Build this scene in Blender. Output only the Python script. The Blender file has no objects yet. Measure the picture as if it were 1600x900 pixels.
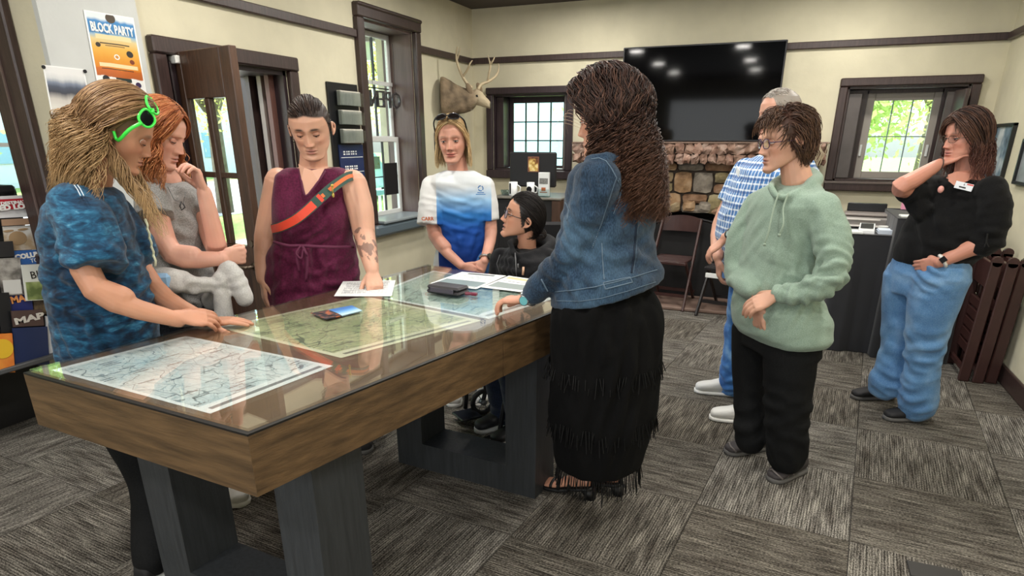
import bpy, bmesh, math, random
import numpy as np
from mathutils import Vector, Matrix
random.seed(7); RNG = np.random.RandomState(11)
sc = bpy.context.scene
COL = sc.collection
PI = math.pi
rad = math.radians

# ---------------------------------------------------------------- camera
CAMH = 1.52
YAW, PITCH = rad(22.19), rad(20.97)
cd = bpy.data.cameras.new('camera'); cam = bpy.data.objects.new('camera', cd); COL.objects.link(cam)
cam.location = (0, 0, CAMH)
cam.rotation_euler = (PI/2 - PITCH, 0, YAW)
cd.sensor_width = 36; cd.lens = 22.5; cd.shift_y = 150/1600; cd.clip_start = 0.05; cd.clip_end = 300
sc.camera = cam

# ---------------------------------------------------------------- world, sun, room lights, exposure
w = bpy.data.worlds.new('sky'); sc.world = w; w.use_nodes = True
nt = w.node_tree; bg = nt.nodes['Background']
sky = nt.nodes.new('ShaderNodeTexSky'); sky.sky_type = 'NISHITA'; sky.sun_disc = False
sky.sun_elevation = rad(50); sky.sun_rotation = rad(200); sky.air_density = 1; sky.dust_density = 2.5
nt.links.new(sky.outputs[0], bg.inputs[0]); bg.inputs[1].default_value = 1.1
sd = bpy.data.lights.new('sun', 'SUN'); sd.energy = 14; sd.angle = rad(1.5); sd.color = (1, .95, .86)
so = bpy.data.objects.new('sun', sd); COL.objects.link(so); so.rotation_euler = (rad(42), 0, rad(-155))
LAMPS = [(-2.3, -.6), (-.8, -.6), (.7, -.6), (-2.3, 1.1), (-.8, 1.1), (.7, 1.1), (-2.3, 2.9), (-.8, 2.9), (.7, 2.9),
         (-2.3, 4.6), (-.8, 4.6), (.7, 4.6), (-1.9, 6.0), (.3, 6.0)]
for i, (x, y) in enumerate(LAMPS):
    ld = bpy.data.lights.new('downlight', 'AREA'); ld.shape = 'DISK'; ld.size = .2; ld.energy = 20; ld.color = (1, .96, .89)
    lo = bpy.data.objects.new('downlight', ld); COL.objects.link(lo); lo.location = (x, y, 2.725)
# added area light, out of view: soft fill from behind the camera
def fill_light(loc, rot, sx, sy, e, col=(.93, .97, 1)):
    ld = bpy.data.lights.new('soft_fill', 'AREA'); ld.shape = 'RECTANGLE'; ld.size = sx; ld.size_y = sy; ld.energy = e; ld.color = col
    lo = bpy.data.objects.new('soft_fill', ld); COL.objects.link(lo); lo.location = loc; lo.rotation_euler = rot
fill_light((-1.0, -2.35, 1.55), (rad(90), 0, 0), 3.2, 1.5, 75)
sc.view_settings.view_transform = 'Standard'; sc.view_settings.look = 'None'
sc.view_settings.exposure = 0.0; sc.view_settings.gamma = 1; sc.view_settings.use_curve_mapping = False
sc.cycles.max_bounces = 8; sc.cycles.diffuse_bounces = 4; sc.cycles.transparent_max_bounces = 16
sc.cycles.caustics_reflective = False; sc.cycles.caustics_refractive = False
sc.cycles.use_denoising = True
sc.cycles.sample_clamp_indirect = 6

# ---------------------------------------------------------------- photograph measurements -> places in the room
def _R():
    cy, sy, cp, sp = math.cos(YAW), math.sin(YAW), math.cos(PITCH), math.sin(PITCH)
    Rz = np.array([[cy, sy, 0], [-sy, cy, 0], [0, 0, 1]]); B = np.array([[1, 0, 0], [0, 0, -1], [0, 1, 0]])
    return np.array([[1, 0, 0], [0, cp, -sp], [0, sp, cp]]) @ B @ Rz
RM = _R()
def ray(x, y): return RM.T @ np.array([(x-800)/1000, (y-600)/1000, 1.0])
def at_z(x, y, z): r = ray(x, y); t = (z-CAMH)/r[2]; return np.array([r[0]*t, r[1]*t, z])
def at_y(x, y, Y): r = ray(x, y); t = Y/r[1]; return np.array([r[0]*t, Y, CAMH+r[2]*t])
def at_x(x, y, X): r = ray(x, y); t = X/r[0]; return np.array([X, r[1]*t, CAMH+r[2]*t])

# ---------------------------------------------------------------- materials
def lin(c):
    if isinstance(c, str):
        c = [int(c[i:i+2], 16)/255 for i in (0, 2, 4)]
    return tuple(v/12.92 if v <= .04045 else ((v+.055)/1.055)**2.4 for v in c[:3]) + (1,)
MATS = {}
def nodes(m): return m.node_tree.nodes, m.node_tree.links
def mat(name, col, rough=.6, metal=0, noise=0, nscale=20, bump=0, bscale=60, coat=0, spec=.5, nstretch=None, trans=0, sheen=0, sss=0):
    """plain procedural surface: base colour, a little colour noise, fine relief"""
    if name in MATS: return MATS[name]
    m = bpy.data.materials.new(name); m.use_nodes = True; MATS[name] = m
    N, L = nodes(m); b = N['Principled BSDF']
    b.inputs['Base Color'].default_value = lin(col); b.inputs['Roughness'].default_value = rough; b.inputs['Metallic'].default_value = metal
    b.inputs['Specular IOR Level'].default_value = spec
    if coat: b.inputs['Coat Weight'].default_value = coat; b.inputs['Coat Roughness'].default_value = .05
    if sheen: b.inputs['Sheen Weight'].default_value = sheen
    if sss:
        b.inputs['Subsurface Weight'].default_value = sss; b.inputs['Subsurface Radius'].default_value = (.01, .004, .002)
    tc = N.new('ShaderNodeTexCoord'); mp = N.new('ShaderNodeMapping'); L.new(tc.outputs['Object'], mp.inputs[0])
    if nstretch: mp.inputs['Scale'].default_value = nstretch
    if noise:
        n = N.new('ShaderNodeTexNoise'); n.inputs['Scale'].default_value = nscale; n.inputs['Detail'].default_value = 4; L.new(mp.outputs[0], n.inputs[0])
        mr = N.new('ShaderNodeMapRange'); mr.inputs[1].default_value = .3; mr.inputs[2].default_value = .7
        mr.inputs[3].default_value = 1-noise; mr.inputs[4].default_value = 1+noise; L.new(n.outputs[0], mr.inputs[0])
        h = N.new('ShaderNodeMixRGB'); h.blend_type = 'MULTIPLY'; h.inputs[0].default_value = 1; h.inputs[1].default_value = lin(col)
        L.new(mr.outputs[0], h.inputs[2]); L.new(h.outputs[0], b.inputs['Base Color'])
    if bump:
        n = N.new('ShaderNodeTexNoise'); n.inputs['Scale'].default_value = bscale; n.inputs['Detail'].default_value = 5; L.new(mp.outputs[0], n.inputs[0])
        bp = N.new('ShaderNodeBump'); bp.inputs['Strength'].default_value = bump; bp.inputs['Distance'].default_value = .01
        L.new(n.outputs[0], bp.inputs['Height']); L.new(bp.outputs[0], b.inputs['Normal'])
    return m
def ramp_mat(name, build, rough=.6, **k):
    """material whose base colour comes from build(N, L, texcoord) -> colour socket"""
    m = mat(name, 'ffffff', rough, **k); N, L = nodes(m); tc = [n for n in N if n.type == 'TEX_COORD'][0]
    s = build(N, L, tc); L.new(s, N['Principled BSDF'].inputs['Base Color']); return m
def ramp(N, L, src, stops, interp='LINEAR'):
    r = N.new('ShaderNodeValToRGB'); L.new(src, r.inputs[0]); e = r.color_ramp.elements; r.color_ramp.interpolation = interp
    while len(e) < len(stops): e.new(.5)
    for i, (p, c) in enumerate(stops): e[i].position = p; e[i].color = lin(c)
    return r.outputs[0]
def math_n(N, L, op, a, b=None):
    n = N.new('ShaderNodeMath'); n.operation = op
    for i, v in enumerate((a, b)):
        if v is None: continue
        if isinstance(v, (int, float)): n.inputs[i].default_value = v
        else: L.new(v, n.inputs[i])
    return n.outputs[0]
def mixc(N, L, f, a, b, mode='MIX'):
    n = N.new('ShaderNodeMixRGB'); n.blend_type = mode
    for i, v in enumerate((f, a, b)):
        if isinstance(v, (int, float)): n.inputs[i].default_value = v
        elif isinstance(v, (str, tuple)): n.inputs[i].default_value = lin(v)
        else: L.new(v, n.inputs[i])
    return n.outputs[0]
def noise_n(N, L, vec, scale, detail=3, stretch=None, dist=0):
    mp = N.new('ShaderNodeMapping'); L.new(vec, mp.inputs[0])
    if stretch: mp.inputs['Scale'].default_value = stretch
    n = N.new('ShaderNodeTexNoise'); n.inputs['Scale'].default_value = scale; n.inputs['Detail'].default_value = detail
    n.inputs['Distortion'].default_value = dist; L.new(mp.outputs[0], n.inputs[0]); return n.outputs[0]
def emis(name, col, s):
    m = bpy.data.materials.new(name); m.use_nodes = True; N, L = nodes(m); b = N['Principled BSDF']
    b.inputs['Base Color'].default_value = lin(col); b.inputs['Emission Color'].default_value = lin(col); b.inputs['Emission Strength'].default_value = s; MATS[name] = m; return m
def glass(name, tint='f4fbfa', refl=1.0, ior=1.5):
    m = bpy.data.materials.new(name); m.use_nodes = True; MATS[name] = m
    N, L = nodes(m); N.remove(N['Principled BSDF']); out = N['Material Output']
    t = N.new('ShaderNodeBsdfTransparent'); t.inputs[0].default_value = lin(tint)
    g = N.new('ShaderNodeBsdfGlossy'); g.inputs['Roughness'].default_value = .01; g.inputs[0].default_value = (refl, refl, refl, 1)
    f = N.new('ShaderNodeFresnel'); ge = N.new('ShaderNodeNewGeometry'); mr = N.new('ShaderNodeMapRange')
    mr.inputs[3].default_value = ior; mr.inputs[4].default_value = 1/ior; L.new(ge.outputs['Backfacing'], mr.inputs[0]); L.new(mr.outputs[0], f.inputs[0])
    mx = N.new('ShaderNodeMixShader'); L.new(f.outputs[0], mx.inputs[0]); L.new(t.outputs[0], mx.inputs[1]); L.new(g.outputs[0], mx.inputs[2]); L.new(mx.outputs[0], out.inputs[0])
    return m

# ---------------------------------------------------------------- mesh helpers
def link(name, me, m=None, parent=None):
    o = bpy.data.objects.new(name, me); COL.objects.link(o)
    if m is not None:
        for mm in (m if isinstance(m, (list, tuple)) else [m]): me.materials.append(mm)
    if parent is not None: o.parent = parent
    return o
def tag(o, label=None, cat=None, group=None, kind=None):
    if label: o['label'] = label
    if cat: o['category'] = cat
    if group: o['group'] = group
    if kind: o['kind'] = kind
    return o
def empty(name, loc=(0, 0, 0), rz=0, label=None, cat=None, group=None, kind=None):
    o = bpy.data.objects.new(name, None); COL.objects.link(o); o.location = loc; o.rotation_euler = (0, 0, rz); o.empty_display_size = .05
    return tag(o, label, cat, group, kind)
class MB:
    """collects shapes and links them as ONE mesh object"""
    def __init__(s): s.v = []; s.f = []; s.m = []; s.mi = 0
    def add(s, v, f):
        n = len(s.v); s.v += [tuple(map(float, p)) for p in v]; s.f += [tuple(i+n for i in q) for q in f]; s.m += [s.mi]*len(f); return s
    def box(s, a, b, c=.0):
        (x0, y0, z0), (x1, y1, z1) = [min(p, q) for p, q in zip(a, b)], [max(p, q) for p, q in zip(a, b)]
        c = min(c, (x1-x0)*.45, (y1-y0)*.45, (z1-z0)*.45)
        if c <= 0:
            v = [(x, y, z) for z in (z0, z1) for y in (y0, y1) for x in (x0, x1)]
            return s.add(v, [(0, 2, 3, 1), (4, 5, 7, 6), (0, 1, 5, 4), (2, 6, 7, 3), (0, 4, 6, 2), (1, 3, 7, 5)])
        bm = bmesh.new(); bmesh.ops.create_cube(bm, size=1)
        for q in bm.verts: q.co = Vector(((x0+x1)/2+q.co.x*(x1-x0), (y0+y1)/2+q.co.y*(y1-y0), (z0+z1)/2+q.co.z*(z1-z0)))
        bmesh.ops.bevel(bm, geom=bm.edges[:], offset=c, segments=1, affect='EDGES')
        bm.verts.index_update(); s.add([q.co for q in bm.verts], [[q.index for q in f.verts] for f in bm.faces]); bm.free(); return s
    def obox(s, p, q, w, t, up=(0, 0, 1), c=0):
        """bar from p to q, width w (sideways) and thickness t"""
        p, q = Vector(p), Vector(q); d = (q-p); l = d.length; d.normalize(); r = d.cross(Vector(up)); r = r.normalized() if r.length > 1e-6 else Vector((1, 0, 0)); u = r.cross(d)
        k = MB().box((-w/2, 0, -t/2), (w/2, l, t/2), c)
        return s.add([p + r*x + d*y + u*z for x, y, z in k.v], k.f)
    def prism(s, pts, z0, z1):
        n = len(pts); v = [(x, y, z0) for x, y in pts]+[(x, y, z1) for x, y in pts]
        return s.add(v, [tuple(range(n))[::-1], tuple(range(n, 2*n))]+[(i, (i+1) % n, n+(i+1) % n, n+i) for i in range(n)])
    def tube(s, pts, r, n=8, cap=True):
        pts = [Vector(p) for p in pts]; rs = r if isinstance(r, (list, tuple, np.ndarray)) else [r]*len(pts)
        base = len(s.v); up = None; vs = []
        for i, p in enumerate(pts):
            d = (pts[min(i+1, len(pts)-1)]-pts[max(i-1, 0)]).normalized()
            if up is None: up = Vector((0, 0, 1)) if abs(d.z) < .9 else Vector((1, 0, 0))
            a = d.cross(up).normalized(); up = a.cross(d).normalized()
            for k in range(n):
                t = 2*PI*k/n; vs.append(p + a*math.cos(t)*rs[i] + up*math.sin(t)*rs[i])
        f = [(i*n+k, i*n+(k+1) % n, (i+1)*n+(k+1) % n, (i+1)*n+k) for i in range(len(pts)-1) for k in range(n)]
        if cap: f += [tuple(range(n))[::-1], tuple(range((len(pts)-1)*n, len(pts)*n))]
        return s.add(vs, f)
    def cyl(s, c, r, h, n=20, ax=2, r2=None):
        d = [0, 0, 0]; d[ax] = h; c = Vector(c); return s.tube([c, c+Vector(d)], [r, r if r2 is None else r2], n)
    def lathe(s, prof, c=(0, 0, 0), n=24):
        v = []; f = []
        for r, z in prof: v += [(c[0]+r*math.cos(2*PI*k/n), c[1]+r*math.sin(2*PI*k/n), c[2]+z) for k in range(n)]
        for i in range(len(prof)-1): f += [(i*n+k, i*n+(k+1) % n, (i+1)*n+(k+1) % n, (i+1)*n+k) for k in range(n)]
        f += [tuple(range(n))[::-1], tuple(range((len(prof)-1)*n, len(prof)*n))]
        return s.add(v, f)
    def ell(s, c, r, n=16, m=10, R=None):
        v = []; f = []
        for i in range(m+1):
            a = PI*i/m
            for k in range(n):
                p = np.array([r[0]*math.sin(a)*math.cos(2*PI*k/n), r[1]*math.sin(a)*math.sin(2*PI*k/n), -r[2]*math.cos(a)])
                if R is not None: p = R @ p
                v.append(p+np.array(c))
        for i in range(m): f += [(i*n+k, i*n+(k+1) % n, (i+1)*n+(k+1) % n, (i+1)*n+k) for k in range(n)]
        return s.add(v, f)
    def quad(s, a, b, c, d): return s.add([a, b, c, d], [(0, 1, 2, 3)])
    def mesh(s, name, smooth=False):
        me = bpy.data.meshes.new(name); me.from_pydata(s.v, [], s.f); me.validate()
        if smooth: me.polygons.foreach_set('use_smooth', [True]*len(me.polygons))
        me.update(); return me
    def build(s, name, m, parent=None, smooth=False, loc=None):
        me = s.mesh(name, smooth); o = link(name, me, m, parent)
        if isinstance(m, (list, tuple)) and len(me.polygons) == len(s.m): me.polygons.foreach_set('material_index', s.m)
        if loc is not None: o.location = loc
        return o
def copy_tree(o, parent=None):
    c = o.copy(); COL.objects.link(c); c.parent = parent
    for ch in list(o.children): copy_tree(ch, c)
    return c
def text(name, body, size, m, parent, loc, rot=(PI/2, 0, 0), depth=.0008, mirror=False, width=None, bold=0, align='CENTER'):
    cu = bpy.data.curves.new(name, 'FONT'); cu.body = body; cu.size = size; cu.extrude = depth; cu.align_x = align; cu.align_y = 'CENTER'; cu.offset = bold; cu.resolution_u = 2
    t = bpy.data.objects.new(name, cu); COL.objects.link(t); bpy.context.view_layer.update()
    me = bpy.data.meshes.new_from_object(t.evaluated_get(bpy.context.evaluated_depsgraph_get())); bpy.data.objects.remove(t)
    if len(me.vertices):
        co = np.empty(len(me.vertices)*3); me.vertices.foreach_get('co', co); co = co.reshape(-1, 3)
        if width: co[:, 0] *= width/max(1e-6, np.ptp(co[:, 0]))
        if mirror: co[:, 0] *= -1
        me.vertices.foreach_set('co', co.ravel())
    me.materials.clear(); me.name = name
    o = link(name, me, m, parent); o.location = loc; o.rotation_euler = rot; return o
# ================================================================= room shell
LX, RX, BY, FY, CZ = -3.245, 1.52, 6.85, -2.6, 2.77
TH = .38
def world_child(o, root): o.parent = root; o.matrix_parent_inverse = Matrix.Translation(-Vector(root.location)); return o

plaster = mat('plaster_cream', 'd3ccb2', .85, noise=.07, nscale=3, bump=.8, bscale=7)
plaster_grey = mat('plaster_grey', 'c9cbc8', .85, noise=.04, nscale=5, bump=.3, bscale=12)
plaster_white = mat('plaster_white', 'dfe3da', .85, noise=.03, nscale=5, bump=.2, bscale=12)
darkwood = mat('dark_stained_trim', '3b2c29', .38, noise=.3, nscale=14, nstretch=(6, 6, .6), bump=.15, bscale=40)
darkwood2 = mat('dark_stained_panel', '32262a', .42, noise=.25, nscale=10, nstretch=(5, 5, .5))
doorwood = mat('door_brown_wood', '4b3426', .4, noise=.35, nscale=9, nstretch=(6, 6, .6), bump=.2, bscale=30)
taupe = mat('taupe_sash', '9b948c', .45)
whitesash = mat('white_sash', 'dcdedb', .4)
blackmetal = mat('black_metal', '17171a', .4, metal=.3)
pane_m = glass('window_glass', 'f4fbfa')

def wall(name, axis, p0, p1, u0, u1, z0, z1, holes, m):
    us = sorted({u0, u1}|{h[0] for h in holes}|{h[1] for h in holes}); zs = sorted({z0, z1}|{h[2] for h in holes}|{h[3] for h in holes})
    k = MB()
    for i in range(len(us)-1):
        for j in range(len(zs)-1):
            uc, zc = (us[i]+us[i+1])/2, (zs[j]+zs[j+1])/2
            if any(h[0] < uc < h[1] and h[2] < zc < h[3] for h in holes): continue
            a, b = ((p0, us[i], zs[j]), (p1, us[i+1], zs[j+1])) if axis == 'x' else ((us[i], p0, zs[j]), (us[i+1], p1, zs[j+1]))
            k.box(a, b)
    o = k.build(name, m); o['kind'] = 'structure'; return o
DOOR = (2.89, 3.88, 0, 1.95); WIN = (4.80, 5.59, .83, 2.40); 
BWL = (-3.01, -2.176, 1.20, 1.955); BWR = (.40, 1.322, 1.16, 1.945)
wall('wall_left', 'x', LX-TH, LX, 2.24, BY+TH, 0, CZ, [DOOR, WIN], plaster)
BX = -4.4; WIN0 = (-4.30, -3.60, .95, 2.5)
wall('wall_bay', 'x', BX-.2, BX, FY, 2.24, 0, CZ, [], plaster)
wall('wall_bay_end', 'y', 2.24, 2.34, BX, LX-TH, 0, CZ, [WIN0], plaster)
wall('wall_back', 'y', BY, BY+TH, LX, RX, 0, CZ, [BWL, BWR], plaster)
wall('wall_right', 'x', RX, RX+.2, FY, BY+TH, 0, CZ, [], plaster)
wall('wall_front', 'y', FY-.2, FY, BX, RX, 0, CZ, [], plaster)
o = MB().box((BX-.2, FY-.2, CZ), (RX+.2, BY+TH, CZ+.12)).build('ceiling', mat('ceiling_dark_boards', '3a2f2b', .6, noise=.2, nscale=6, nstretch=(.5, 8, 1))); o['kind'] = 'structure'
# the grey pier with the posters, beside the first window
o = MB().box((LX, 2.24, 0), (LX+.03, 2.76, CZ)).build('wall_pier', plaster_grey); o['kind'] = 'structure'

# floor: a slab and loose-laid square carpet tiles, every second one a quarter turn
def carpet(ax):
    def b(N, L, tc):
        st = (1, .05, 1) if ax == 0 else (.05, 1, 1)
        sx = N.new('ShaderNodeSeparateXYZ'); L.new(tc.outputs['Object'], sx.inputs[0])
        rib = math_n(N, L, 'SINE', math_n(N, L, 'MULTIPLY', sx.outputs[ax], 2*PI/.0105))
        ln = noise_n(N, L, tc.outputs['Object'], 130, 2, st)
        gr = noise_n(N, L, tc.outputs['Object'], 260, 2, (1, .4, 1) if ax == 0 else (.4, 1, 1))
        s = math_n(N, L, 'ADD', math_n(N, L, 'ADD', math_n(N, L, 'MULTIPLY', ln, .45), math_n(N, L, 'MULTIPLY', gr, .55)), math_n(N, L, 'MULTIPLY', rib, .045))
        c = ramp(N, L, s, [(.36, '3a3938'), (.46, '6f6d6a'), (.53, '9a9895'), (.64, 'd0ceca')])
        big = noise_n(N, L, tc.outputs['Object'], 7, 3, (3, .5, 1) if ax == 0 else (.5, 3, 1))
        tint = ramp(N, L, big, [(.35, 'a8a29b'), (.5, 'cfcbc4'), (.65, 'e6e2d9')])
        oi = N.new('ShaderNodeObjectInfo'); v = ramp(N, L, oi.outputs['Random'], [(0, 'd2cec8'), (1, 'ffffff')])
        return mixc(N, L, 1., mixc(N, L, 1., c, tint, 'MULTIPLY'), v, 'MULTIPLY')
    m = ramp_mat('carpet_%d' % ax, b, .95, bump=.8, bscale=160, nstretch=(1, .15, 1) if ax == 0 else (.15, 1, 1), spec=.1)
    return m
fl = MB().box((BX-.2, FY-.2, -.12), (RX+.2, BY+TH, -.006)).build('floor', mat('floor_slab', '3a3835', .9)); fl['kind'] = 'structure'
T = .612; th = rad(-6.0); ux, uy = np.array([math.cos(th), math.sin(th)]), np.array([-math.sin(th), math.cos(th)])
tiles = []
for ax in (0, 1):
    k = MB().box((-T/2+.0015, -T/2+.0015, -.007), (T/2-.0015, T/2-.0015, 0)); me = k.mesh('carpet_tile'); me.materials.append(carpet(ax)); tiles.append(me)
for i in range(-9, 5):
    for j in range(-8, 9):
        c = np.array([.5, 3.15]) + ux*(i+.5)*T + uy*(j+.5)*T
        if c[0] < -4.75 or (c[1] > 2.4 and c[0] < LX-.3) or c[0] > RX+.3 or c[1] < -1.6 or c[1] > BY+.3: continue
        o = bpy.data.objects.new('carpet_tile', tiles[(i+j) % 2]); COL.objects.link(o); o.parent = fl
        o.location = (c[0], c[1], 0); o.rotation_euler.z = th
# trim rails, baseboards
def trim(name, a, b): o = MB().box(a, b, .006).build(name, darkwood); o['kind'] = 'structure'; return o
trim('trim_1', (LX, 2.77, 2.25), (LX+.035, 4.71, 2.308)); trim('trim_2', (LX, 5.68, 2.25), (LX+.035, BY, 2.308))
trim('trim_3', (LX, BY-.035, 2.256), (RX, BY, 2.313)); trim('trim_4', (RX-.035, FY, 2.256), (RX, BY, 2.313))
trim('baseboard_left', (LX, 3.97, 0), (LX+.02, BY, .13)); trim('baseboard_right', (RX-.02, FY, 0), (RX, BY, .12)); trim('baseboard_back', (-3.2, BY-.02, 0), (RX, BY, .12))

# ---------------------------------------------------------------- windows and the doorway
def casing(name, axis, p, u0, u1, z0, z1, cw, m, parent, proud=.045, sill=True):
    """four boards round an opening, proud of the wall face p (towards the room)"""
    s = 1 if axis == 'x' else -1
    def bx(ua, ub, za, zb, pr=proud):
        a, b = ((p, ua, za), (p+pr, ub, zb)) if axis == 'x' else ((ua, p, za), (ub, p-pr, zb))
        return MB().box(a, b, .008).build('casing', m, parent)
    bx(u0-cw, u0, z0 if sill else 0, z1); bx(u1, u1+cw, z0 if sill else 0, z1); bx(u0-cw, u1+cw, z1, z1+cw, proud+.008)
    if sill: o = bx(u0-cw, u1+cw, z0-.085, z0, proud+.02); o.name = 'sill'
def lining(axis, p, d, u0, u1, z0, z1, m, parent, t=.018, sides='LRTB'):
    """boards lining the thickness of the wall"""
    def bx(ua, ub, za, zb, nm):
        a, b = ((p, ua, za), (p-d, ub, zb)) if axis == 'x' else ((ua, p, za), (ub, p+d, zb))
        MB().box(a, b).build(nm, m, parent)
    if 'L' in sides: bx(u0, u0+t, z0, z1, 'reveal_board')
    if 'R' in sides: bx(u1-t, u1, z0, z1, 'reveal_board')
    if 'T' in sides: bx(u0, u1, z1-t, z1, 'reveal_board')
    if 'B' in sides: bx(u0, u1, z0, z0+t, 'reveal_board')
def sash(axis, p, u0, u1, z0, z1, fr, cols, rows, m, mm, parent, bar=.012, depth=.03, name='sash', rowz=None):
    """a glazed frame; every pane its own piece"""
    def P(u, z, q): return (p+q, u, z) if axis == 'x' else (u, p+q, z)
    k = MB()
    for a, b, c, d in ((u0, u0+fr, z0, z1), (u1-fr, u1, z0, z1), (u0+fr, u1-fr, z0, z0+fr), (u0+fr, u1-fr, z1-fr, z1)): k.box(P(a, c, 0), P(b, d, depth), .004)
    s = k.build(name, m, parent)
    us = [u0+fr+(u1-u0-2*fr)*i/cols for i in range(cols+1)]; zs = rowz or [z0+fr+(z1-z0-2*fr)*i/rows for i in range(rows+1)]
    for u in us[1:-1]: MB().box(P(u-bar/2, z0+fr, depth*.15), P(u+bar/2, z1-fr, depth*.85)).build('muntin', mm, parent)
    for z in zs[1:-1]: MB().box(P(u0+fr, z-bar/2, depth*.2), P(u1-fr, z+bar/2, depth*.8)).build('muntin', mm, parent)
    for i in range(cols):
        for j in range(len(zs)-1):
            MB().box(P(us[i]+.001, zs[j]+.001, depth*.45), P(us[i+1]-.001, zs[j+1]-.001, depth*.55)).build('pane', pane_m, parent)
    return s
def struct(name):
    o = empty(name); o['kind'] = 'structure'; return o
# window_1: nearest, at the far left of the frame
w1 = struct('window_1')
for q, (a_, b_, c_, d_) in enumerate(((-3.60, -3.395, .86, 2.6), (-4.30, -3.395, .86, .95), (-4.30, -3.395, 2.5, 2.6))): MB().box((a_, 2.195, c_), (b_, 2.24, d_), .008).build('casing', darkwood, w1)
MB().box((-3.50, 2.188, .95), (-3.49, 2.196, 2.5)).build('highlight_strip', mat('casing_highlight', '6a5a56', .35), w1)  # paler strip: the highlight line on the casing, put in as colour
sash('y', 2.27, -4.28, -3.61, .97, 2.48, .05, 2, 3, whitesash, whitesash, w1, .02)
# window_2: tall sash window with the OPEN sign
w2 = struct('window_2'); casing('w', 'x', LX, *WIN, .088, darkwood, w2, proud=.05); lining('x', LX, .30, *WIN, mat('reveal_brown', '5c4a45', .5, noise=.2, nscale=8, nstretch=(4, 4, .5)), w2)
y0, y1, z0, z1 = WIN; zm = 1.50
sash('x', LX-.25, y0+.02, y1-.02, zm, z1-.02, .042, 3, 2, whitesash, blackmetal, w2, .008, name='upper_sash')
sash('x', LX-.21, y0+.02, y1-.02, z0+.02, zm+.035, .042, 3, 2, whitesash, blackmetal, w2, .008, name='lower_sash')
for zz in (1.98,): MB().box((LX-.225, y0+.03, zz-.016), (LX-.205, y1-.03, zz+.016)).build('meeting_bar', whitesash, w2)
MB().box((LX-.24, y0, z0-.0), (LX+.11, y1+.0, z0+.028), .008).build('inner_sill', mat('grey_sill', '8f989c', .35), w2)
MB().box((LX, y0-.1, z0-.1), (LX+.1, y1+.1, z0-.004), .02).build('sill', mat('blue_grey_sill', '5d6a72', .4), w2)
MB().box((LX, y0-.09, 2.47), (LX+.07, y1+.09, 2.50), .01).build('head_moulding', darkwood, w2)
# doorway
d1 = struct('door_1'); casing('d', 'x', LX, *DOOR, .085, darkwood, d1, sill=False); lining('x', LX, TH, *DOOR, darkwood2, d1, .03, 'LRT')
for q, (xx, tt) in enumerate(((-.12, .05), (-.2, .035), (-.28, .06))):   # stepped rebates of the far jamb
    MB().box((LX+xx, DOOR[1]-.03-tt, 0), (LX+xx+.035, DOOR[1]-.03, DOOR[3])).build('jamb_strip', [mat('jamb_red_brown', '6d4a42', .5), mat('jamb_pale', '9a8f88', .5), darkwood][q], d1)
MB().box((LX-.02, DOOR[1]-.012-.2, 0.02), (LX-.01, DOOR[1]-.03, DOOR[3]-.06)).build('side_panel', darkwood2, d1) if False else None
MB().box((LX-TH, DOOR[0], -.005), (LX, DOOR[1], .02)).build('threshold', mat('grey_stone_threshold', '77736c', .7), d1)
# inner folded leaf (solid, dark) on the near side
MB().box((LX-.25, DOOR[0]+.03, .03), (LX+.02, DOOR[0]+.07, DOOR[3]-.03), .006).build('folded_leaf', darkwood2, d1)

# open glazed leaf: hinged on the near jamb, swung into the room
hin = Vector((LX-.02, DOOR[0]+.10, .012)); lw, lh, lt = .565, 1.955, .045
leaf = empty('door_2', hin, math.atan2(-.125, .55)); leaf['kind'] = 'structure'
k = MB(); st = .095
gz0, gz1 = .93, lh-.24
k.box((0, -lt/2, 0), (st, lt/2, lh), .004); k.box((lw-st, -lt/2, 0), (lw, lt/2, lh), .004)
k.box((st, -lt/2, gz1), (lw-st, lt/2, lh), .004); k.box((st, -lt/2, gz0-.12), (lw-st, lt/2, gz0), .004); k.box((st, -lt/2, 0), (lw-st, lt/2, .2), .004)
k.build('leaf_frame', doorwood, leaf)
um = (st+lw-st)/2
MB().box((um-.022, -lt*.4, gz0), (um+.022, lt*.4, gz1), .004).build('muntin', doorwood, leaf)
zmid = gz0+(gz1-gz0)*.49
for a, b in ((st, um-.022), (um+.022, lw-st)): MB().box((a, -lt*.35, zmid-.015), (b, lt*.35, zmid+.015), .004).build('muntin', doorwood, leaf)
for a, b in ((st, um-.022), (um+.022, lw-st)):
    for c, d in ((gz0, zmid-.015), (zmid+.015, gz1)): MB().box((a+.001, -.003, c+.001), (b-.001, .003, d-.001)).build('pane', pane_m, leaf)
MB().box((st+.002, -.012, .2), (lw-st-.002, .012, gz0-.12)).build('leaf_panel', mat('door_panel_plank', '3f2a20', .45, noise=.4, nscale=9, nstretch=(6, 6, .6)), leaf)
MB().box((.0, -.05, lh-.06), (.10, -.02, lh-.02), .004).build('closer_bracket', mat('white_bracket', 'e6e6e0', .4), leaf)
h = MB().tube([(lw-.045, -lt/2, .82), (lw-.045, -lt/2-.05, .82)], .011).tube([(lw-.045, -lt/2-.05, .82), (lw-.16, -lt/2-.055, .815)], .009).cyl((lw-.045, -lt/2-.006, .82), .026, .006, ax=1)
h.build('door_handle', mat('aged_brass', '6f6355', .35, metal=.8), leaf, True)
MB().cyl((lw-.045, -lt/2-.008, .95), .02, .01, ax=1).build('lock_rose', MATS['aged_brass'], leaf)

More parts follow.
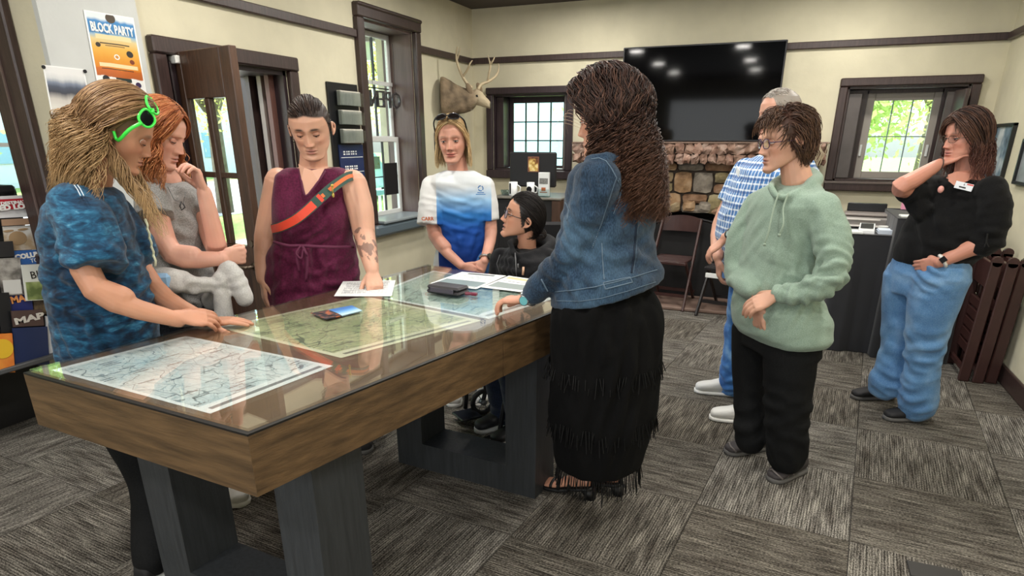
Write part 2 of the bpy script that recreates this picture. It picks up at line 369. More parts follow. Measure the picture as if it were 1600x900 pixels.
# window_3 (back wall, left) and window_4 (back wall, right)
w3 = struct('window_3'); casing('w', 'y', BY, *BWL, .068, darkwood2, w3); lining('y', BY, .24, *BWL, darkwood2, w3)
MB().box((BWL[0]+.02, BY+.03, BWL[2]+.02), (-2.905, BY+.21, BWL[3]-.02), .004).build('shutter_panel', darkwood2, w3)
sash('y', BY+.2, -2.905, -2.24, BWL[2]+.0, 1.925, .045, 4, 4, darkwood2, blackmetal, w3, .012, rowz=[BWL[2]+.045, 1.32, 1.50, 1.69, 1.88])
for a_, b_, c_, d_ in ((BWL[0], BWL[1], 1.92, 1.96), (-2.245, -2.17, 1.2, 1.955)): MB().box((a_, BY+.2, c_), (b_, BY+.23, d_)).build('filler_board', darkwood2, w3)
MB().box((-2.235, BY+.06, BWL[2]), (-2.195, BY+.22, BWL[3]), .004).build('open_shutter', mat('shutter_grey', '6d6461', .45), w3)
w4 = struct('window_4'); casing('w', 'y', BY, *BWR, .068, darkwood, w4); lining('y', BY, .26, *BWR, darkwood, w4)
MB().box((BWR[0]+.02, BY+.04, BWR[2]+.02), (BWR[0]+.13, BY+.07, BWR[3]-.05), .006).build('shutter_panel', mat('panel_grey_brown', '57504d', .35, noise=.15, nscale=8), w4)
MB().box((BWR[1]-.15, BY+.04, BWR[2]+.02), (BWR[1]-.02, BY+.07, BWR[3]-.05), .006).build('shutter_panel', MATS['panel_grey_brown'], w4)
sash('y', BY+.2, .585, 1.165, 1.175, 1.90, .062, 3, 2, taupe, mat('fine_grey_bar', '6c7a78', .5), w4, .008, depth=.04)
for a_, b_, c_, d_ in ((BWR[0], .59, 1.16, 1.945), (1.16, BWR[1], 1.16, 1.945), (.58, 1.17, 1.895, 1.945)): MB().box((a_, BY+.205, c_), (b_, BY+.235, d_)).build('filler_board', darkwood, w4)
o = MB().box((0, -.015, 0), (.24, .015, .70), .004).build('open_shutter', mat('shutter_dark', '473b39', .4, noise=.2, nscale=8), w4); o.location = (1.235, BY+.03, 1.20); o.rotation_euler.z = rad(-82)
for sx in (.60, 1.13): MB().box((sx-.008, BY+.185, 1.37), (sx+.012, BY+.2, 1.47), .003).build('sash_latch', whitesash, w4)
MB().box((BWR[0]-.07, BY-.075, BWR[2]-.022), (BWR[1]+.07, BY+.0, BWR[2]), .004).build('sill_nosing', mat('sill_sheen', '6a5f5b', .2), w4)

# ================================================================= outside, as seen through the glass
grass = mat('lawn', '7f9a48', .95, noise=.25, nscale=2)
o = MB().box((-60, -30, -.32), (60, 80, -.3)).build('ground_outside', grass); o['kind'] = 'structure'
o = MB().box((-9.5, -10, -.3), (-6.5, 30, -.285)).build('sidewalk_outside', mat('pale_concrete', 'cfccc4', .9, noise=.05)); o['kind'] = 'structure'
o = MB().box((-24, -20, -.3), (-13, 40, -.288)).build('road_outside', mat('sunlit_asphalt', 'a3a3a3', .9, noise=.06)); o['kind'] = 'structure'
leaf_m = []
for nm, c in (('foliage_a', 'c4d684'), ('foliage_b', 'e0e484'), ('foliage_c', 'b0cc84')):
    m = mat(nm, c, .7, noise=.3, nscale=3); N, L = nodes(m)
    tr = N.new('ShaderNodeBsdfTranslucent'); tr.inputs[0].default_value = lin(c); mx = N.new('ShaderNodeMixShader'); mx.inputs[0].default_value = .45
    L.new(N['Principled BSDF'].outputs[0], mx.inputs[1]); L.new(tr.outputs[0], mx.inputs[2]); L.new(mx.outputs[0], N['Material Output'].inputs[0]); leaf_m.append(m)
bark = mat('bark', '6d6254', .9, noise=.3, nscale=8, bump=.5)
def tree(x, y, hgt, r, n, mi, label, group='trees outside the windows'):
    t = empty('tree', (x, y, -.3), 0, label, 'tree', group)
    k = MB().tube([(0, 0, 0), (.05, .02, hgt*.35), (0, .1, hgt*.6)], [r*.09, r*.07, r*.04], 8)
    for q in range(5):
        a = q*1.3; k.tube([(0, .05, hgt*.35), (math.cos(a)*r*.4, math.sin(a)*r*.4, hgt*.6), (math.cos(a)*r*.6, math.sin(a)*r*.6, hgt*.8)], [r*.045, r*.03, r*.012], 6)
    k.build('trunk', bark, t, True)
    R = np.random.RandomState(int(abs(x*10+y)));  c = R.normal(size=(14, 3)); c /= np.linalg.norm(c, axis=1)[:, None]; c = c*np.array([r*.6, r*.6, hgt*.26])+np.array([0, 0, hgt*.66])
    p = c[R.randint(14, size=n)]+R.normal(size=(n, 3))*r*.24; s = .03+R.rand(n)*.045
    a = R.normal(size=(n, 3)); a /= np.linalg.norm(a, axis=1)[:, None]; b = np.cross(a, R.normal(size=(n, 3))); b /= np.linalg.norm(b, axis=1)[:, None]
    v = np.stack([p-a*s[:, None], p+b*s[:, None]*.6, p+a*s[:, None], p-b*s[:, None]*.6], 1).reshape(-1, 3)
    me = bpy.data.meshes.new('foliage'); me.from_pydata(v.tolist(), [], np.arange(4*n).reshape(-1, 4).tolist()); o = link('foliage', me, leaf_m[mi], t); o['kind'] = 'stuff'
TL = [(-14.5, 7.5, 7, 2.4, 0, 'broad green tree beyond the open door leaf'), (-13.5, 13.2, 6.5, 2.3, 1, 'yellow-green tree behind the gap beside the door leaf'),
      (-11.8, 19.5, 7, 2.3, 1, 'bright tree seen under the porch roof through the tall window'), (-9, 26, 7, 2.6, 0, 'green tree at the right of the porch window view'),
      (-2.6, 12.4, 6, 1.6, 2, 'pale tree outside the small window behind the monitor'),
      (.6, 12.2, 5.2, 1.5, 0, 'green tree filling the left panes of the right-hand window'), (3.9, 14.2, 6, 1.8, 1, 'yellow-green tree filling the right panes of the right-hand window'), (3.2, 20, 7, 2.6, 1, 'distant tree behind the right-hand window trees'),
      (-9.5, 4.6, 6, 1.8, 2, 'tree outside the window at the far left')]
for x, y, hh, r, mi, lb in TL: tree(x, y, hh, r, 13000 if r < 1.9 else 8000, mi, lb)
def facade(name, loc, sx, sy, sz, m, lab, rows, cols, face='y'):
    b = empty(name, loc, 0, lab, 'building')
    MB().box((0, 0, 0), (sx, sy, sz)).build('facade', m, b)
    MB().prism([(-.3, -.3), (sx+.3, -.3), (sx+.3, sy+.3), (-.3, sy+.3)], sz, sz+.25).build('roof', mat('roof_grey', '6f6a66', .8), b)
    for i in range(cols):
        for j in range(rows):
            u = (i+.5)/cols; zz = sz*(j+.55)/rows
            if face == 'y': MB().box((u*sx-.45, -.05, zz-.6), (u*sx+.45, .02, zz+.6)).build('window', mat('far_window', '8fb4bd', .2), b)
            else: MB().box((sx-.02, u*sy-.45, zz-.6), (sx+.05, u*sy+.45, zz+.6)).build('window', mat('far_window', '8fb4bd', .2), b)
facade('street_building', (-7.6, 17, -.3), 5, 4, 6.5, mat('teal_siding', '9fc7cc', .8, noise=.05), 'pale teal building outside the small window behind the monitor', 3, 4)
facade('street_building', (-34, 2, -.3), 6, 30, 5.5, mat('pale_siding', 'd8d6cf', .8), 'long pale building across the road beyond the door', 2, 9, 'x')
# parked cars seen low through the tall window and the right-hand one
def car(loc, rz, col, lab):
    c = empty('parked_car', loc, rz, lab, 'car', 'cars parked outside'); bm = mat('car_paint_'+col, col, .25, coat=1)
    prof = [(-2.1, .35), (-2.15, .75), (-1.5, .88), (-.95, 1.38), (.5, 1.4), (1.15, .92), (2.0, .8), (2.15, .35)]
    v = [(x, y, z) for y in (-.85, .85) for x, z in prof]; n = len(prof)
    MB().add(v, [tuple(range(n)), tuple(range(n, 2*n))[::-1]]+[(i, (i+1) % n, n+(i+1) % n, n+i)[::-1] for i in range(n)]).build('body', bm, c)
    g = mat('car_glass', '22303a', .08)
    for y in (-.86, .86): MB().box((-.95, y-.01, .93), (.75, y+.01, 1.3)).build('side_window', g, c)
    for x in (-1.35, 1.35):
        for y in (-.8, .8): MB().cyl((x, y-.1, .32), .32, .2, ax=1).build('wheel', mat('tyre', '1b1b1b', .8), c)
car((-12.8, 17.5, -.3), rad(95), '8fb8c4', 'pale blue car parked beyond the tall window'); car((-12.5, 24, -.3), rad(92), 'c8ccd0', 'silver car parked behind the pale blue one')
car((1.9, 9.6, -.3), rad(20), 'dfe3e6', 'white car parked outside the right-hand window')
# porch outside the tall window
po = struct('porch'); pm = mat('porch_boards', '8b8984', .8, noise=.15, nscale=3, nstretch=(8, .5, 1)); pw = mat('porch_white', 'e9e9e4', .6)
MB().box((-6.3, 3.9, 2.95), (LX-TH, 9.5, 3.05)).build('porch_roof', pm, po)
for yy in (4.6, 5.4, 6.2, 7.0, 7.8, 8.6): MB().box((-6.3, yy, 2.8), (LX-TH, yy+.1, 2.95)).build('rafter', pm, po)
MB().box((-6.35, 3.9, 2.65), (-6.2, 9.5, 2.95)).build('beam', pw, po)
yr = at_x(616, 150, -5.13)[1]; MB().box((-5.2, yr-.02, -.3), (-5.06, yr+.14, 2.8)).build('post', mat('red_post', 'd8303a', .5), po)
MB().lathe([(.07, -.3), (.07, .5), (.05, .6), (.045, .95), (.07, 1.0), (.03, 1.06), (.05, 1.12), (.02, 1.18)], (-5.15, 7.35, 0)).build('newel', pw, po)
for q in range(7): MB().box((-5.17, 7.55+q*.12, -.3), (-5.14, 7.58+q*.12, .8)).build('baluster', pw, po)
MB().box((-5.2, 7.4, .8), (-5.1, 8.5, .86)).build('handrail', mat('teal_rail', '78b0b4', .5), po)
MB().box((-7, 3, -.3), (LX-TH, 9.6, -.12)).build('porch_deck', mat('deck_pale', 'c4c2ba', .8), po)
# ================================================================= the map table
def uvquad(name, P, z, m, parent=None, t=.0006):
    """thin sheet from four corners (x, y), with a UV that runs 0..1 over it"""
    v = [(x, y, z) for x, y in P]+[(x, y, z+t) for x, y in P]; me = bpy.data.meshes.new(name)
    me.from_pydata(v, [], [(3, 2, 1, 0), (4, 5, 6, 7), (0, 1, 5, 4), (1, 2, 6, 5), (2, 3, 7, 6), (3, 0, 4, 7)])
    uv = me.uv_layers.new(name='uv'); cs = [(0, 0), (1, 0), (1, 1), (0, 1)]
    for l in me.loops: uv.data[l.index].uv = cs[l.vertex_index % 4]
    return link(name, me, m, parent)
oak = lambda nm, st: mat(nm, '5a452d', .45, noise=.42, nscale=11, nstretch=st, bump=.15, bscale=50)
TA, TB, TC, TD = np.array([-1.055, .993]), np.array([-1.957, 1.072]), np.array([-1.701, 2.983]), np.array([-.672, 2.715])
TZ = .90
tab = empty('map_table', (-1.35, 1.95, 0), 0, 'long oak display table with a glass top over maps, on dark grey square frame legs', 'table')
def W(o): return world_child(o, tab)
def inset(P, d):
    c = sum(P)/4; out = []
    for i in range(4):
        a, b, e = P[i-1], P[i], P[(i+1) % 4]; u = (a-b)/np.linalg.norm(a-b); v = (e-b)/np.linalg.norm(e-b); out.append(b+(u+v)*d)
    return out
TP = [TA, TB, TC, TD]
W(MB().prism(inset(TP, .004), .855, .888).build('tabletop', oak('oak_top', (3, .5, 1))))
names = [('oak_x', (.35, 4, 5)), ('oak_y', (4, .35, 5)), ('oak_x', (.35, 4, 5)), ('oak_y', (4, .35, 5))]
Pi = inset(TP, .03)
for i in range(4):
    a, b = TP[i], TP[(i+1) % 4]; ai, bi = Pi[i], Pi[(i+1) % 4]
    seg = [(0, 1)] if i % 2 == 0 else [(0, .43), (.433, 1)]
    for s0, s1 in seg:
        W(MB().prism([a+(b-a)*s0, a+(b-a)*s1, ai+(bi-ai)*s1, ai+(bi-ai)*s0][::-1], .728, .886).build('apron_board', oak(*names[i])))
W(MB().prism(inset(TP, .03), .735, .75).build('underside', mat('dark_underside', '2b2420', .7)))
gl = glass('table_glass', 'fafcfb', 1.0, 1.7)
W(MB().prism(inset(TP, .012), TZ-.007, TZ).build('glass_top', gl))
W(MB().prism(TP, .8862, .8915).build('gasket', mat('black_gasket', '0e0d0c', .5)))
W(MB().prism(inset(TP, .013), .8916, .892).build('board_face', mat('board_brown', '6a5138', .5, noise=.25, nscale=5, nstretch=(3, .5, 1))))
legm = mat('grey_black_leg', '34373a', .5, noise=.22, nscale=12, nstretch=(6, 6, .5), bump=.15)
tu, tv = np.array([math.cos(rad(-5.6)), math.sin(rad(-5.6))]), np.array([math.sin(rad(5.6)), math.cos(rad(5.6))])
def post(c, w, d, z0, z1, nm='leg'):
    c = np.array(c); W(MB().prism([c-tu*w, c, c+tv*d, c-tu*w+tv*d], z0, z1).build(nm, legm))
for c, w, d, wl in (((-1.07, 1.2), .155, .20, .79), ((-.853, 2.365), .15, .20, .76)):
    c = np.array(c)
    post(c, w, d, 0, .73); post(c-tu*(wl-w), w, d, 0, .73); post(c-tu*w, wl-2*w, d, 0, .135, 'base_bar')

def map_mat(name, land, line, water, seed, sc_, border='f4f7f7'):
    m = mat(name, 'ffffff', .5); N, L = nodes(m); uv = N.new('ShaderNodeUVMap'); uv.uv_map = 'uv'; b = N['Principled BSDF']
    s = uv.outputs[0]
    base = ramp(N, L, noise_n(N, L, s, sc_, 4, (1, 1, 1), seed), [(.3, land[0]), (.5, land[1]), (.68, land[2])])
    fine = noise_n(N, L, s, sc_*9, 4); base = mixc(N, L, .18, base, ramp(N, L, fine, [(.35, line), (.6, 'ffffff')]), 'MULTIPLY')
    # roads and rivers: contour lines of two noises
    def contour(scale, w, st, d):
        n = noise_n(N, L, s, scale, 2, st, d); a = math_n(N, L, 'ABSOLUTE', math_n(N, L, 'SUBTRACT', n, .5)); return math_n(N, L, 'LESS_THAN', a, w)
    c = mixc(N, L, math_n(N, L, 'MULTIPLY', contour(3.1, .006, (1, 1.4, 1), seed), .8), base, line)
    c = mixc(N, L, math_n(N, L, 'MULTIPLY', contour(6.5, .008, (1.5, 1, 1), seed+.6), .6), c, line)
    c = mixc(N, L, math_n(N, L, 'MULTIPLY', contour(11, .010, (1, 1.3, 1), seed+1.1), .45), c, water)
    vo = N.new('ShaderNodeTexVoronoi'); vo.feature = 'DISTANCE_TO_EDGE'; vo.inputs['Scale'].default_value = 7; L.new(s, vo.inputs[0])
    c = mixc(N, L, math_n(N, L, 'MULTIPLY', math_n(N, L, 'LESS_THAN', vo.outputs[0], .012), .55), c, line)
    # place names: short dark dashes
    mp = N.new('ShaderNodeMapping'); mp.inputs['Scale'].default_value = (9, 42, 1); L.new(s, mp.inputs[0])
    wn = N.new('ShaderNodeTexWhiteNoise'); fl_ = N.new('ShaderNodeVectorMath'); fl_.operation = 'FLOOR'; L.new(mp.outputs[0], fl_.inputs[0]); L.new(fl_.outputs[0], wn.inputs[0])
    fr = N.new('ShaderNodeVectorMath'); fr.operation = 'FRACTION'; L.new(mp.outputs[0], fr.inputs[0]); sp = N.new('ShaderNodeSeparateXYZ'); L.new(fr.outputs[0], sp.inputs[0])
    dash = math_n(N, L, 'MULTIPLY', math_n(N, L, 'GREATER_THAN', wn.outputs[0], .91), math_n(N, L, 'MULTIPLY', math_n(N, L, 'GREATER_THAN', sp.outputs[1], .55), math_n(N, L, 'GREATER_THAN', noise_n(N, L, s, 120, 1), .42)))
    c = mixc(N, L, math_n(N, L, 'MULTIPLY', dash, .85), c, '20282a')
    # white margin and a ruled legend strip along the bottom
    su = N.new('ShaderNodeSeparateXYZ'); L.new(s, su.inputs[0])
    def band(o, lo, hi): return math_n(N, L, 'MULTIPLY', math_n(N, L, 'GREATER_THAN', o, lo), math_n(N, L, 'LESS_THAN', o, hi))
    inside = math_n(N, L, 'MULTIPLY', band(su.outputs[0], .03, .97), band(su.outputs[1], .09, .97))
    strip = math_n(N, L, 'MULTIPLY', band(su.outputs[0], .05, .95), band(su.outputs[1], .03, .055))
    edge = mixc(N, L, math_n(N, L, 'MULTIPLY', strip, .8), border, '333a3c')
    L.new(mixc(N, L, inside, edge, c), b.inputs['Base Color']); return m
m1 = map_mat('map_pale_blue', ('c3d8de', 'e6eeee', 'f2f5f4'), '5d6c70', '6aa7bd', .3, 2.2)
m2 = map_mat('map_green', ('a3b583', 'cdd0a0', 'e0dbb4'), '3f5547', '4f7f86', .9, 2.6, 'e8e6c8')
m3 = map_mat('map_teal', ('a5c0b8', 'bccfc0', 'd5dcc6'), '43605c', '4f8792', 1.7, 2.6)
def P2(l): return [tuple(at_z(x, y, TZ)[:2]) for x, y in l]
tag(uvquad('printed_map', [(-1.225, 1.05), (-1.165, 1.455), (-1.82, 1.52), (-1.90, 1.115)], .8922, m1), 'large pale blue road map under the glass at the near end of the table', 'map')
tag(uvquad('printed_map', [(-1.188, 1.525), (-.97, 2.08), (-1.60, 2.25), (-1.80, 1.64)], .8922, m2), 'green and yellow relief map under the glass in the middle of the table', 'map')
tag(uvquad('printed_map', [(-.955, 2.11), (-.80, 2.62), (-1.60, 2.86), (-1.59, 2.27)], .8922, m3), 'teal map under the glass at the far end of the table', 'map')
def paper_mat(name, bands):
    """white sheet with printed bands (v0, v1, u0, u1, colour, ruled)"""
    m = mat(name, 'eef0ee', .6); N, L = nodes(m); uv = N.new('ShaderNodeUVMap'); uv.uv_map = 'uv'; su = N.new('ShaderNodeSeparateXYZ'); L.new(uv.outputs[0], su.inputs[0])
    c = 'eef0ee'
    for v0, v1, u0, u1, cc, ruled in bands:
        f = math_n(N, L, 'MULTIPLY', math_n(N, L, 'MULTIPLY', math_n(N, L, 'GREATER_THAN', su.outputs[1], v0), math_n(N, L, 'LESS_THAN', su.outputs[1], v1)), math_n(N, L, 'MULTIPLY', math_n(N, L, 'GREATER_THAN', su.outputs[0], u0), math_n(N, L, 'LESS_THAN', su.outputs[0], u1)))
        if ruled:
            r = math_n(N, L, 'GREATER_THAN', math_n(N, L, 'FRACT', math_n(N, L, 'MULTIPLY', su.outputs[1], ruled)), .55)
            f = math_n(N, L, 'MULTIPLY', f, math_n(N, L, 'MULTIPLY', r, math_n(N, L, 'GREATER_THAN', noise_n(N, L, uv.outputs[0], 60, 2, (1, .1, 1)), .45)))
        c = mixc(N, L, f, c, cc)
    L.new(c, N['Principled BSDF'].inputs['Base Color']); return m
pa = paper_mat('sheet_text', [(.12, .9, .1, .9, '8c9093', 16)])
pb = paper_mat('sheet_map', [(.1, .42, .06, .94, '7f8f92', 0), (.55, .8, .06, .94, 'a9b7b4', 12), (.86, .95, .2, .8, '4d5458', 0), (.05, .08, .06, .94, '6d7274', 0)])
pc = paper_mat('sheet_yellow', [(.12, .5, .08, .92, '8f9a98', 0), (.78, .93, .08, .92, 'd8c79a', 0), (.6, .7, .1, .8, '70777a', 14)])
tag(uvquad('paper_sheet', P2([(522, 463), (612, 463), (618, 438), (536, 440)]), TZ+.0006, pa), 'white typed sheet under the hand of the woman in maroon', 'paper')
tag(uvquad('paper_sheet', P2([(672, 443), (744, 452), (791, 431), (722, 425)]), TZ+.0006, pb), 'white printed sheet in front of the woman in the blue and white shirt', 'paper')
tag(uvquad('paper_sheet', P2([(752, 449), (826, 458), (842, 438), (795, 431)]), TZ+.0006, pc), 'white sheet with a yellow band in front of the seated person', 'paper')
# leaflet with a photo on the green map
br = mat('leaflet_print', '6aa8d8', .4); N_, L_ = nodes(br); uv_ = N_.new('ShaderNodeUVMap'); uv_.uv_map = 'uv'; su_ = N_.new('ShaderNodeSeparateXYZ'); L_.new(uv_.outputs[0], su_.inputs[0])
ph = ramp(N_, L_, noise_n(N_, L_, uv_.outputs[0], 5, 3), [(.4, '15130f'), (.52, '3a3d45'), (.62, 'c06a3a')])
L_.new(mixc(N_, L_, math_n(N_, L_, 'GREATER_THAN', su_.outputs[0], .42), ph, ramp(N_, L_, su_.outputs[1], [(.1, 'bfe0f2'), (.5, '6aa8dc'), (.8, '3f74b8')])), N_['Principled BSDF'].inputs['Base Color'])
tag(uvquad('leaflet', P2([(510, 500), (566, 486), (550, 478), (485, 490)]), TZ+.0006, br, t=.002), 'small glossy blue leaflet lying on the green map', 'leaflet')
# closed dark case with a red tab
cs = empty('glasses_case', tuple(at_z(700, 458, TZ)), rad(-8), 'closed black hard case lying on the glass between the sheets', 'case')
MB().box((-.085, -.045, .001), (.085, .045, .018), .008).box((-.083, -.043, .019), (.083, .043, .036), .010).build('shell', mat('black_case', '29262a', .45), cs)
MB().box((-.06, -.047, .01), (.06, -.044, .028)).build('front_lip', mat('case_lip', '45404a', .4), cs)
tg = MB().tube([(0, 0, .006), (.035, .01, .006), (.05, 0, .006)], .007).box((.03, -.01, .001), (.055, .01, .014), .003).build('lipstick', mat('dark_red_plastic', '6e2036', .35)); tg.location = tuple(at_z(727, 461, TZ+.001)); tag(tg, 'small dark red marker beside the black case', 'marker')

# ================================================================= fireplace, television
fp = struct('fireplace'); FPY = 6.60
mortar = mat('mortar', '4a4038', .95, noise=.2, nscale=20, bump=.6, bscale=40)
stone_ms = [ramp_mat('stone_%d' % i, (lambda cs: lambda N, L, tc: ramp(N, L, noise_n(N, L, tc.outputs['Object'], 9, 5), [(.3, cs[0]), (.5, cs[1]), (.7, cs[2])]))(cs), .85, bump=.9, bscale=22) for i, cs in enumerate(
    [('5f4f3a', '8a7656', 'a8977a'), ('6b4f3a', '9c7c5a', 'b89c7c'), ('57504a', '857c70', 'a39a8c'), ('5e4230', '8b6a50', 'a98a70'), ('6d6248', '9a8c66', 'b5a888')])]
mantel_ms = [ramp_mat('mantel_stone_%d' % i, (lambda cs: lambda N, L, tc: ramp(N, L, noise_n(N, L, tc.outputs['Object'], 12, 6), [(.3, cs[0]), (.5, cs[1]), (.68, cs[2])]))(cs), .85, bump=1, bscale=18) for i, cs in enumerate(
    [('4f3a30', '876a5a', 'b09484'), ('553c34', '8f6e5e', 'b89a8a'), ('5c4a3e', '94786a', 'a89488')])]
cxF, aw, az0, az1 = -.83, .56, .60, .86
def arch_z(x):
    t = (x-cxF)/aw
    return az0+(az1-az0)*math.sqrt(max(0, 1-t*t)) if abs(t) < 1 else -1
pts = [(-1.86, 0), (cxF-aw, 0)]+[(cxF-aw*math.cos(PI*i/16), az0+(az1-az0)*math.sin(PI*i/16)) for i in range(17)]+[(cxF+aw, 0), (.20, 0), (.20, 1.30), (-1.86, 1.30)]
# breast as strips so that the arch stays open
k = MB(); xs = np.linspace(-1.86, .20, 60)
for a, b in zip(xs[:-1], xs[1:]):
    zb = max(arch_z((a+b)/2), 0); k.box((a, FPY+.02, zb), (b, BY, 1.30))
k.build('mortar_backing', mortar, fp)
MB().box((cxF-aw+.0, BY-.06, 0), (cxF+aw, BY-.01, .95)).build('firebox_back', mat('soot', '0b0a0a', .9), fp)
def stone(name, c, sx, sz, dp, ms, seed, parent, rough=.012):
    R = np.random.RandomState(seed); nx, nz = 4, 4; k = MB(); v = []
    for j in range(nz):
        for i in range(nx):
            u, t = i/(nx-1)*2-1, j/(nz-1)*2-1; ed = max(abs(u), abs(t)); cr = .90 if abs(u) > .9 and abs(t) > .9 else 1
            v.append((c[0]+u*sx/2*cr+R.uniform(-1, 1)*rough*.35, c[1]-dp*(1 if ed < .9 else .45)-R.uniform(0, 1)*rough, c[2]+t*sz/2*cr+R.uniform(-1, 1)*rough*.35))
    f = [(j*nx+i, j*nx+i+1, (j+1)*nx+i+1, (j+1)*nx+i) for j in range(nz-1) for i in range(nx-1)]
    ring = [i for i in range(nx)]+[nx*j+nx-1 for j in range(1, nz)]+[nx*(nz-1)+i for i in range(nx-2, -1, -1)]+[nx*j for j in range(nz-2, 0, -1)]
    b = len(v); v += [(v[q][0], c[1]+.03, v[q][2]) for q in ring]; n = len(ring)
    f += [(ring[(q+1) % n], ring[q], b+q, b+(q+1) % n) for q in range(n)]
    return k.add(v, f).build(name, ms[seed % len(ms)], parent)
z = .02; seed = 3; R_ = np.random.RandomState(5)
for hgt in (.17, .15, .19, .14, .17, .19, .20, .085):
    x = -1.86+R_.uniform(0, .05)
    while x < .17:
        wd = min(R_.uniform(.13, .27)*(1.5 if hgt < .1 else 1), .20-x); seed += 1
        xc, zc = x+wd/2, z+hgt/2
        if max(arch_z(x+.02), arch_z(x+wd-.02), arch_z(xc)) < z+hgt*.4 and wd > .05:
            if hgt > .16 and R_.rand() < .3:
                stone('stone', (xc, FPY, z+hgt*.24), wd-.016, hgt*.46-.012, .03, stone_ms, seed, fp); seed += 1; stone('stone', (xc, FPY, z+hgt*.74), wd-.016, hgt*.5-.012, .035, stone_ms, seed, fp)
            else: stone('stone', (xc, FPY, zc), wd-.016, hgt-.014, R_.uniform(.025, .045), stone_ms, seed, fp)
        x += wd
    z += hgt
for i in range(13):   # voussoirs round the arch
    a = PI*(i+.5)/13; x = cxF-(aw+.05)*math.cos(a); zz = az0+(az1-az0+.055)*math.sin(a)
    o = stone('arch_stone', (0, 0, 0), .115, .10, .04, stone_ms, 200+i, fp); o.location = (x, FPY-.012, zz); o.rotation_euler.y = a-PI/2
x = -1.985; i = 0
MB().box((-1.97, 6.49, 1.315), (.29, BY, 1.47)).build('mantel_core', mortar, fp)
while x < .30:
    wd = min(R_.uniform(.2, .36), .305-x)
    if wd < .08: break
    # each mantel block is a broken-faced stone: two or three facets
    n = 3
    for q in range(n):
        ww = wd/n; hh = R_.uniform(.07, .11)
        stone('mantel_stone', (x+ww*(q+.5), 6.475, 1.30+.09*.5+.0), ww-.003, .085, R_.uniform(.02, .055), mantel_ms, 300+i*7+q, fp, .03)
        stone('mantel_stone', (x+ww*(q+.5)+R_.uniform(-.02, .02), 6.475, 1.435), ww+.01, .095, R_.uniform(.01, .05), mantel_ms, 500+i*7+q, fp, .03)
    x += wd; i += 1
MB().box((-1.99, 6.44, 1.478), (.31, BY, 1.492), .004).build('mantel_cap', mat('mantel_cap', '7c6558', .7, noise=.3, nscale=6), fp)
MB().box((-1.6, 6.05, 0), (-.05, 6.6, .035), .01).build('hearth_slab', mat('hearth_stone', '7d675c', .7, noise=.3, nscale=5), fp)
# black folding fire screen standing in the arch
fs = empty('fire_screen', (cxF, 6.635, .0), 0, 'black arched fire screen in front of the firebox', 'screen')
k = MB(); ptsA = [(-.50, 0, 0)]+[(-.50*math.cos(PI*i/14), 0, .52+.27*math.sin(PI*i/14)) for i in range(15)]+[(.50, 0, 0)]
k.tube(ptsA, .014, 6).tube([(-.5, 0, .01), (.5, 0, .01)], .012, 6).build('frame', blackmetal, fs)
k = MB(); pp = [(p[0], p[2]) for p in ptsA]; k.add([(x, .004, z) for x, z in pp]+[(x, -.004, z) for x, z in pp], [tuple(range(len(pp))), tuple(range(len(pp), 2*len(pp)))[::-1]]).build('mesh_panel', mat('screen_mesh', '121113', .6, noise=.3, nscale=200), fs)

tv = empty('television', (-.869, 6.735, 1.495), 0, 'large black flat screen television above the stone mantel', 'television')
MB().box((-.725, -.02, 0), (.725, .03, .832), .006).build('bezel', mat('tv_bezel', '2b2a2d', .35), tv)
MB().box((-.713, -.0225, .014), (.713, -.019, .82)).build('screen', mat('tv_screen', '050506', .06, spec=.16), tv)
MB().box((-.2, .03, .2), (.2, .11, .6)).build('wall_bracket', blackmetal, tv)

# ================================================================= folding chairs
chwood = mat('brown_folding_chair', '3d2421', .4, noise=.15, nscale=12); chdark = mat('black_folding_chair', '1b1719', .4)
def folding_chair(loc, rz, m, lab, group):
    """wooden folding chair, open: two long crossing legs a side, slatted seat, curved backrest"""
    c = empty('folding_chair', loc, rz, lab, 'chair', group)     # faces -y locally
    for s in (-1, 1):
        MB().obox((s*.205, -.24, 0), (s*.185, .20, .80), .022, .035, c=.004).build('leg', m, c)
        MB().obox((s*.175, .25, 0), (s*.17, -.16, .44), .02, .032, c=.004).build('leg', m, c)
    k = MB(); n = 10
    for i in range(n):
        a0, a1 = -1+2*i/n, -1+2*(i+1)/n
        y0, y1 = .185+.03*(1-a0*a0), .185+.03*(1-a1*a1); zt0, zt1 = .80+.03*(1-a0*a0), .80+.03*(1-a1*a1)
        v = [(a0*.19, y0, .68), (a1*.19, y1, .68), (a1*.19, y1+.012, zt1), (a0*.19, y0+.012, zt0)]; v += [(x, y+.014, z) for x, y, z in v]
        k.add(v, [(0, 1, 2, 3), (7, 6, 5, 4), (3, 2, 6, 7), (4, 5, 1, 0)]+([(0, 3, 7, 4)] if i == 0 else [])+([(1, 5, 6, 2)] if i == n-1 else []))
    k.build('backrest', m, c)
    for i in range(6): MB().box((-.175, -.20+i*.062, .435), (.175, -.145+i*.062, .455), .004).build('seat_slat', m, c)
    MB().box((-.185, -.205, .42), (.185, -.185, .445), .003).build('seat_rail', m, c)
    for yy, zz in ((-.17, .13), (.19, .11)): MB().box((-.19, yy-.009, zz-.014), (.19, yy+.009, zz+.014)).build('stretcher', m, c)
    return c
folding_chair((-.90, 6.30, .0), rad(-8), chwood, 'brown wooden folding chair in front of the stone fireplace', 'folding chairs')
folding_chair((-.34, 6.12, .0), rad(-14), chdark, 'black folding chair half hidden behind the man in the plaid shirt', 'folding chairs')
MB().box((-.16, -.23, .36), (.16, -.215, .40), .002).build('printed_label', paper_mat('chair_print', [(.1, .9, .1, .9, '2b2b2b', 6)]), bpy.data.objects['folding_chair.001'])
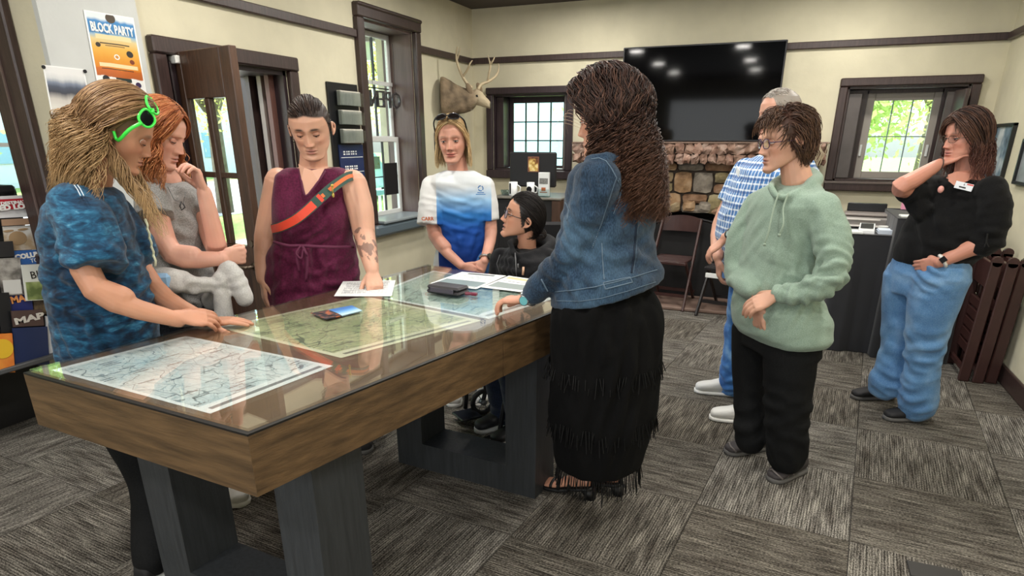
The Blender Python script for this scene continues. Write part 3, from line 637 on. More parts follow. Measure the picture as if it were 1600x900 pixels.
def folded_chair(loc, lean, lab):
    c = empty('folding_chair', loc, 0, lab, 'chair', 'folded chairs leaning by the right wall'); c.rotation_euler = (0, lean, 0)
    for yy in (0, .40):
        k = MB().box((-.032, yy, 0), (.032, yy+.028, .80), .006); k.add(*(lambda kk: (kk.v, kk.f))(MB().cyl((0, yy, .80), .032, .028, ax=1, n=14))); k.build('side_rail', chwood, c)
    MB().box((-.012, .03, .62), (.012, .40, .78), .004).build('backrest', chwood, c)
    for i in range(5): MB().box((.002, .04, .16+i*.075), (.026, .39, .22+i*.075), .003).build('seat_slat', chwood, c)
    MB().box((-.02, .03, .06), (0, .40, .09)).build('stretcher', chwood, c)
for i, (x, y, l, lb) in enumerate(((1.285, 4.86, 3, 'folded brown chair leaning by the right wall, the leftmost of the row'), (1.365, 4.85, 3, 'folded brown chair leaning by the right wall, second from the left'), (1.445, 4.88, 2.5, 'folded brown chair leaning by the right wall, the one nearest the wall'), (1.40, 5.42, 3, 'folded brown chair standing behind the front three by the right wall'))):
    folded_chair((x, y, .0), rad(l*.35), lb)

# ================================================================= desk with the monitor
dk = empty('reception_desk', (-2.09, 5.9, 0), 0, 'black fronted desk with a wooden end under the small window', 'desk')
dblack = mat('desk_black', '1d1c1e', .5, noise=.1, nscale=5); dbrown = mat('desk_end_brown', '4a352a', .45, noise=.25, nscale=8, nstretch=(4, 4, .6))
DZ = 1.02
def dbox(nm, a, b, m, c=.004): world_child(MB().box(a, b, c).build(nm, m), dk)
dbox('front_panel', (-2.46, 5.70, 0), (-1.93, 5.73, DZ-.025), dblack); dbox('end_panel', (-1.93, 5.68, 0), (-1.85, 6.25, DZ-.02), dbrown)
dbox('end_panel', (-2.50, 5.7, 0), (-2.46, 6.25, DZ-.02), dblack); dbox('worktop', (-2.52, 5.67, DZ-.02), (-1.84, 6.3, DZ), mat('desk_top_grey', '7a756c', .35), .006)
dbox('side_return', (-2.9, 5.9, .0), (-2.52, 6.4, .80), dblack); dbox('return_top', (-2.95, 5.88, .80), (-2.52, 6.42, .83), dblack)
dbox('drawer_front', (-2.4, 5.694, .55), (-2.0, 5.70, .90), dblack)
mo = empty('computer_monitor', (-2.19, 5.92, DZ), rad(3), 'black computer monitor seen from behind on the desk', 'monitor')
MB().box((-.24, -.018, .075), (.215, .018, .385), .012).build('housing', mat('monitor_black', '161518', .55), mo)
MB().box((-.035, .0, .01), (.035, .03, .2), .004).box((-.11, -.07, 0), (.11, .09, .012), .004).build('stand', MATS['monitor_black'], mo)
pm_ = ramp_mat('saint_picture', lambda N, L, tc: ramp(N, L, noise_n(N, L, tc.outputs['Object'], 22, 3), [(.38, '3a2016'), (.48, '8d5a2c'), (.56, 'd9b25c'), (.66, 'f0dca0')]), .5)
MB().box((-.055, -.026, .21), (.052, -.018, .345)).build('picture_frame', mat('picture_edge', '8a5b48', .5), mo)
MB().box((-.047, -.0275, .218), (.044, -.0255, .337)).build('picture', pm_, mo)
wm = mat('white_ceramic', 'e9ebea', .3)
for i, (px, lb, r) in enumerate(((802, 'white mug with a dark stripe, left of the monitor stand', .040), (829, 'white mug with a round black emblem, right of the monitor stand', .036))):
    p = at_y(px, 300, 5.78); mg = empty('mug', (p[0], 5.78, DZ), 0, lb, 'mug', 'mugs on the desk')
    MB().lathe([(r*.9, 0), (r, .01), (r, .125), (r*.9, .125), (r*.88, .02)], n=20).build('cup', wm, mg, True)
    if i: MB().lathe([(.019, 0), (.026, 0), (.026, .003), (.019, .003)], n=18).build('emblem', blackmetal, mg).matrix_local = Matrix.Translation((0, -r-.001, .065)) @ Matrix.Rotation(PI/2, 4, 'X')
    else: MB().box((-.022, -r-.001, .02), (-.008, -r+.012, .115)).build('stripe', blackmetal, mg)
    MB().tube([(r*.95, 0, .03), (r+.028, 0, .04), (r+.032, 0, .08), (r*.95, 0, .1)], .006).build('mug_handle', wm, mg, True)
p = at_y(850, 300, 5.76); bh = empty('leaflet_holder', (p[0], 5.76, DZ), rad(4), 'clear desk holder with white printed leaflets beside the monitor', 'holder')
MB().box((-.055, -.03, 0), (.055, .03, .008)).box((-.055, .02, 0), (.055, .026, .2)).box((-.055, -.032, 0), (.055, -.028, .07)).build('holder', glass('acrylic', 'eef4f4', 1, 1.45), bh)
MB().box((-.05, -.02, .01), (.05, .015, .215), .002).build('leaflets', mat('leaflet_white', 'eceeed', .5), bh)
MB().box((-.04, -.0215, .115), (.04, -.0200, .165)).build('printed_photo', ramp_mat('tiny_photo', lambda N, L, tc: ramp(N, L, noise_n(N, L, tc.outputs['Object'], 90, 2, (4, 1, 1)), [(.4, '34363c'), (.6, 'a8a6a0')])), bh)
MB().box((-.02, -.0215, .055), (.02, -.0200, .085)).box((-.035, -.0215, .04), (.035, -.0200, .047)).build('printed_logo', mat('logo_orange', 'b5643a', .5), bh)
bl = MB().lathe([(.03, 0), (.045, .02), (.05, .05), (.046, .05), (.03, .01)], n=18).build('glass_bowl', glass('bowl_glass', 'dfe8ea', 1, 1.5), None, True); pp_ = at_y(790, 303, 5.8); bl.location = (pp_[0], 5.8, DZ); tag(bl, 'small clear bowl at the left end of the desk', 'bowl')
# office chair behind the seated person
oc = empty('office_chair', (-1.62, 5.1, 0), rad(20), 'black office chair in front of the desk', 'chair')
MB().box((-.24, -.24, .45), (.24, .24, .53), .03).build('seat', blackmetal, oc); MB().box((-.22, .22, .56), (.22, .27, .86), .025).build('backrest', blackmetal, oc)
MB().cyl((0, 0, .1), .03, .36).build('column', blackmetal, oc)
for i in range(5):
    a = i*2*PI/5; MB().tube([(0, 0, .12), (.28*math.cos(a), .28*math.sin(a), .07)], [.022, .015]).build('leg', blackmetal, oc); MB().cyl((.28*math.cos(a)-.01, .28*math.sin(a), .03), .03, .025, ax=0).build('castor', blackmetal, oc)
for s in (-1, 1): MB().tube([(s*.24, .1, .5), (s*.28, .1, .62), (s*.28, -.12, .64)], .016).build('armrest', blackmetal, oc)

# ================================================================= cloth covered counter with the printer
ct = empty('cloth_counter', (.9, 5.5, 0), 0, 'counter under a black cloth that reaches the floor', 'counter')
cloth = mat('black_cloth', '1a1b20', .8, noise=.12, nscale=6, bump=.2, bscale=8, sheen=.2)
def draped(x0, x1, y0, y1, z1, nm):
    k = MB(); n = 90; v = []; per = [(x0, y0), (x1, y0), (x1, y1), (x0, y1)]; pts = []
    for i in range(4):
        a, b = np.array(per[i]), np.array(per[(i+1) % 4]); m_ = max(4, int(n*np.linalg.norm(b-a)/3)); nrm = np.array([(b-a)[1], -(b-a)[0]])/np.linalg.norm(b-a)
        for q in range(m_): pts.append((a+(b-a)*q/m_, nrm))
    N_ = len(pts)
    for lv, zz in enumerate((z1, z1-.01, z1-.3, .35, .004)):
        for q, (p, nr) in enumerate(pts):
            am = 0 if lv < 2 else (.012*math.sin(q*.7)+.008*math.sin(q*1.9+1))*lv*.35+.006*lv
            v.append((p[0]+nr[0]*am, p[1]+nr[1]*am, zz))
    f = [(l*N_+(q+1) % N_, l*N_+q, (l+1)*N_+q, (l+1)*N_+(q+1) % N_)[::-1] for l in range(4) for q in range(N_)]+[tuple(range(N_))]
    world_child(k.add(v, f).build(nm, cloth, None, True), ct)
draped(.43, .80, 5.30, 6.1, .875, 'table_cloth'); draped(.76, 1.22, 5.22, 6.0, 1.005, 'raised_cloth')
for x, y, z in ((.5, 5.4, .86), (.5, 6.0, .86), (1.1, 5.3, .99), (1.1, 5.9, .99)): world_child(MB().box((x-.02, y-.02, 0), (x+.02, y+.02, z)).build('leg', blackmetal), ct)
pr = empty('printer', (.625, 5.86, .876), rad(-4), 'silver and black desktop printer at the back of the counter', 'printer')
MB().box((-.16, -.13, 0), (.16, .13, .075), .012).build('lower_body', mat('printer_silver', '8f8a86', .35, metal=.3), pr); MB().box((-.155, -.10, .078), (.155, .13, .10), .008).build('upper_body', mat('printer_taupe', '857c77', .4), pr)
MB().box((-.14, .09, .10), (.14, .12, .165), .005).build('paper_tray', mat('printer_black', '141416', .3), pr); MB().box((-.15, -.20, .01), (.12, -.12, .02), .003).box((-.15, -.15, .055), (.1, -.125, .066), .003).build('output_tray', mat('printer_light', 'c9c4be', .4), pr)
cdm = empty('card_terminal', (.60, 5.42, .876), rad(-6), 'white card terminal with a dark tilted screen on the counter', 'card reader')
MB().add([(-.055, -.07, 0), (.055, -.07, 0), (.055, .07, 0), (-.055, .07, 0), (-.05, -.065, .02), (.05, -.065, .02), (.05, .065, .06), (-.05, .065, .06)], [(3, 2, 1, 0), (4, 5, 6, 7), (0, 1, 5, 4), (1, 2, 6, 5), (2, 3, 7, 6), (3, 0, 4, 7)]).build('body', mat('terminal_white', 'd8dadb', .35), cdm)
MB().add([(-.042, -.03, .0325), (.042, -.03, .0325), (.042, .058, .0595), (-.042, .058, .0595)], [(0, 1, 2, 3)]).build('screen', mat('terminal_screen', '20262e', .15), cdm)
for i, (x, y, s, c, lb) in enumerate(((.50, 5.40, (.07, .09, .012), 'dfe2e0', 'low white stack of papers left of the card terminal'), (.72, 5.42, (.05, .07, .03), 'dbe4f0', 'small blue and white pile of cards right of the card terminal'), (.735, 5.60, (.045, .045, .03), 'e6e6e2', 'white tape roll beside the printer'))):
    if i < 2:
        o = MB(); 
        for q in range(4): o.box((-s[0]+.004*(q % 2), -s[1], q*s[2]/4), (s[0], s[1]-.003*(q % 2), (q+.85)*s[2]/4))
        o = o.build('paper_stack', mat('stack_%d' % i, c, .6))
    else: o = MB().lathe([(.02, 0), (.042, 0), (.042, .03), (.02, .03)], n=18).build('tape_roll', mat('tape_white', c, .5))
    o.location = (x, y, .877); tag(o, lb, 'paper' if i < 2 else 'tape')
o = MB().box((-.07, -.06, 0), (.07, .06, .012), .002).build('paper_stack', MATS['stack_0']); o.location = (.85, 5.32, 1.007); tag(o, 'white papers on the raised end of the counter', 'paper')
pk = MB().box((0, 0, 0), (.07, .004, .13), .001).build('pink_note', mat('pink_paper', 'e79ab8', .6)); pk.location = (.86, 5.9, 1.007); pk.rotation_euler.x = rad(-8); tag(pk, 'pink card standing behind the woman in black', 'card')

# ================================================================= right wall things
def frame_pic(name, y0, y1, z0, z1, m, lab, group=None):
    f = empty(name, (RX, (y0+y1)/2, z0), 0, lab, 'picture', group)
    fr = MB(); t = .022
    for a, b, c, d in ((y0, y0+t, z0, z1), (y1-t, y1, z0, z1), (y0, y1, z0, z0+t), (y0, y1, z1-t, z1)): fr.box((RX-.03, a, c), (RX-.001, b, d), .003)
    world_child(fr.build('frame', mat('frame_black', '16181a', .35)), f); world_child(MB().box((RX-.012, y0+t, z0+t), (RX-.002, y1-t, z1-t)).build('print', m), f)
pic1 = ramp_mat('blue_grey_photo', lambda N, L, tc: ramp(N, L, noise_n(N, L, tc.outputs['Object'], 4, 5), [(.35, '2f3b46'), (.5, '7b93a3'), (.65, 'd4dde0')]), .2)
frame_pic('framed_picture', 6.06, 6.60, 1.16, 1.63, pic1, 'black framed blue-grey picture on the right wall behind the woman in black', 'pictures on the right wall')
frame_pic('framed_picture', 5.35, 5.76, 1.22, 1.52, mat('grey_print', '8d9294', .4, noise=.3, nscale=8), 'small dark framed grey print at the right edge of the wall', 'pictures on the right wall')
hl = empty('leaflet_holder', (RX, 4.45, .78), 0, 'clear leaflet holder at the right edge near the folded chairs', 'holder')
world_child(MB().box((RX-.012, 4.36, .80), (RX-.002, 4.52, 1.02)).box((RX-.06, 4.36, .78), (RX-.055, 4.52, .93)).box((RX-.06, 4.36, .78), (RX-.002, 4.52, .786)).build('pocket', glass('acrylic2', 'e4eaf0', 1, 1.45)), hl)
world_child(MB().box((RX-.04, 4.37, .79), (RX-.02, 4.51, .98), .002).build('leaflets', ramp_mat('leaflet_navy', lambda N, L, tc: ramp(N, L, noise_n(N, L, tc.outputs['Object'], 20, 3), [(.4, '27304a'), (.55, 'aab3c8')]))), hl)
bn = empty('black_case', (1.34, 6.1, 0), rad(5), 'black equipment case standing between the counter and the folded chairs', 'case')
MB().box((-.10, -.14, 0), (.10, .14, .5), .02).build('shell', mat('case_black', '101013', .6), bn); MB().tube([(-.05, 0, .5), (-.05, 0, .53), (.05, 0, .53), (.05, 0, .5)], .008).build('handle', blackmetal, bn)
MB().box((-.102, -.142, .24), (.102, .142, .26)).build('latch_band', mat('case_band', '2d2d32', .4), bn)
o = MB().box((-.09, -.05, 0), (.09, .05, .006), .002).build('floor_outlet', mat('outlet_dark', '2c2a29', .5)); o.location = tuple(at_z(1462, 897, .001)); tag(o, 'dark floor outlet cover set in the carpet at the lower right', 'outlet cover')

# ================================================================= left wall things
def wallsheet(name, pxs, m, lab, cat, off=.033, group=None):
    q = [at_x(x, y, LX+off) for x, y in pxs]   # TL TR BR BL
    me = bpy.data.meshes.new(name); P = [q[3], q[2], q[1], q[0]]; v = [tuple(p) for p in P]+[(p[0]+.002, p[1], p[2]) for p in P]
    me.from_pydata(v, [], [(3, 2, 1, 0), (4, 5, 6, 7), (0, 1, 5, 4), (1, 2, 6, 5), (2, 3, 7, 6), (3, 0, 4, 7)]); uv = me.uv_layers.new(name='uv'); cs = [(0, 0), (1, 0), (1, 1), (0, 1)]
    for l in me.loops: uv.data[l.index].uv = cs[l.vertex_index % 4]
    return tag(link(name, me, m), lab, cat, group), q
def uvsep(m):
    N, L = nodes(m); uv = N.new('ShaderNodeUVMap'); uv.uv_map = 'uv'; su = N.new('ShaderNodeSeparateXYZ'); L.new(uv.outputs[0], su.inputs[0]); return N, L, uv, su
def band(N, L, o, lo, hi): return math_n(N, L, 'MULTIPLY', math_n(N, L, 'GREATER_THAN', o, lo), math_n(N, L, 'LESS_THAN', o, hi))
pmt = mat('block_party_poster', 'ffffff', .5); N, L, uv, su = uvsep(pmt)
u_, v_ = su.outputs[0], su.outputs[1]
wob = math_n(N, L, 'ADD', v_, math_n(N, L, 'MULTIPLY', noise_n(N, L, uv.outputs[0], 3, 3, (1, .3, 1)), .12))
c = ramp(N, L, wob, [(0, 'eeeeea'), (.22, 'eeeeea'), (.23, 'b5602c'), (.33, 'c96a2a'), (.34, 'd98428'), (.47, 'e09a30'), (.60, 'e5b04a'), (.72, 'dcc890'), (.78, '8fb4cc'), (.80, '3f7fb4'), (.95, '3f86c0'), (.99, 'dfe7ea')])
for v0, v1, u0, u1, cc in ((.66, .72, .14, .86, 'e9d6a4'), (.30, .35, .12, .9, 'ecd9a8'), (.60, .615, .2, .8, '3a2a22'), (.575, .585, .3, .7, '5a3a26'), (.27, .28, .15, .8, '3a2a22'), (.12, .17, .4, .72, '2d3a36')):
    c = mixc(N, L, math_n(N, L, 'MULTIPLY', band(N, L, v_, v0, v1), band(N, L, u_, u0, u1)), c, cc)
for du, dv, r, cc in ((.5, .44, .055, 'f2efe6'), (.5, .44, .035, 'c98a3a'), (.78, .5, .07, '2a2620'), (.2, .14, .07, '24262a'), (.5, .94, .10, '4a3e30'), (.16, .58, .05, '2e2620'), (.85, .1, .06, '3c2c50'), (.8, .4, .05, '7c3a20')):
    d = math_n(N, L, 'ADD', math_n(N, L, 'POWER', math_n(N, L, 'SUBTRACT', u_, du), 2), math_n(N, L, 'MULTIPLY', math_n(N, L, 'POWER', math_n(N, L, 'SUBTRACT', v_, dv), 2), 2.6))
    c = mixc(N, L, math_n(N, L, 'LESS_THAN', d, r*r), c, cc)
c = mixc(N, L, math_n(N, L, 'MULTIPLY', band(N, L, u_, .03, .97), band(N, L, v_, .015, .985)), 'f4f4f2', c)
L.new(c, N['Principled BSDF'].inputs['Base Color'])
ps, q = wallsheet('event_poster', [(130, 15), (208, 28), (229, 146), (153, 138)], pmt, 'orange and blue BLOCK PARTY poster on the grey pier', 'poster')
ink_w = mat('ink_white', 'f4f4f0', .6); ink_d = mat('ink_dark', '26211f', .6)
TLq, TRq, BRq, BLq = q
def on_sheet(u, v): a = TLq+(TRq-TLq)*u; b = BLq+(BRq-BLq)*u; return a+(b-a)*v
def wtext(body, size, m, par, p, width=None, off=.004, bold=.002): return text('lettering', body, size, m, par, (p[0]+off, p[1], p[2]), (PI/2, 0, PI/2), width=width, bold=bold)
wtext('BLOCK PARTY', .055, ink_w, ps, on_sheet(.5, .20), .235)
wtext('DOWNTOWN', .016, ink_d, ps, on_sheet(.5, .345), .14) if False else None
lp = mat('landscape_flyer', 'ffffff', .5); N, L, uv, su = uvsep(lp); v_ = math_n(N, L, 'ADD', su.outputs[1], math_n(N, L, 'MULTIPLY', noise_n(N, L, uv.outputs[0], 4, 3, (1, .1, 1)), .12))
c = ramp(N, L, v_, [(0, 'a8a9a6'), (.18, '8a8c8e'), (.3, 'c9c8c2'), (.42, 'dcd9d0'), (.55, 'c9c4bc'), (.66, '3f424c'), (.74, '4b5262'), (.80, '7c8698'), (.87, 'd2d4d4'), (.95, 'e4e4e2')])
c = mixc(N, L, math_n(N, L, 'MULTIPLY', band(N, L, su.outputs[0], .03, .97), band(N, L, su.outputs[1], .02, .98)), 'f0f0ee', c); L.new(c, N['Principled BSDF'].inputs['Base Color'])
ps2, q2 = wallsheet('landscape_flyer', [(66, 101), (131, 108), (150, 210), (85, 205)], lp, 'pale landscape flyer pinned left of the block party poster', 'poster')
for p in (q2[0], q2[1]): MB().cyl((p[0]+.002, p[1]+.0, p[2]-.01), .008, .006, ax=0).build('pin', blackmetal, ps2)

# brochure rack on the wall between the door and the tall window
wr = empty('wall_brochure_rack', (LX, 4.48, 1.25), 0, 'black wall rack of clear pockets above a navy sign, left of the tall window', 'rack')
Y0, Y1, Z0, Z1 = 4.30, 4.68, 1.22, 1.915
world_child(MB().box((LX+.001, Y0, Z0-.35), (LX+.02, Y1, Z1), .004).build('backboard', blackmetal), wr)
ac = glass('pocket_acrylic', 'e8ecec', 1, 1.5)
for i in range(3):
    zz = Z1-.16-i*.135
    world_child(MB().box((LX+.075, Y0+.07, zz), (LX+.08, Y1-.02, zz+.095)).box((LX+.02, Y0+.07, zz-.005), (LX+.08, Y1-.02, zz)).box((LX+.02, Y0+.07, zz), (LX+.08, Y0+.074, zz+.1)).build('pocket', ac), wr)
    world_child(MB().box((LX+.03, Y0+.085, zz+.002), (LX+.065, Y1-.035, zz+.105), .003).build('leaflets', mat('pocket_paper', 'bdb9ae', .6, noise=.15, nscale=90, nstretch=(.1, 1, .1))), wr)
sgn = world_child(MB().box((LX+.02, Y0+.06, Z0-.33), (LX+.028, Y1-.005, Z1-.44)).build('navy_sign', mat('navy_print', '1e2c55', .4)), wr)
for i in range(5):
    zz = Z1-.49-i*.11
    world_child(MB().box((LX+.028, Y0+.075, zz-.045), (LX+.0290, Y1-.015, zz-.041)).build('rule', ink_w), wr)
    for q_ in range(2): t_ = MB(); [t_.box((LX+.028, Y0+.11+j*.03+(.008*((i+j) % 2)), zz-.006-.018*q_), (LX+.0292, Y0+.132+j*.03, zz+.005-.018*q_)) for j in range(6)]; world_child(t_.build('printed_line', ink_w), wr)
# black panel and OPEN sign hanging in the tall window
o = MB().box((LX-.17, 5.26, 1.03), (LX-.165, 5.49, 1.31)).tube([(LX-.167, 5.38, 1.31), (LX-.167, 5.38, 1.46)], .002).build('black_panel', mat('panel_black', '1a1a1c', .5)); o.name = 'hanging_sign'; tag(o, 'black rectangular sheet hanging in the tall window', 'sign')
ob = mat('neon_tube_off', '3a3536', .3)
os_ = text('open_sign', 'OPEN', .20, ob, None, (LX-.13, 5.31, 1.835), (PI/2, 0, PI/2), depth=.01, mirror=True, width=.48, bold=-.002); tag(os_, 'dark OPEN sign hanging in the tall window, seen reversed', 'sign')
for yy in (5.12, 5.48): o_ = MB().box((0, yy-5.30-.002, 1.87-1.79), (0.002, yy-5.30+.002, 2.3-1.79)).build('hanging_wire', blackmetal); o_.parent = None; o_.location = (LX-.13, 5.30, 1.79); world_child(o_, os_) if False else None; o_['category'] = 'wire'; o_['label'] = 'thin wire holding the OPEN sign, %s' % ('nearer the door' if yy < 5.3 else 'nearer the corner')

# small black switch box on the wall behind the blonde woman
o = MB().box((LX, 5.93, 1.32), (LX+.04, 5.99, 1.58), .006).build('wall_sconce', mat('grey_device', '3b3b3e', .5)); tag(o, 'narrow dark box on the wall just below the deer head', 'wall box')
# vases and twigs on the mantel
o = MB().box((-.05, -.05, 0), (.05, .05, .10), .01).build('black_box', blackmetal); o.location = (.13, 6.6, 1.494); tag(o, 'small black speaker on the right end of the mantel', 'speaker')
vs = empty('basket', (.23, 6.55, 1.30), 0, 'twig basket at the right end of the mantel', 'basket')
R2 = np.random.RandomState(3)
for i in range(9):
    a = R2.uniform(-1, 1, 4); MB().tube([(a[0]*.03, -.13, 0), (a[1]*.06, -.14, .1), (a[2]*.07, -.13, .19)], [.004, .003, .002], 5).build('twig', mat('twig_tan', 'a99b80', .8), vs)
# ceiling downlights
for i, (x, y) in enumerate(LAMPS):
    l = empty('ceiling_downlight', (x, y, CZ), 0, None, 'ceiling light', 'round ceiling downlights'); l['label'] = 'round recessed downlight of the dark ceiling, %s, %s' % (('left side', 'middle', 'right side')[0 if x < -1.5 else (1 if x < 0 else 2)], {-.6: 'behind the camera', 1.1: 'above the near end of the table', 2.9: 'above the far end of the table', 4.6: 'above the middle of the room', 6.0: 'by the fireplace wall'}[y])
    MB().lathe([(.075, -.004), (.095, -.004), (.095, 0), (.075, 0)], n=20).build('trim_ring', whitesash, l); MB().cyl((0, 0, -.003), .074, .002, n=20).build('lens', MATS.get('lamp_glow') or emis('lamp_glow', 'fff4e0', 9), l)


# ================================================================= brochure rack in the bay
rk = empty('brochure_rack', (-3.75, 1.75, 0), 0, 'black floor rack full of brochures behind the girl in the tie-dye shirt', 'rack')
def rk_add(o): return world_child(o, rk)
rk_add(MB().box((-4.15, 1.0, 0), (-3.88, 2.20, .42)).build('base', mat('rack_black', '131314', .6)))
for i, zz in enumerate((.40, .66, .86, 1.04)): rk_add(MB().box((-4.1, 1.0, zz-.015), (-3.66+.0*i, 2.20, zz), .003).build('shelf', MATS['rack_black']))
for yy in (1.0, 2.19): rk_add(MB().box((-4.12, yy, .4), (-3.64, yy+.012, 1.28)).build('side_panel', MATS['rack_black']))
rk_add(MB().box((-4.14, 1.0, .4), (-4.11, 2.2, 1.28)).build('back_panel', MATS['rack_black']))
rk_add(MB().box((-3.75, 1.0, 1.262), (-3.63, 2.2, 1.30), .01).build('top_rail', MATS['rack_black']))
RXP = -3.62
def sheet_px(name, q, m, par=None, X=RXP, t=.010, lab=None, cat=None, grp=None):
    P = [at_x(x, y, X) for x, y in q]; v = [tuple(p) for p in P]+[(p[0]-t, p[1], p[2]) for p in P]
    o = MB().add(v, [(0, 3, 2, 1), (4, 5, 6, 7), (0, 1, 5, 4), (1, 2, 6, 5), (2, 3, 7, 6), (3, 0, 4, 7)]).build(name, m)
    if par is not None: o.parent = par
    if lab: tag(o, lab, cat, grp)
    return o, P
def R4(x0, y0, x1, y1, s=.13): return [(x0, y0), (x1, y0-(x1-x0)*.05), (x1+(y1-y0)*s, y1-(x1-x0)*.05), (x0+(y1-y0)*s, y1)]
def noise_mat(nm, cols, sc=14): return ramp_mat(nm, lambda N, L, tc: ramp(N, L, noise_n(N, L, tc.outputs['Object'], sc, 4), [(.36, cols[0]), (.5, cols[1]), (.64, cols[2])]), .45)
hd, P = sheet_px('header_board', R4(-6, 307, 62, 341), mat('header_white', 'e2e5e6', .5), None, X=-3.625); world_child(hd, rk)
o, P = sheet_px('header_band', R4(-6, 312, 60, 328), mat('header_red', 'b5202e', .5), None, X=-3.612, t=.004); world_child(o, rk)
def lab_text(body, px, py, size, m, width, X=-3.606, par=rk, bold=.001):
    p = at_x(px, py, X); t = text('lettering', body, size, m, None, tuple(p), (PI/2, 0, PI/2), width=width, bold=bold); world_child(t, par); return t
lab_text('DESTINATION', 29, 316, .020, ink_w, .17); lab_text('RED LODGE', 29, 323, .034, ink_w, .24, bold=.002)
G = 'brochures in the rack'
items = [('animal_brochure', R4(5, 354, 60, 392), noise_mat('print_fawn', ('b09a7c', 'd9d6cf', 'e6e5e0'), 9), 'white brochure with a fawn coloured animal below the red header'),
 ('brochure', R4(3, 343, 60, 353), mat('print_tan', 'a98a70', .5), 'brochure showing only its tan top edge under the red header'),
 ('brochure', R4(-5, 378, 20, 402), mat('print_charcoal', '2a292b', .5), 'charcoal brochure at the far left of the second row'),
 ('brochure', R4(22, 392, 66, 414), mat('print_blue', '3c6cb4', .45), 'blue brochure lettered in white in the second row'),
 ('brochure', R4(-4, 404, 31, 462), noise_mat('print_bear', ('3d3a38', '7c7873', 'b4b0aa')), 'grey photo brochure at the left of the third row'),
 ('brochure', R4(34, 414, 76, 470), mat('print_white', 'dcdfd8', .5), 'white topped green brochure with black letters'),
 ('map_brochure', R4(10, 455, 48, 487), mat('print_navy', '202a6a', .45), 'navy map brochure lettered in orange'),
 ('map_brochure', R4(18, 486, 66, 511), mat('print_brown', '4c3a36', .5), 'brown map brochure lettered in pale grey'),
 ('brochure', R4(-6, 458, 14, 520), mat('print_black', '17181a', .5), 'black brochure at the far left above the orange one'),
 ('brochure', R4(52, 468, 86, 492), noise_mat('print_earth', ('3a2f26', '6d5a44', 'a08a68')), 'earth coloured brochure beside the maps'),
 ('brochure', R4(20, 513, 74, 572, .06), mat('print_deep_blue', '1f2c52', .4), 'large deep blue brochure in the bottom row'),
 ('brochure', R4(-6, 522, 19, 583, .08), noise_mat('print_orange', ('a03a1c', 'c86428', 'd98a3a'), 5), 'orange brochure with a yellow disc in the bottom row'),
 ('brochure', R4(71, 494, 88, 560, .10), mat('print_pale', 'c9ccd4', .5), 'pale brochure standing at the right end of the bottom row')]
for i, (nm, q, m, lb) in enumerate(items):
    X = -3.62+.012*(i % 3)+(.03 if q[0][1] > 480 else 0); o, P = sheet_px(nm, q, m, None, X, .008, lb, 'brochure', G)
    c = sum(P)/4
    def on_o(bld, name, mm): k = bld.build(name, mm, o); return k
    if 'orange' in lb and 'disc' in lb: on_o(MB().cyl(tuple(at_x(4, 545, X+.001)), .05, .002, ax=0), 'printed_disc', mat('disc_yellow', 'd9b02c', .5))
    if 'lettered in white' in lb: t = text('lettering', 'COLUMBUS', .034, ink_w, o, tuple(at_x(54, 398, X+.002)), (PI/2, 0, PI/2), width=.20, bold=.002); t = text('lettering', 'TO', .03, ink_w, o, tuple(at_x(54, 407, X+.002)), (PI/2, 0, PI/2))
    if 'black letters' in lb: text('lettering', 'BI', .055, ink_d, o, tuple(at_x(54, 430, X+.002)), (PI/2, 0, PI/2)); k, _ = sheet_px('printed_photo', R4(40, 441, 78, 469), noise_mat('print_green', ('5d6e3e', '8f9f62', 'b4bd90'), 10), o, X+.001, .001)
    if 'orange' in lb and 'navy' in lb: text('lettering', 'MAP', .05, mat('ink_orange', 'e59a5a', .6), o, tuple(at_x(32, 467, X+.002)), (PI/2, 0, PI/2), bold=.002)
    if 'pale grey' in lb: text('lettering', 'MAP', .045, mat('ink_grey', 'c9c4bc', .6), o, tuple(at_x(46, 498, X+.002)), (PI/2, 0, PI/2), bold=.002, width=.15)
    if 'grey photo' in lb: k, _ = sheet_px('printed_text', R4(4, 438, 32, 460), mat('print_offwhite', 'd5d5d2', .5), o, X+.001, .001)
    if 'fawn' in lb:
        pp = at_x(28, 372, X+.002); MB().ell(tuple(pp), (.001, .045, .035), 14, 8).ell(tuple(pp+np.array([0, -.035, .04])), (.001, .028, .006), 10, 6).ell(tuple(pp+np.array([0, .035, .04])), (.001, .028, .006), 10, 6).build('printed_animal', mat('ink_fawn', 'a58a68', .6), o)
rk_add(MB().box((-3.66, 1.0, .40), (-3.55, 2.2, .425), .004).build('lip', mat('rack_grey', '4a4b4c', .5)))
# ================================================================= figure kit
def unit(v): v = np.asarray(v, float); return v/max(1e-9, np.linalg.norm(v))
def rings(k, secs, n=24, cap=True):
    """closed loft through rings: each (centre, x axis, y axis, half width, front depth, back depth, squareness)"""
    a = np.arange(n)*2*PI/n; v = []
    for c, X, Y, w, df, db, p in secs:
        sx, cy = np.sin(a), np.cos(a); e = 2/p
        sx_ = np.sign(sx)*np.abs(sx)**e; cy_ = np.sign(cy)*np.abs(cy)**e
        v.append(np.asarray(c)[None]+np.asarray(X)[None]*(w*sx_)[:, None]+np.asarray(Y)[None]*(np.where(cy_ > 0, df, db)*cy_)[:, None])
    v = np.concatenate(v); m = len(secs); f = [(i*n+q, (i+1)*n+q, (i+1)*n+(q+1) % n, i*n+(q+1) % n) for i in range(m-1) for q in range(n)]
    if cap: f += [tuple(range(n)), tuple(range((m-1)*n, m*n))[::-1]]
    return k.add(v, f)
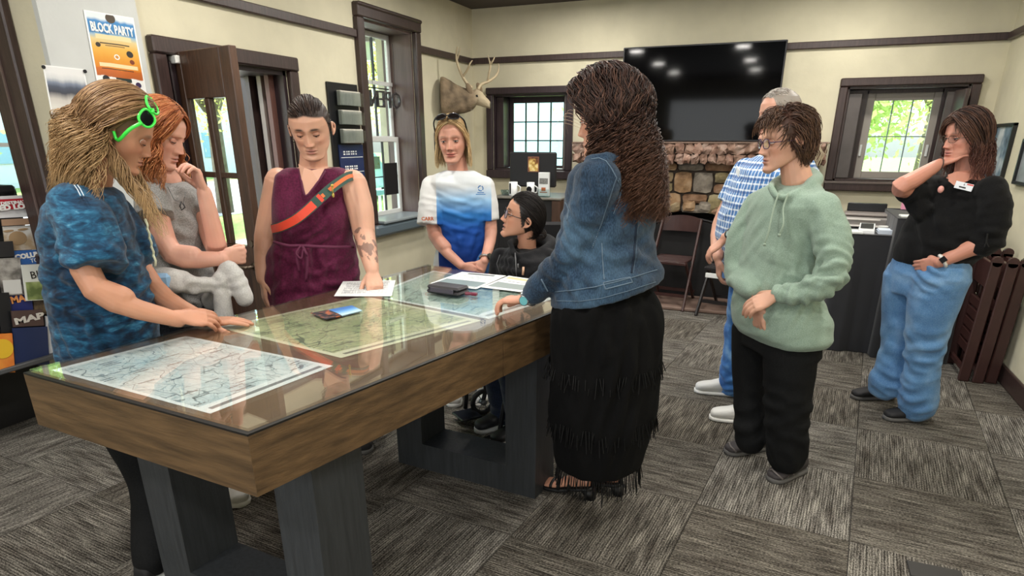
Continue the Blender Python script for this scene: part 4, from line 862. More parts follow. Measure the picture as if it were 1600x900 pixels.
def smooth_path(P, r, sub=4):
    P = [np.asarray(p, float) for p in P]; out, rr = [], []
    for i in range(len(P)-1):
        p0, p1, p2, p3 = P[max(i-1, 0)], P[i], P[i+1], P[min(i+2, len(P)-1)]
        for q in range(sub):
            t = q/sub; out.append(.5*((2*p1)+(-p0+p2)*t+(2*p0-5*p1+4*p2-p3)*t*t+(-p0+3*p1-3*p2+p3)*t**3)); rr.append(r[i]+(r[i+1]-r[i])*t)
    out.append(P[-1]); rr.append(r[-1]); return out, rr
def limb(k, P, r, sub=4, n=16, ends=True):
    out, rr = smooth_path(P, r, sub); k.tube(out, rr, n)
    if ends:
        for i in (0, -1): k.ell(out[i], (rr[i]*.98,)*3, 12, 8)
    return k
def quads_of(me):
    nv = len(me.vertices); co = np.empty(nv*3, 'f'); me.vertices.foreach_get('co', co)
    nl = len(me.loops); li = np.empty(nl, 'i'); me.loops.foreach_get('vertex_index', li)
    ls = np.empty(len(me.polygons), 'i'); me.polygons.foreach_get('loop_total', ls)
    return co.reshape(-1, 3).astype(float), li, ls
def smooth_v(V, Q, it, f=.5):
    e = np.concatenate([Q[:, [0, 1]], Q[:, [1, 2]], Q[:, [2, 3]], Q[:, [3, 0]]]); n = len(V); cnt = np.bincount(e.ravel(), minlength=n)[:, None]
    for _ in range(it):
        s = np.stack([np.bincount(e[:, 0], V[e[:, 1], d], n)+np.bincount(e[:, 1], V[e[:, 0], d], n) for d in range(3)], 1)
        V = V+f*(s/np.maximum(cnt, 1)-V)
    return V
def normals(V, Q):
    a = np.cross(V[Q[:, 2]]-V[Q[:, 0]], V[Q[:, 3]]-V[Q[:, 1]]); N = np.zeros_like(V)
    for c in range(4):
        for d in range(3): N[:, d] += np.bincount(Q[:, c], a[:, d], len(V))
    return N/np.maximum(np.linalg.norm(N, axis=1), 1e-9)[:, None]
def voxel(k, size, it=3):
    """merge all closed shapes collected in k into one continuous quad surface"""
    me = bpy.data.meshes.new('t'); me.from_pydata(k.v, [], k.f); o = bpy.data.objects.new('t', me); COL.objects.link(o)
    md = o.modifiers.new('r', 'REMESH'); md.mode = 'VOXEL'; md.voxel_size = size
    dg = bpy.context.evaluated_depsgraph_get(); m2 = bpy.data.meshes.new_from_object(o.evaluated_get(dg))
    V, li, ls = quads_of(m2); assert (ls == 4).all(); Q = li.reshape(-1, 4)
    bpy.data.objects.remove(o); bpy.data.meshes.remove(me); bpy.data.meshes.remove(m2)
    return smooth_v(V, Q, it), Q
def np_mesh(name, V, Q, m, parent=None, col=None, loc=None, smooth=True):
    me = bpy.data.meshes.new(name); V = np.asarray(V, 'f'); Q = np.asarray(Q, 'i'); s = Q.shape[1]
    me.vertices.add(len(V)); me.vertices.foreach_set('co', V.ravel()); me.loops.add(Q.size); me.loops.foreach_set('vertex_index', Q.ravel())
    me.polygons.add(len(Q)); me.polygons.foreach_set('loop_start', np.arange(len(Q), dtype='i')*s); me.polygons.foreach_set('use_smooth', np.full(len(Q), smooth))
    if col is not None:
        a = me.attributes.new('col', 'FLOAT_COLOR', 'POINT'); c = np.ones((len(V), 4), 'f'); c[:, :3] = col; a.data.foreach_set('color', c.ravel())
    if loc is not None:
        a = me.attributes.new('loc', 'FLOAT_VECTOR', 'POINT'); a.data.foreach_set('vector', np.asarray(loc, 'f').ravel())
    me.update(); me.validate(); return link(name, me, m, parent)
def wnoise(P, scale, seed, octs=3):
    """cheap smooth noise: sums of warped sines"""
    R = np.random.RandomState(seed); out = np.zeros(len(P)); amp = 1; tot = 0
    for o in range(octs):
        for _ in range(3):
            d = unit(R.normal(size=3))*scale*2**o*R.uniform(.7, 1.3); d2 = unit(R.normal(size=3))*scale*2**o*.6
            out += amp*np.sin(P@d+R.uniform(0, 7)+1.3*np.sin(P@d2+R.uniform(0, 7)))
        tot += amp*1.7; amp *= .5
    return out/tot
def folds(V, Q, spec, general=.0025, gs=22, seed=1):
    """cloth relief: spec = list of (centre, radius, direction across the folds, wavelength, height)"""
    N = normals(V, Q); h = general*wnoise(V, gs, seed, 3)
    R = np.random.RandomState(seed*13+5)
    for i, (c, rd, d, wl, am) in enumerate(spec):
        d = unit(d); g = np.exp(-((V-np.asarray(c))**2).sum(1)/rd**2); acc = np.zeros(len(V)); wob = .9*wnoise(V, 8, seed+i*7+3, 1)
        for _ in range(5):
            dd = unit(d+R.normal(size=3)*.33)*2*PI/(wl*R.uniform(1.1, 2.6)); acc += np.sin(V@dd+wob*2+R.uniform(0, 7))
        acc /= 2.4; h += am*g*(np.sign(acc)*np.abs(acc)**.8-.25*np.exp(-(acc/.25)**2))
    return V+N*h[:, None]

def attr_mat(name, rough=.5, bump=0, bscale=300, sss=0, sheen=0, spec=.5, var=0, coat=0):
    m = mat(name, 'ffffff', rough, bump=bump, bscale=bscale, sss=sss, sheen=sheen, spec=spec, coat=coat); N, L = nodes(m)
    a = N.new('ShaderNodeAttribute'); a.attribute_name = 'col'; L.new(a.outputs['Color'], N['Principled BSDF'].inputs['Base Color']); return m
skin_m = attr_mat('skin', .48, bump=.06, bscale=220, sss=.12, spec=.4)
hair_m = attr_mat('hair', .52, spec=.28); nail_m = mat('eye_white', 'd9d4cc', .15)
iris_m = mat('iris_dark', '2c211b', .1)

class Head:
    """head frame: X to the person's right, Y out of the face, Z up; centre half way up the head"""
    def __init__(s, c, yaw, pitch=0, roll=0, size=1.0, **k):
        a = rad(yaw); F = np.array([math.cos(a), math.sin(a), 0]); R = np.array([math.sin(a), -math.cos(a), 0]); U = np.array([0, 0, 1.])
        p = rad(pitch); F2 = F*math.cos(p)-U*math.sin(p); U2 = U*math.cos(p)+F*math.sin(p)
        q = rad(roll); R2 = R*math.cos(q)-U2*math.sin(q); U3 = U2*math.cos(q)+R*math.sin(q)
        s.c = np.asarray(c, float); s.M = np.stack([R2, F2, U3], 1); s.size = size; s.k = k
    def w(s, p): return s.c+(np.asarray(p, float)*s.size)@s.M.T
    def mesh(s, skin, lip, brow, hairc, hairline):
        k = s.k; n, m = 120, 132
        wid, jaw = k.get('wid', 1), k.get('jaw', 1); nose = k.get('nose', 1); smile = k.get('smile', 0); age = k.get('age', 0); cheek = k.get('cheek', 0)
        zt = np.array([-.115, -.110, -.100, -.085, -.065, -.045, -.02, 0, .03, .055, .08, .10, .110, .115])
        Wt = np.array([.014, .026, .038*jaw, .048*jaw, .0575*jaw, .064, .070, .073, .0755, .0735, .062, .043, .027, .004])*wid
        Ft = np.array([.072, .080, .0845, .082, .083, .082, .083, .083, .088, .085, .070, .045, .025, .002])
        Bt = np.array([-.060, -.055, -.035, .0, .04, .062, .084, .094, .101, .099, .085, .062, .04, .006])   # distance behind the axis
        z = -.115*np.cos(np.linspace(0, PI, m)**1.0); z[0] += .0001
        z = .5*z+.5*np.linspace(-.115, .115, m)
        W_, F_, B_ = np.interp(z, zt, Wt), np.interp(z, zt, Ft), np.interp(z, zt, Bt)
        for _ in range(3):
            for A in (W_, F_, B_): A[1:-1] = A[1:-1]*.5+(A[:-2]+A[2:])*.25
        a = np.arange(n)*2*PI/n
        a = a-.42*np.sin(a)          # closer rings of points on the face
        Z = np.repeat(z[:, None], n, 1)
        tm = np.clip((.09-B_)/.12, 0, 1); mid = ((F_-B_)*.5*tm*tm*(3-2*tm))[:, None]
        X = W_[:, None]*np.sin(a)[None]; c_ = np.cos(a)[None]
        fr, bk = (F_[:, None]-mid), (B_[:, None]+mid)
        ex = np.where(c_ > 0, .86, .95); Y = mid+np.where(c_ > 0, fr, np.maximum(bk, .004))*np.sign(c_)*np.abs(c_)**ex
        P = np.stack([X, Y, Z], 2).reshape(-1, 3); x, y, zz = P.T.copy(); front = np.clip(y/.05, 0, 1)
        def G(cx, cz, sx, sz): return np.exp(-((x-cx)/sx)**2-((zz-cz)/sz)**2)*front
        dy = np.zeros(len(P))
        t = np.clip((.012-zz)/.046, 0, 1); ridge = np.where(zz > -.036, .006+.019*t**1.3, .025*np.exp(-((zz+.036)/.0075)**2)); ridge *= np.clip((.035-zz)/.022, 0, 1)
        dy += nose*ridge*np.exp(-(x/(.0075+.0055*t))**2)*front
        for sg in (-1, 1):
            dy += .0095*nose*G(sg*.0125, -.0395, .0065, .0075) - .0105*G(sg*.031, .003, .017, .0105) + .0048*G(sg*.031, -.0005, .011, .0065)
            dy += .0045*G(sg*.027, .0205, .020, .0065) + .006*G(sg*.046, -.026, .018, .016)*(1+cheek) + smile*.006*G(sg*.036, -.040, .012, .014)
            dy -= (.0025+.003*age)*G(sg*.024-0, -.050, .0045, .014)+smile*.003*G(sg*.030, -.060, .004, .010)
            dy -= .0030*age*G(sg*.031, -.0165, .012, .0035)
            dy -= .0016*G(sg*.012, -.0475, .003, .003)
        mw = .020+.006*smile; lz = smile*.10*np.abs(x)
        zl = zz-lz*.6
        def GL(cz, sx, sz): return np.exp(-((x)/sx)**4-((zl-cz)/sz)**2)*front
        op = k.get('open', 0)
        dy += .0055*GL(-.0610, mw, .0045)+.0062*GL(-.0725-op*.006, mw*.85, .0052)-.0060*GL(-.0662-op*.003, mw*1.12, .0019+op*.003)
        dy -= .004*GL(-.083, .02, .006); dy += .005*G(0, -.1, .018, .012)
        dy -= .0018*G(0, -.0525, .0035, .006)
        P[:, 1] += dy
        # colour
        col = np.tile(np.array(lin(skin)[:3]), (len(P), 1)); nz = wnoise(P, 60, 5, 3)[:, None]; col *= 1+.05*nz
        def mixin(f, c): nonlocal col; f = np.clip(f, 0, 1)[:, None]; col = col*(1-f)+np.array(lin(c)[:3])[None]*f
        red = np.array(lin(skin)[:3])*np.array([1.02, .80, .76])
        for sg in (-1, 1): f = (.5*G(sg*.045, -.03, .02, .02))[:, None]; col = col*(1-f)+red*f
        f = (.6*G(0, -.033, .012, .012))[:, None]; col = col*(1-f)+red*f
        mixin(.95*(GL(-.0612, mw*.95, .0042)+GL(-.0722-op*.006, mw*.8, .0050)) * (1 if lip else 0), lip or skin)
        mixin(.9*GL(-.0662-op*.003, mw, .0016+op*.0035), '4a2320')
        for sg in (-1, 1):
            bz = .0225-.15*(np.abs(x)-.028)**2/.02*1; mixin(k.get('browd', .75)*1.3*np.exp(-((np.abs(x)-.030)/.0165)**4-((zz-.0245+8.*(np.abs(x)-.026)**2)/.0046)**2)*front*(np.sign(x) == sg), brow)
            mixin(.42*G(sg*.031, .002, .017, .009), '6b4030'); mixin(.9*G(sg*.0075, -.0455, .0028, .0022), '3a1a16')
        # scalp
        hl = hairline(P)
        mixin(hl, hairc)
        Vw = s.w(P); Q = np.array([(i*n+q, i*n+(q+1) % n, (i+1)*n+(q+1) % n, (i+1)*n+q) for i in range(m-1) for q in range(n)])
        T = np.concatenate([Q, np.array([(n-1-q, n-2-q, q+1, q) for q in range(n//2-1)]), np.array([(q, q+1, n-2-q, n-1-q) for q in range(n//2-1)])+(m-1)*n])
        return Vw, T, col
    def ears(s, k, es=1):
        for sg in (-1, 1):
            R = s.M @ np.array([[math.cos(rad(22)), -math.sin(rad(22))*sg*-1, 0], [math.sin(rad(22))*sg*-1, math.cos(rad(22)), 0], [0, 0, 1]])
            W = s.k.get('wid', 1)*s.k.get('earout', 1)
            c = s.w([sg*.0735*W, -.012, -.006]); z = s.size*es
            k.ell(c, (.0055*z, .0135*z, .026*z), 12, 10, R)
            pts = [s.w([sg*(.0745+.008*math.sin(t*PI*.9))*W, -.010-.019*math.sin(t*PI), .018-.050*t]) for t in np.linspace(0, 1, 9)]
            k.tube(pts, [.003*z, .0045*z, .005*z, .005*z, .0048*z, .0045*z, .0045*z, .005*z, .005*z], 8)
            k.ell(s.w([sg*.075*W, -.004, -.032]), (.004*z, .006*z, .007*z), 10, 8, R)
    def eyes(s, parent, look=0, lid=.45, skin='d8a890', iris='3a2a20'):
        """eyeballs with upper and lower lids; lid 0 open .. 1 closed"""
        im = mat('iris_'+iris, iris, .08); dk = ''.join('%02x' % int(int(skin[i:i+2], 16)*q) for i, q in ((0, .86), (2, .80), (4, .77))); sm = mat('lid_'+skin, dk, .5)
        for sg in (-1, 1):
            c = s.w([sg*.031, .0675, .0005]); r = .0124*s.size
            k = MB().ell(c, (r*1.06, r, r*.98), 20, 14, s.M); eb = k.build('eye', nail_m, parent, True)
            d = s.M@unit([look, 1, -.12-.5*lid]); k = MB().ell(c+d*r*.60, (r*.60, r*.46, r*.60), 16, 10, s.M); k.build('iris', im, eb, True)
            k = MB().ell(c+d*r*.84, (r*.30, r*.25, r*.30), 12, 8, s.M); k.build('pupil', mat('pupil', '0a0808', .05), eb, True)
            # lids: bands of a slightly larger ball
            def band(e0, e1, nm, rr=1.07):
                v = []; n = 14
                for j in range(5):
                    e = rad(e0+(e1-e0)*j/4)
                    for i in range(n+1):
                        a = rad(-100+200*i/n); ed = e*math.cos(a*.75)+(rad(-3)*(1-math.cos(a))); v.append(c+s.M@(np.array([math.sin(a)*math.cos(ed)*1.1, math.cos(a)*math.cos(ed), math.sin(ed)])*r*rr))
                f = [(j*(n+1)+i, j*(n+1)+i+1, (j+1)*(n+1)+i+1, (j+1)*(n+1)+i) for j in range(4) for i in range(n)]
                MB().add(v, f).build(nm, sm, eb, True); return v[:n+1]
            up = band(24-52*lid, 82, 'upper_lid'); band(-17, -75, 'lower_lid')
            MB().tube([p+s.M@np.array([0, .0006, 0])*s.size for p in up[2:-2]], .0015*s.size, 5).build('lashes', mat('lash', '1d1512', .6), eb)

def hand(k, wrist, D, N, right, curl=(.25, .35, .25), s=1.0, spread=.06, thumb=.3, lens=None, curls=None, tuck=False):
    """palm and five fingers: D towards the knuckles, N out of the palm"""
    D, N = unit(D), np.asarray(N, float); N = unit(N-D*(N@D)); T = np.cross(D, N)*(1 if right else -1); wrist = np.asarray(wrist, float)
    secs = [(wrist-D*.012*s, T, N, .026*s, .018*s, .018*s, 2.2), (wrist+D*.015*s, T, N, .029*s, .017*s, .017*s, 2.3), (wrist+D*.045*s+N*.003*s, T, N, .037*s, .016*s, .014*s, 2.5), (wrist+D*.075*s+N*.002*s, T, N, .041*s, .013*s, .012*s, 2.6), (wrist+D*.093*s, T, N, .038*s, .010*s, .010*s, 2.6)]
    rings(k, secs, 20); k.ell(wrist+D*.035*s+T*.020*s+N*.006*s, (.018*s,)*3, 12, 8)
    for i, (o, l, r) in enumerate(((.029, .072, .0088), (.0095, .081, .0092), (-.0105, .075, .0088), (-.029, .058, .0078))):
        c = (curls[i] if curls else curl); b = wrist+D*(.088-.004*abs(i-1.2))*s+T*o*s-N*.001*s; d = unit(D+T*spread*(1.5-i)); pts = [b-d*.015*s, b]; ang = 0
        for j, fr in enumerate((.45, .30, .25)):
            ang += c[j]; dd = d*math.cos(ang)+N*math.sin(ang); pts.append(pts[-1]+dd*l*fr*s)
        rr = [r*s*1.05, r*s*1.05, r*s, r*s*.93, r*s*.78]; k.tube(*smooth_path(pts, rr, 3), 10)
        k.ell(pts[-1], (r*s*.8,)*3, 10, 8); k.ell(pts[2], (r*s*1.04,)*3, 10, 8)
    b = wrist+D*.022*s+T*.024*s+N*.006*s; d = unit(D*.8+N*.75-T*.1) if tuck else unit(T*(.75-.35*thumb)+D*.8+N*(.2+.5*thumb)); pts = [b]
    for j, (l, bend) in enumerate(((.038, 0), (.032, .25), (.026, .35))):
        dd = unit(d+D*bend*1.2-T*bend*.6+N*bend*thumb); pts.append(pts[-1]+dd*l*s)
    k.tube(*smooth_path(pts, [.0135*s, .0118*s, .0105*s, .0085*s], 3), 10); k.ell(pts[-1], (.0085*s,)*3, 10, 8); k.ell(b, (.0135*s,)*3, 10, 8)

def strand_mesh(paths, r, col, name, parent, m=None, sides=3, taper=.25, root=.7):
    """paths (N, S, 3) -> thin tapered tubes as one mesh; col (N, S, 3)"""
    Np, S, _ = paths.shape; T = np.gradient(paths, axis=1); T /= np.maximum(np.linalg.norm(T, axis=2, keepdims=True), 1e-9)
    ref = np.array([.31, .52, .8])[None, None]; A = np.cross(T, ref); A /= np.maximum(np.linalg.norm(A, axis=2, keepdims=True), 1e-9); B = np.cross(T, A)
    t = np.linspace(0, 1, S); prof = np.interp(t, [0, .12, .6, 1], [root, 1, .9, taper]); rr = (r if np.ndim(r) else np.full(Np, r))[:, None]*prof[None]
    V = []
    for q in range(sides):
        a = 2*PI*q/sides; V.append(paths+(A*math.cos(a)+B*math.sin(a))*rr[:, :, None])
    V = np.stack(V, 2).reshape(-1, 3)
    i = np.arange(Np)[:, None, None]*S*sides; j = np.arange(S-1)[None, :, None]*sides; q = np.arange(sides)[None, None]
    a = i+j+q; b = i+j+(q+1) % sides; Q = np.stack([a, b, b+sides, a+sides], 3).reshape(-1, 4)
    C = np.repeat(col, sides, axis=1).reshape(-1, 3)
    return np_mesh(name, V, Q, m or hair_m, parent, col=C)
def hair_cols(n, S, cols, seed, tip=0, tipcol=None):
    R = np.random.RandomState(seed); cs = np.array([lin(c)[:3] for c in cols]); c = cs[R.randint(len(cs), size=n)]*R.uniform(.75, 1.2, (n, 1)); c = np.repeat(c[:, None], S, 1)
    if tip:
        t = np.clip((np.linspace(0, 1, S)-.35)/.65, 0, 1)[None, :, None]*tip; c = c*(1-t)+np.array(lin(tipcol)[:3])*t*R.uniform(.8, 1.15, (n, 1, 1))
    return c
def scalp_long(h, n, S, phi, part=.0, length=(.2, .3), wave=(.01, .09), vol=.006, seed=1, flare=.0, front_y=.078, fall=(0, 0, -1), el=-8, tuck=None, lift=0, crown=-.05, ws=.22):
    """hair combed from a parting over the skull and hanging down; phi: range of headings (degrees from the face, both sides)"""
    R = np.random.RandomState(seed); sd = np.where(R.rand(n) < .5, -1., 1.); u = R.rand(n); ph = rad(phi[0])+(rad(phi[1])-rad(phi[0]))*u**.85
    y0 = front_y+(crown-front_y)*np.clip(u*1.15+R.normal(size=n)*.08, 0, 1)
    p0 = np.stack([part+sd*.004+R.normal(size=n)*.002, y0, np.full(n, .09)], 1); er = np.array([.080, .103, .119])
    d0 = p0/er; d0 /= np.linalg.norm(d0, axis=1)[:, None]
    e = rad(el)+R.normal(size=n)*.06; d1 = np.stack([sd*np.sin(ph)*np.cos(e), np.cos(ph)*np.cos(e), np.sin(e)], 1)
    dot = np.clip((d0*d1).sum(1), -1, 1); om = np.arccos(dot); S1 = max(5, S*2//5); t = np.linspace(0, 1, S1)[None, :, None]; o = om[:, None, None]
    arc = (np.sin((1-t)*o)*d0[:, None]+np.sin(t*o)*d1[:, None])/np.maximum(np.sin(o), 1e-5)
    lay = (R.rand(n)**1.0*vol)[:, None, None]; loc = arc*er[None, None]*(1+.0)+arc*lay*(1+lift*np.sin(PI*t)); loc[:, :, 2] += .002
    A = h.c+(loc*h.size)@h.M.T
    S2 = S-S1; L = R.uniform(length[0], length[1], n)[:, None, None]; tt = (np.arange(1, S2+1)/S2)[None, :, None]
    out = (d1*np.array([1, 1, 0]))@h.M.T; g = unit(fall)[None, None]
    B = A[:, -1:]+g*L*tt+out[:, None]*flare*np.sin(tt*PI*.5)
    if tuck is not None: B = B+np.asarray(tuck)[None, None]*tt**1.3
    path = np.concatenate([A, B], 1); s_ = np.concatenate([np.zeros(S1), np.arange(1, S2+1)/S2])
    s_all = np.linspace(0, 1, S); amp = np.clip((s_all-ws)/.35, 0, 1)[None]*wave[0]*R.uniform(.6, 1.3, n)[:, None]
    # neighbouring strands share their wave, so that locks form
    lk = np.floor(ph/rad(9)+sd*50)+np.floor(lay[:, 0, 0]/max(vol, 1e-4)*2)*200; pk = np.array([np.random.RandomState(int(abs(q))+seed).uniform(0, 7) for q in lk]); pk = pk+R.normal(size=n)*.35
    ln = np.concatenate([[0], np.cumsum(np.linalg.norm(np.diff(path.mean(0), axis=0), axis=1))]); om2 = 2*PI/wave[1]
    side = np.cross(out, [0, 0, 1]); path = path+(side[:, None]*np.sin(ln[None]*om2+pk[:, None])[:, :, None]+out[:, None]*np.cos(ln[None]*om2+pk[:, None])[:, :, None]*.7)*amp[:, :, None]
    return path
def glasses(h, parent, m, lens, kind='oval', z=.0, y=.094, w=.0235, hh=.017, temple=True, r=.0014, name='eyeglasses', tilt=0, wid=.074, ty=-.02):
    g = None; k = MB()
    def L(p):
        p = np.array(p, float)
        if tilt: c, s_ = math.cos(rad(tilt)), math.sin(rad(tilt)); q = p-np.array([0, ty, z]); p = np.array([q[0], q[1]*c-q[2]*s_, q[1]*s_+q[2]*c])+np.array([0, ty, z])
        return h.w(p)
    lens_pts = []
    for sg in (-1, 1):
        n = 24; P = []
        for i in range(n+1):
            a = 2*PI*i/n; e = 2/2.6; cx, cz = np.sign(math.cos(a))*abs(math.cos(a))**e, np.sign(math.sin(a))*abs(math.sin(a))**e
            P.append(L((sg*.033+cx*w, y-abs(sg*.033+cx*w)**2*1.9, z+cz*hh*(1 if kind == 'oval' else 1+.12*cx*sg))))
        k.tube(P, r*h.size, 6); lens_pts.append(P[:-1])
    k.tube([L((-.0105, y, z+.004)), L((0, y+.002, z+.006)), L((.0105, y, z+.004))], r*1.1*h.size, 6)
    for sg in (-1, 1):
        xe = sg*(.033+w); k.tube([L((xe, y-xe*xe*1.9, z+.005)), L((sg*(wid+.002), .05, z+.005)), L((sg*(wid+.003), -.0, z+.004)), L((sg*(wid+.001), -.018, z-.008))], r*(1.2 if r < .002 else 1.0)*h.size, 6)
    g = k.build(name, m, parent, True)
    for P in lens_pts: MB().add(P, [tuple(range(len(P)))]).build('lens', lens, g)
    return g
lens_clear = glass('spectacle_lens', 'eef0f0', 1, 1.35)
def shoe(name, ankle, ground, fwd, L, m, sole, parent, W_=.047, hgt=.10, top=None, sandal=False):
    """shoe with a sole: heel behind the ankle, toe in front"""
    f = unit([fwd[0], fwd[1], 0]); r = np.array([f[1], -f[0], 0]); U = np.array([0, 0, 1.]); g = np.array([ankle[0], ankle[1], ground])
    st = [(-.28, .62, .055, 1.0), (-.22, .80, .085, 1.0), (-.05, .88, hgt, 1.), (.15, .90, hgt*.85, 1.), (.38, 1.02, hgt*.62, 1), (.58, 1.0, hgt*.50, 1), (.68, .78, hgt*.42, 1), (.72, .4, hgt*.30, 1)]
    k = MB(); rings(k, [(g+f*L*t+U*(.016+h_*.5), r, U, W_*w_, h_*.5, h_*.5, 2.3) for t, w_, h_, _ in st], 16)
    V, Q = voxel(k, .005, 2); o = np_mesh(name, V, Q, m, parent)
    k = MB(); rings(k, [(g+f*L*t+U*.012, r, U, W_*(w_+.08), .012, .012, 4) for t, w_, h_, _ in [(-.30, .5, 0, 0)]+st+[(.74, .3, 0, 0)]], 16); k.build('sole', sole, o, True)
    return o
class Fig:
    def __init__(s, label, base, yaw, group=None, **k):
        s.b = np.array([base[0], base[1]]); s.d = np.linalg.norm(s.b); s.n = np.array([s.b[0], s.b[1], 0])/s.d; s.e = np.array([s.n[1], -s.n[0], 0])
        a = rad(yaw); s.F = np.array([math.cos(a), math.sin(a), 0]); s.R = np.array([math.sin(a), -math.cos(a), 0]); s.label = label; s.group = group; s.yaw = yaw
        s.body = MB(); s.k = k
    def P(s, px, py, off=0): r = ray(px, py); t = (s.d-off)/(r@s.n); return np.array([0, 0, CAMH])+r*t
    def m(s, px, py, off=0): return (s.P(px+1, py, off)-s.P(px, py, off))@s.e
    def sec(s, l, r, y, ratio=.65, off=0, front=1., p=2.3, yaw=None, y2=None):
        """torso ring whose silhouette runs from pixel column l to r at row y (y2: row at the right end)"""
        F, R = s.F, s.R
        if yaw is not None: a = rad(yaw); F = np.array([math.cos(a), math.sin(a), 0]); R = np.array([math.sin(a), -math.cos(a), 0])
        c = s.P((l+r)/2, y, off); hs = abs((s.P(r, y, off)-s.P(l, y, off))@s.e)/2
        w_ = hs/math.sqrt((R@s.e)**2+(ratio*(F@s.e))**2); d_ = w_*ratio
        return (c, R, F, w_, d_*front, d_*(2-front), p)
    def root(s, name='person'):
        s.o = None; return s
    def loc(s, V): q = V-np.array([s.b[0], s.b[1], 0]); return np.stack([q@s.R, q@s.F, q[:, 2]], 1)
    def finish_body(s, vox, headdata, skin, tattoo=None, it=2):
        V, Q = voxel(s.body, vox, it); c = np.tile(np.array(lin(skin)[:3]), (len(V), 1)); c *= (1+.05*wnoise(V, 50, 3, 3))[:, None]*np.array([1, 1, 1])[None]
        f = (.35*np.clip(wnoise(V, 25, 9, 2), 0, 1))[:, None]; c = c*(1-f)+c*np.array([1, .88, .85])*f
        if tattoo is not None: c = tattoo(V, c)
        Vh, Th, Ch = headdata; n = len(V)
        s.o = np_mesh('person', np.concatenate([V, Vh]), np.concatenate([Q, Th+n]), skin_m, None, col=np.concatenate([c, Ch]))
        tag(s.o, s.label, 'person', s.group); return s.o
    def cloth(s, name, k, vox, m, spec=(), it=3, general=.0025, gs=22, seed=1, label=None, post=None):
        V, Q = voxel(k, vox, it); V = folds(V, Q, spec, general, gs, seed)
        if post is not None: V = post(V, Q)
        o = np_mesh(name, V, Q, m, s.o, loc=s.loc(V)); 
        if label: o['label'] = label
        return o
def cloth_mat(name, fn, rough=.85, bump=.25, bscale=500, sheen=.15):
    m = mat(name, 'ffffff', rough, bump=bump, bscale=bscale, sheen=sheen, spec=.2); N, L = nodes(m); a = N.new('ShaderNodeAttribute'); a.attribute_name = 'loc'
    s = N.new('ShaderNodeSeparateXYZ'); L.new(a.outputs['Vector'], s.inputs[0]); L.new(fn(N, L, a.outputs['Vector'], s.outputs), N['Principled BSDF'].inputs['Base Color']); return m
def heather(a, b, sc_=180):
    return lambda N, L, v, s: ramp(N, L, noise_n(N, L, v, sc_, 3), [(.35, a), (.65, b)])
def hairline_std(front=.080, side=.0, temple=.03):
    def f(P):
        x, y, z = P.T
        lim = np.where(y > 0, .058+(front-.062)-.25*np.abs(x)-.0*y, -.2)
        lim = np.where((y <= .045) & (y > .0), .058+(front-.062)-(.045-y)*2.4-.25*np.abs(x), lim); lim = np.where((y <= .0) & (y > -.03), -.03-(0-y)*1.5, lim); lim = np.where(y <= -.03, -.085, lim)
        return np.clip((z-lim)/.006+.5, 0, 1)
    return f

ER = np.array([.079, .101, .118])
def roots(h, n, seed, hairline):
    R = np.random.RandomState(seed); out = []
    while sum(len(o) for o in out) < n:
        d = R.normal(size=(n*3, 3)); d /= np.linalg.norm(d, axis=1)[:, None]; P = d*ER; out.append(d[hairline(P) > .5])
    return np.concatenate(out)[:n]
def hair_back(h, n, S, target, hairline, vol=.006, seed=2, lift=.3):
    """hair drawn back from the hairline to one point"""
    R = np.random.RandomState(seed); d0 = roots(h, n, seed, lambda P_: hairline(P_)*(1-((np.abs(P_[:, 1]+.008) < .026) & (P_[:, 2] < .030)))); d1 = unit(target)[None]+R.normal(size=(n, 3))*.07; d1 /= np.linalg.norm(d1, axis=1)[:, None]
    om = np.arccos(np.clip((d0*d1).sum(1), -1, 1))[:, None, None]; t = np.linspace(0, 1, S)[None, :, None]
    arc = (np.sin((1-t)*om)*d0[:, None]+np.sin(t*om)*d1[:, None])/np.maximum(np.sin(om), 1e-4); lay = (R.rand(n)*vol)[:, None, None]
    loc = arc*ER[None, None]+arc*(lay*(1+lift*np.sin(PI*t))+.001); return h.c+(loc*h.size)@h.M.T
def hair_short(h, n, S, length, comb, hairline, seed=3, lift=.25, vol=.004, curl=0, lenfn=None):
    """short hair: every strand leaves the scalp and lies over along comb(d) (head frame)"""
    R = np.random.RandomState(seed); d0 = roots(h, n, seed, hairline); P = d0*ER; g = comb(d0); g = g-(g*d0).sum(1)[:, None]*d0; g /= np.maximum(np.linalg.norm(g, axis=1), 1e-6)[:, None]
    g += R.normal(size=g.shape)*.22; L = R.uniform(.7, 1.25, n)*length*(lenfn(d0) if lenfn else 1); pts = [P+d0*.000]; d = d0; p = P.copy()
    for j in range(1, S):
        t = j/(S-1); q = p/ER; q /= np.linalg.norm(q, axis=1)[:, None]; tg = g-(g*q).sum(1)[:, None]*q; tg /= np.maximum(np.linalg.norm(tg, axis=1), 1e-6)[:, None]
        st = tg+q*(lift*(1-t)*1.6-lift*.5*t)[..., None] if np.ndim(lift*(1-t)) else tg+q*(lift*(1-t)*1.6-lift*.5*t)
        p = p+st*(L/(S-1))[:, None]; r = np.sqrt(((p/ER)**2).sum(1)); lowr = np.maximum(r, 1.015+.03*0); p = p*(lowr/r)[:, None]; pts.append(p.copy())
    path = np.stack(pts, 1); return h.c+(path*h.size)@h.M.T

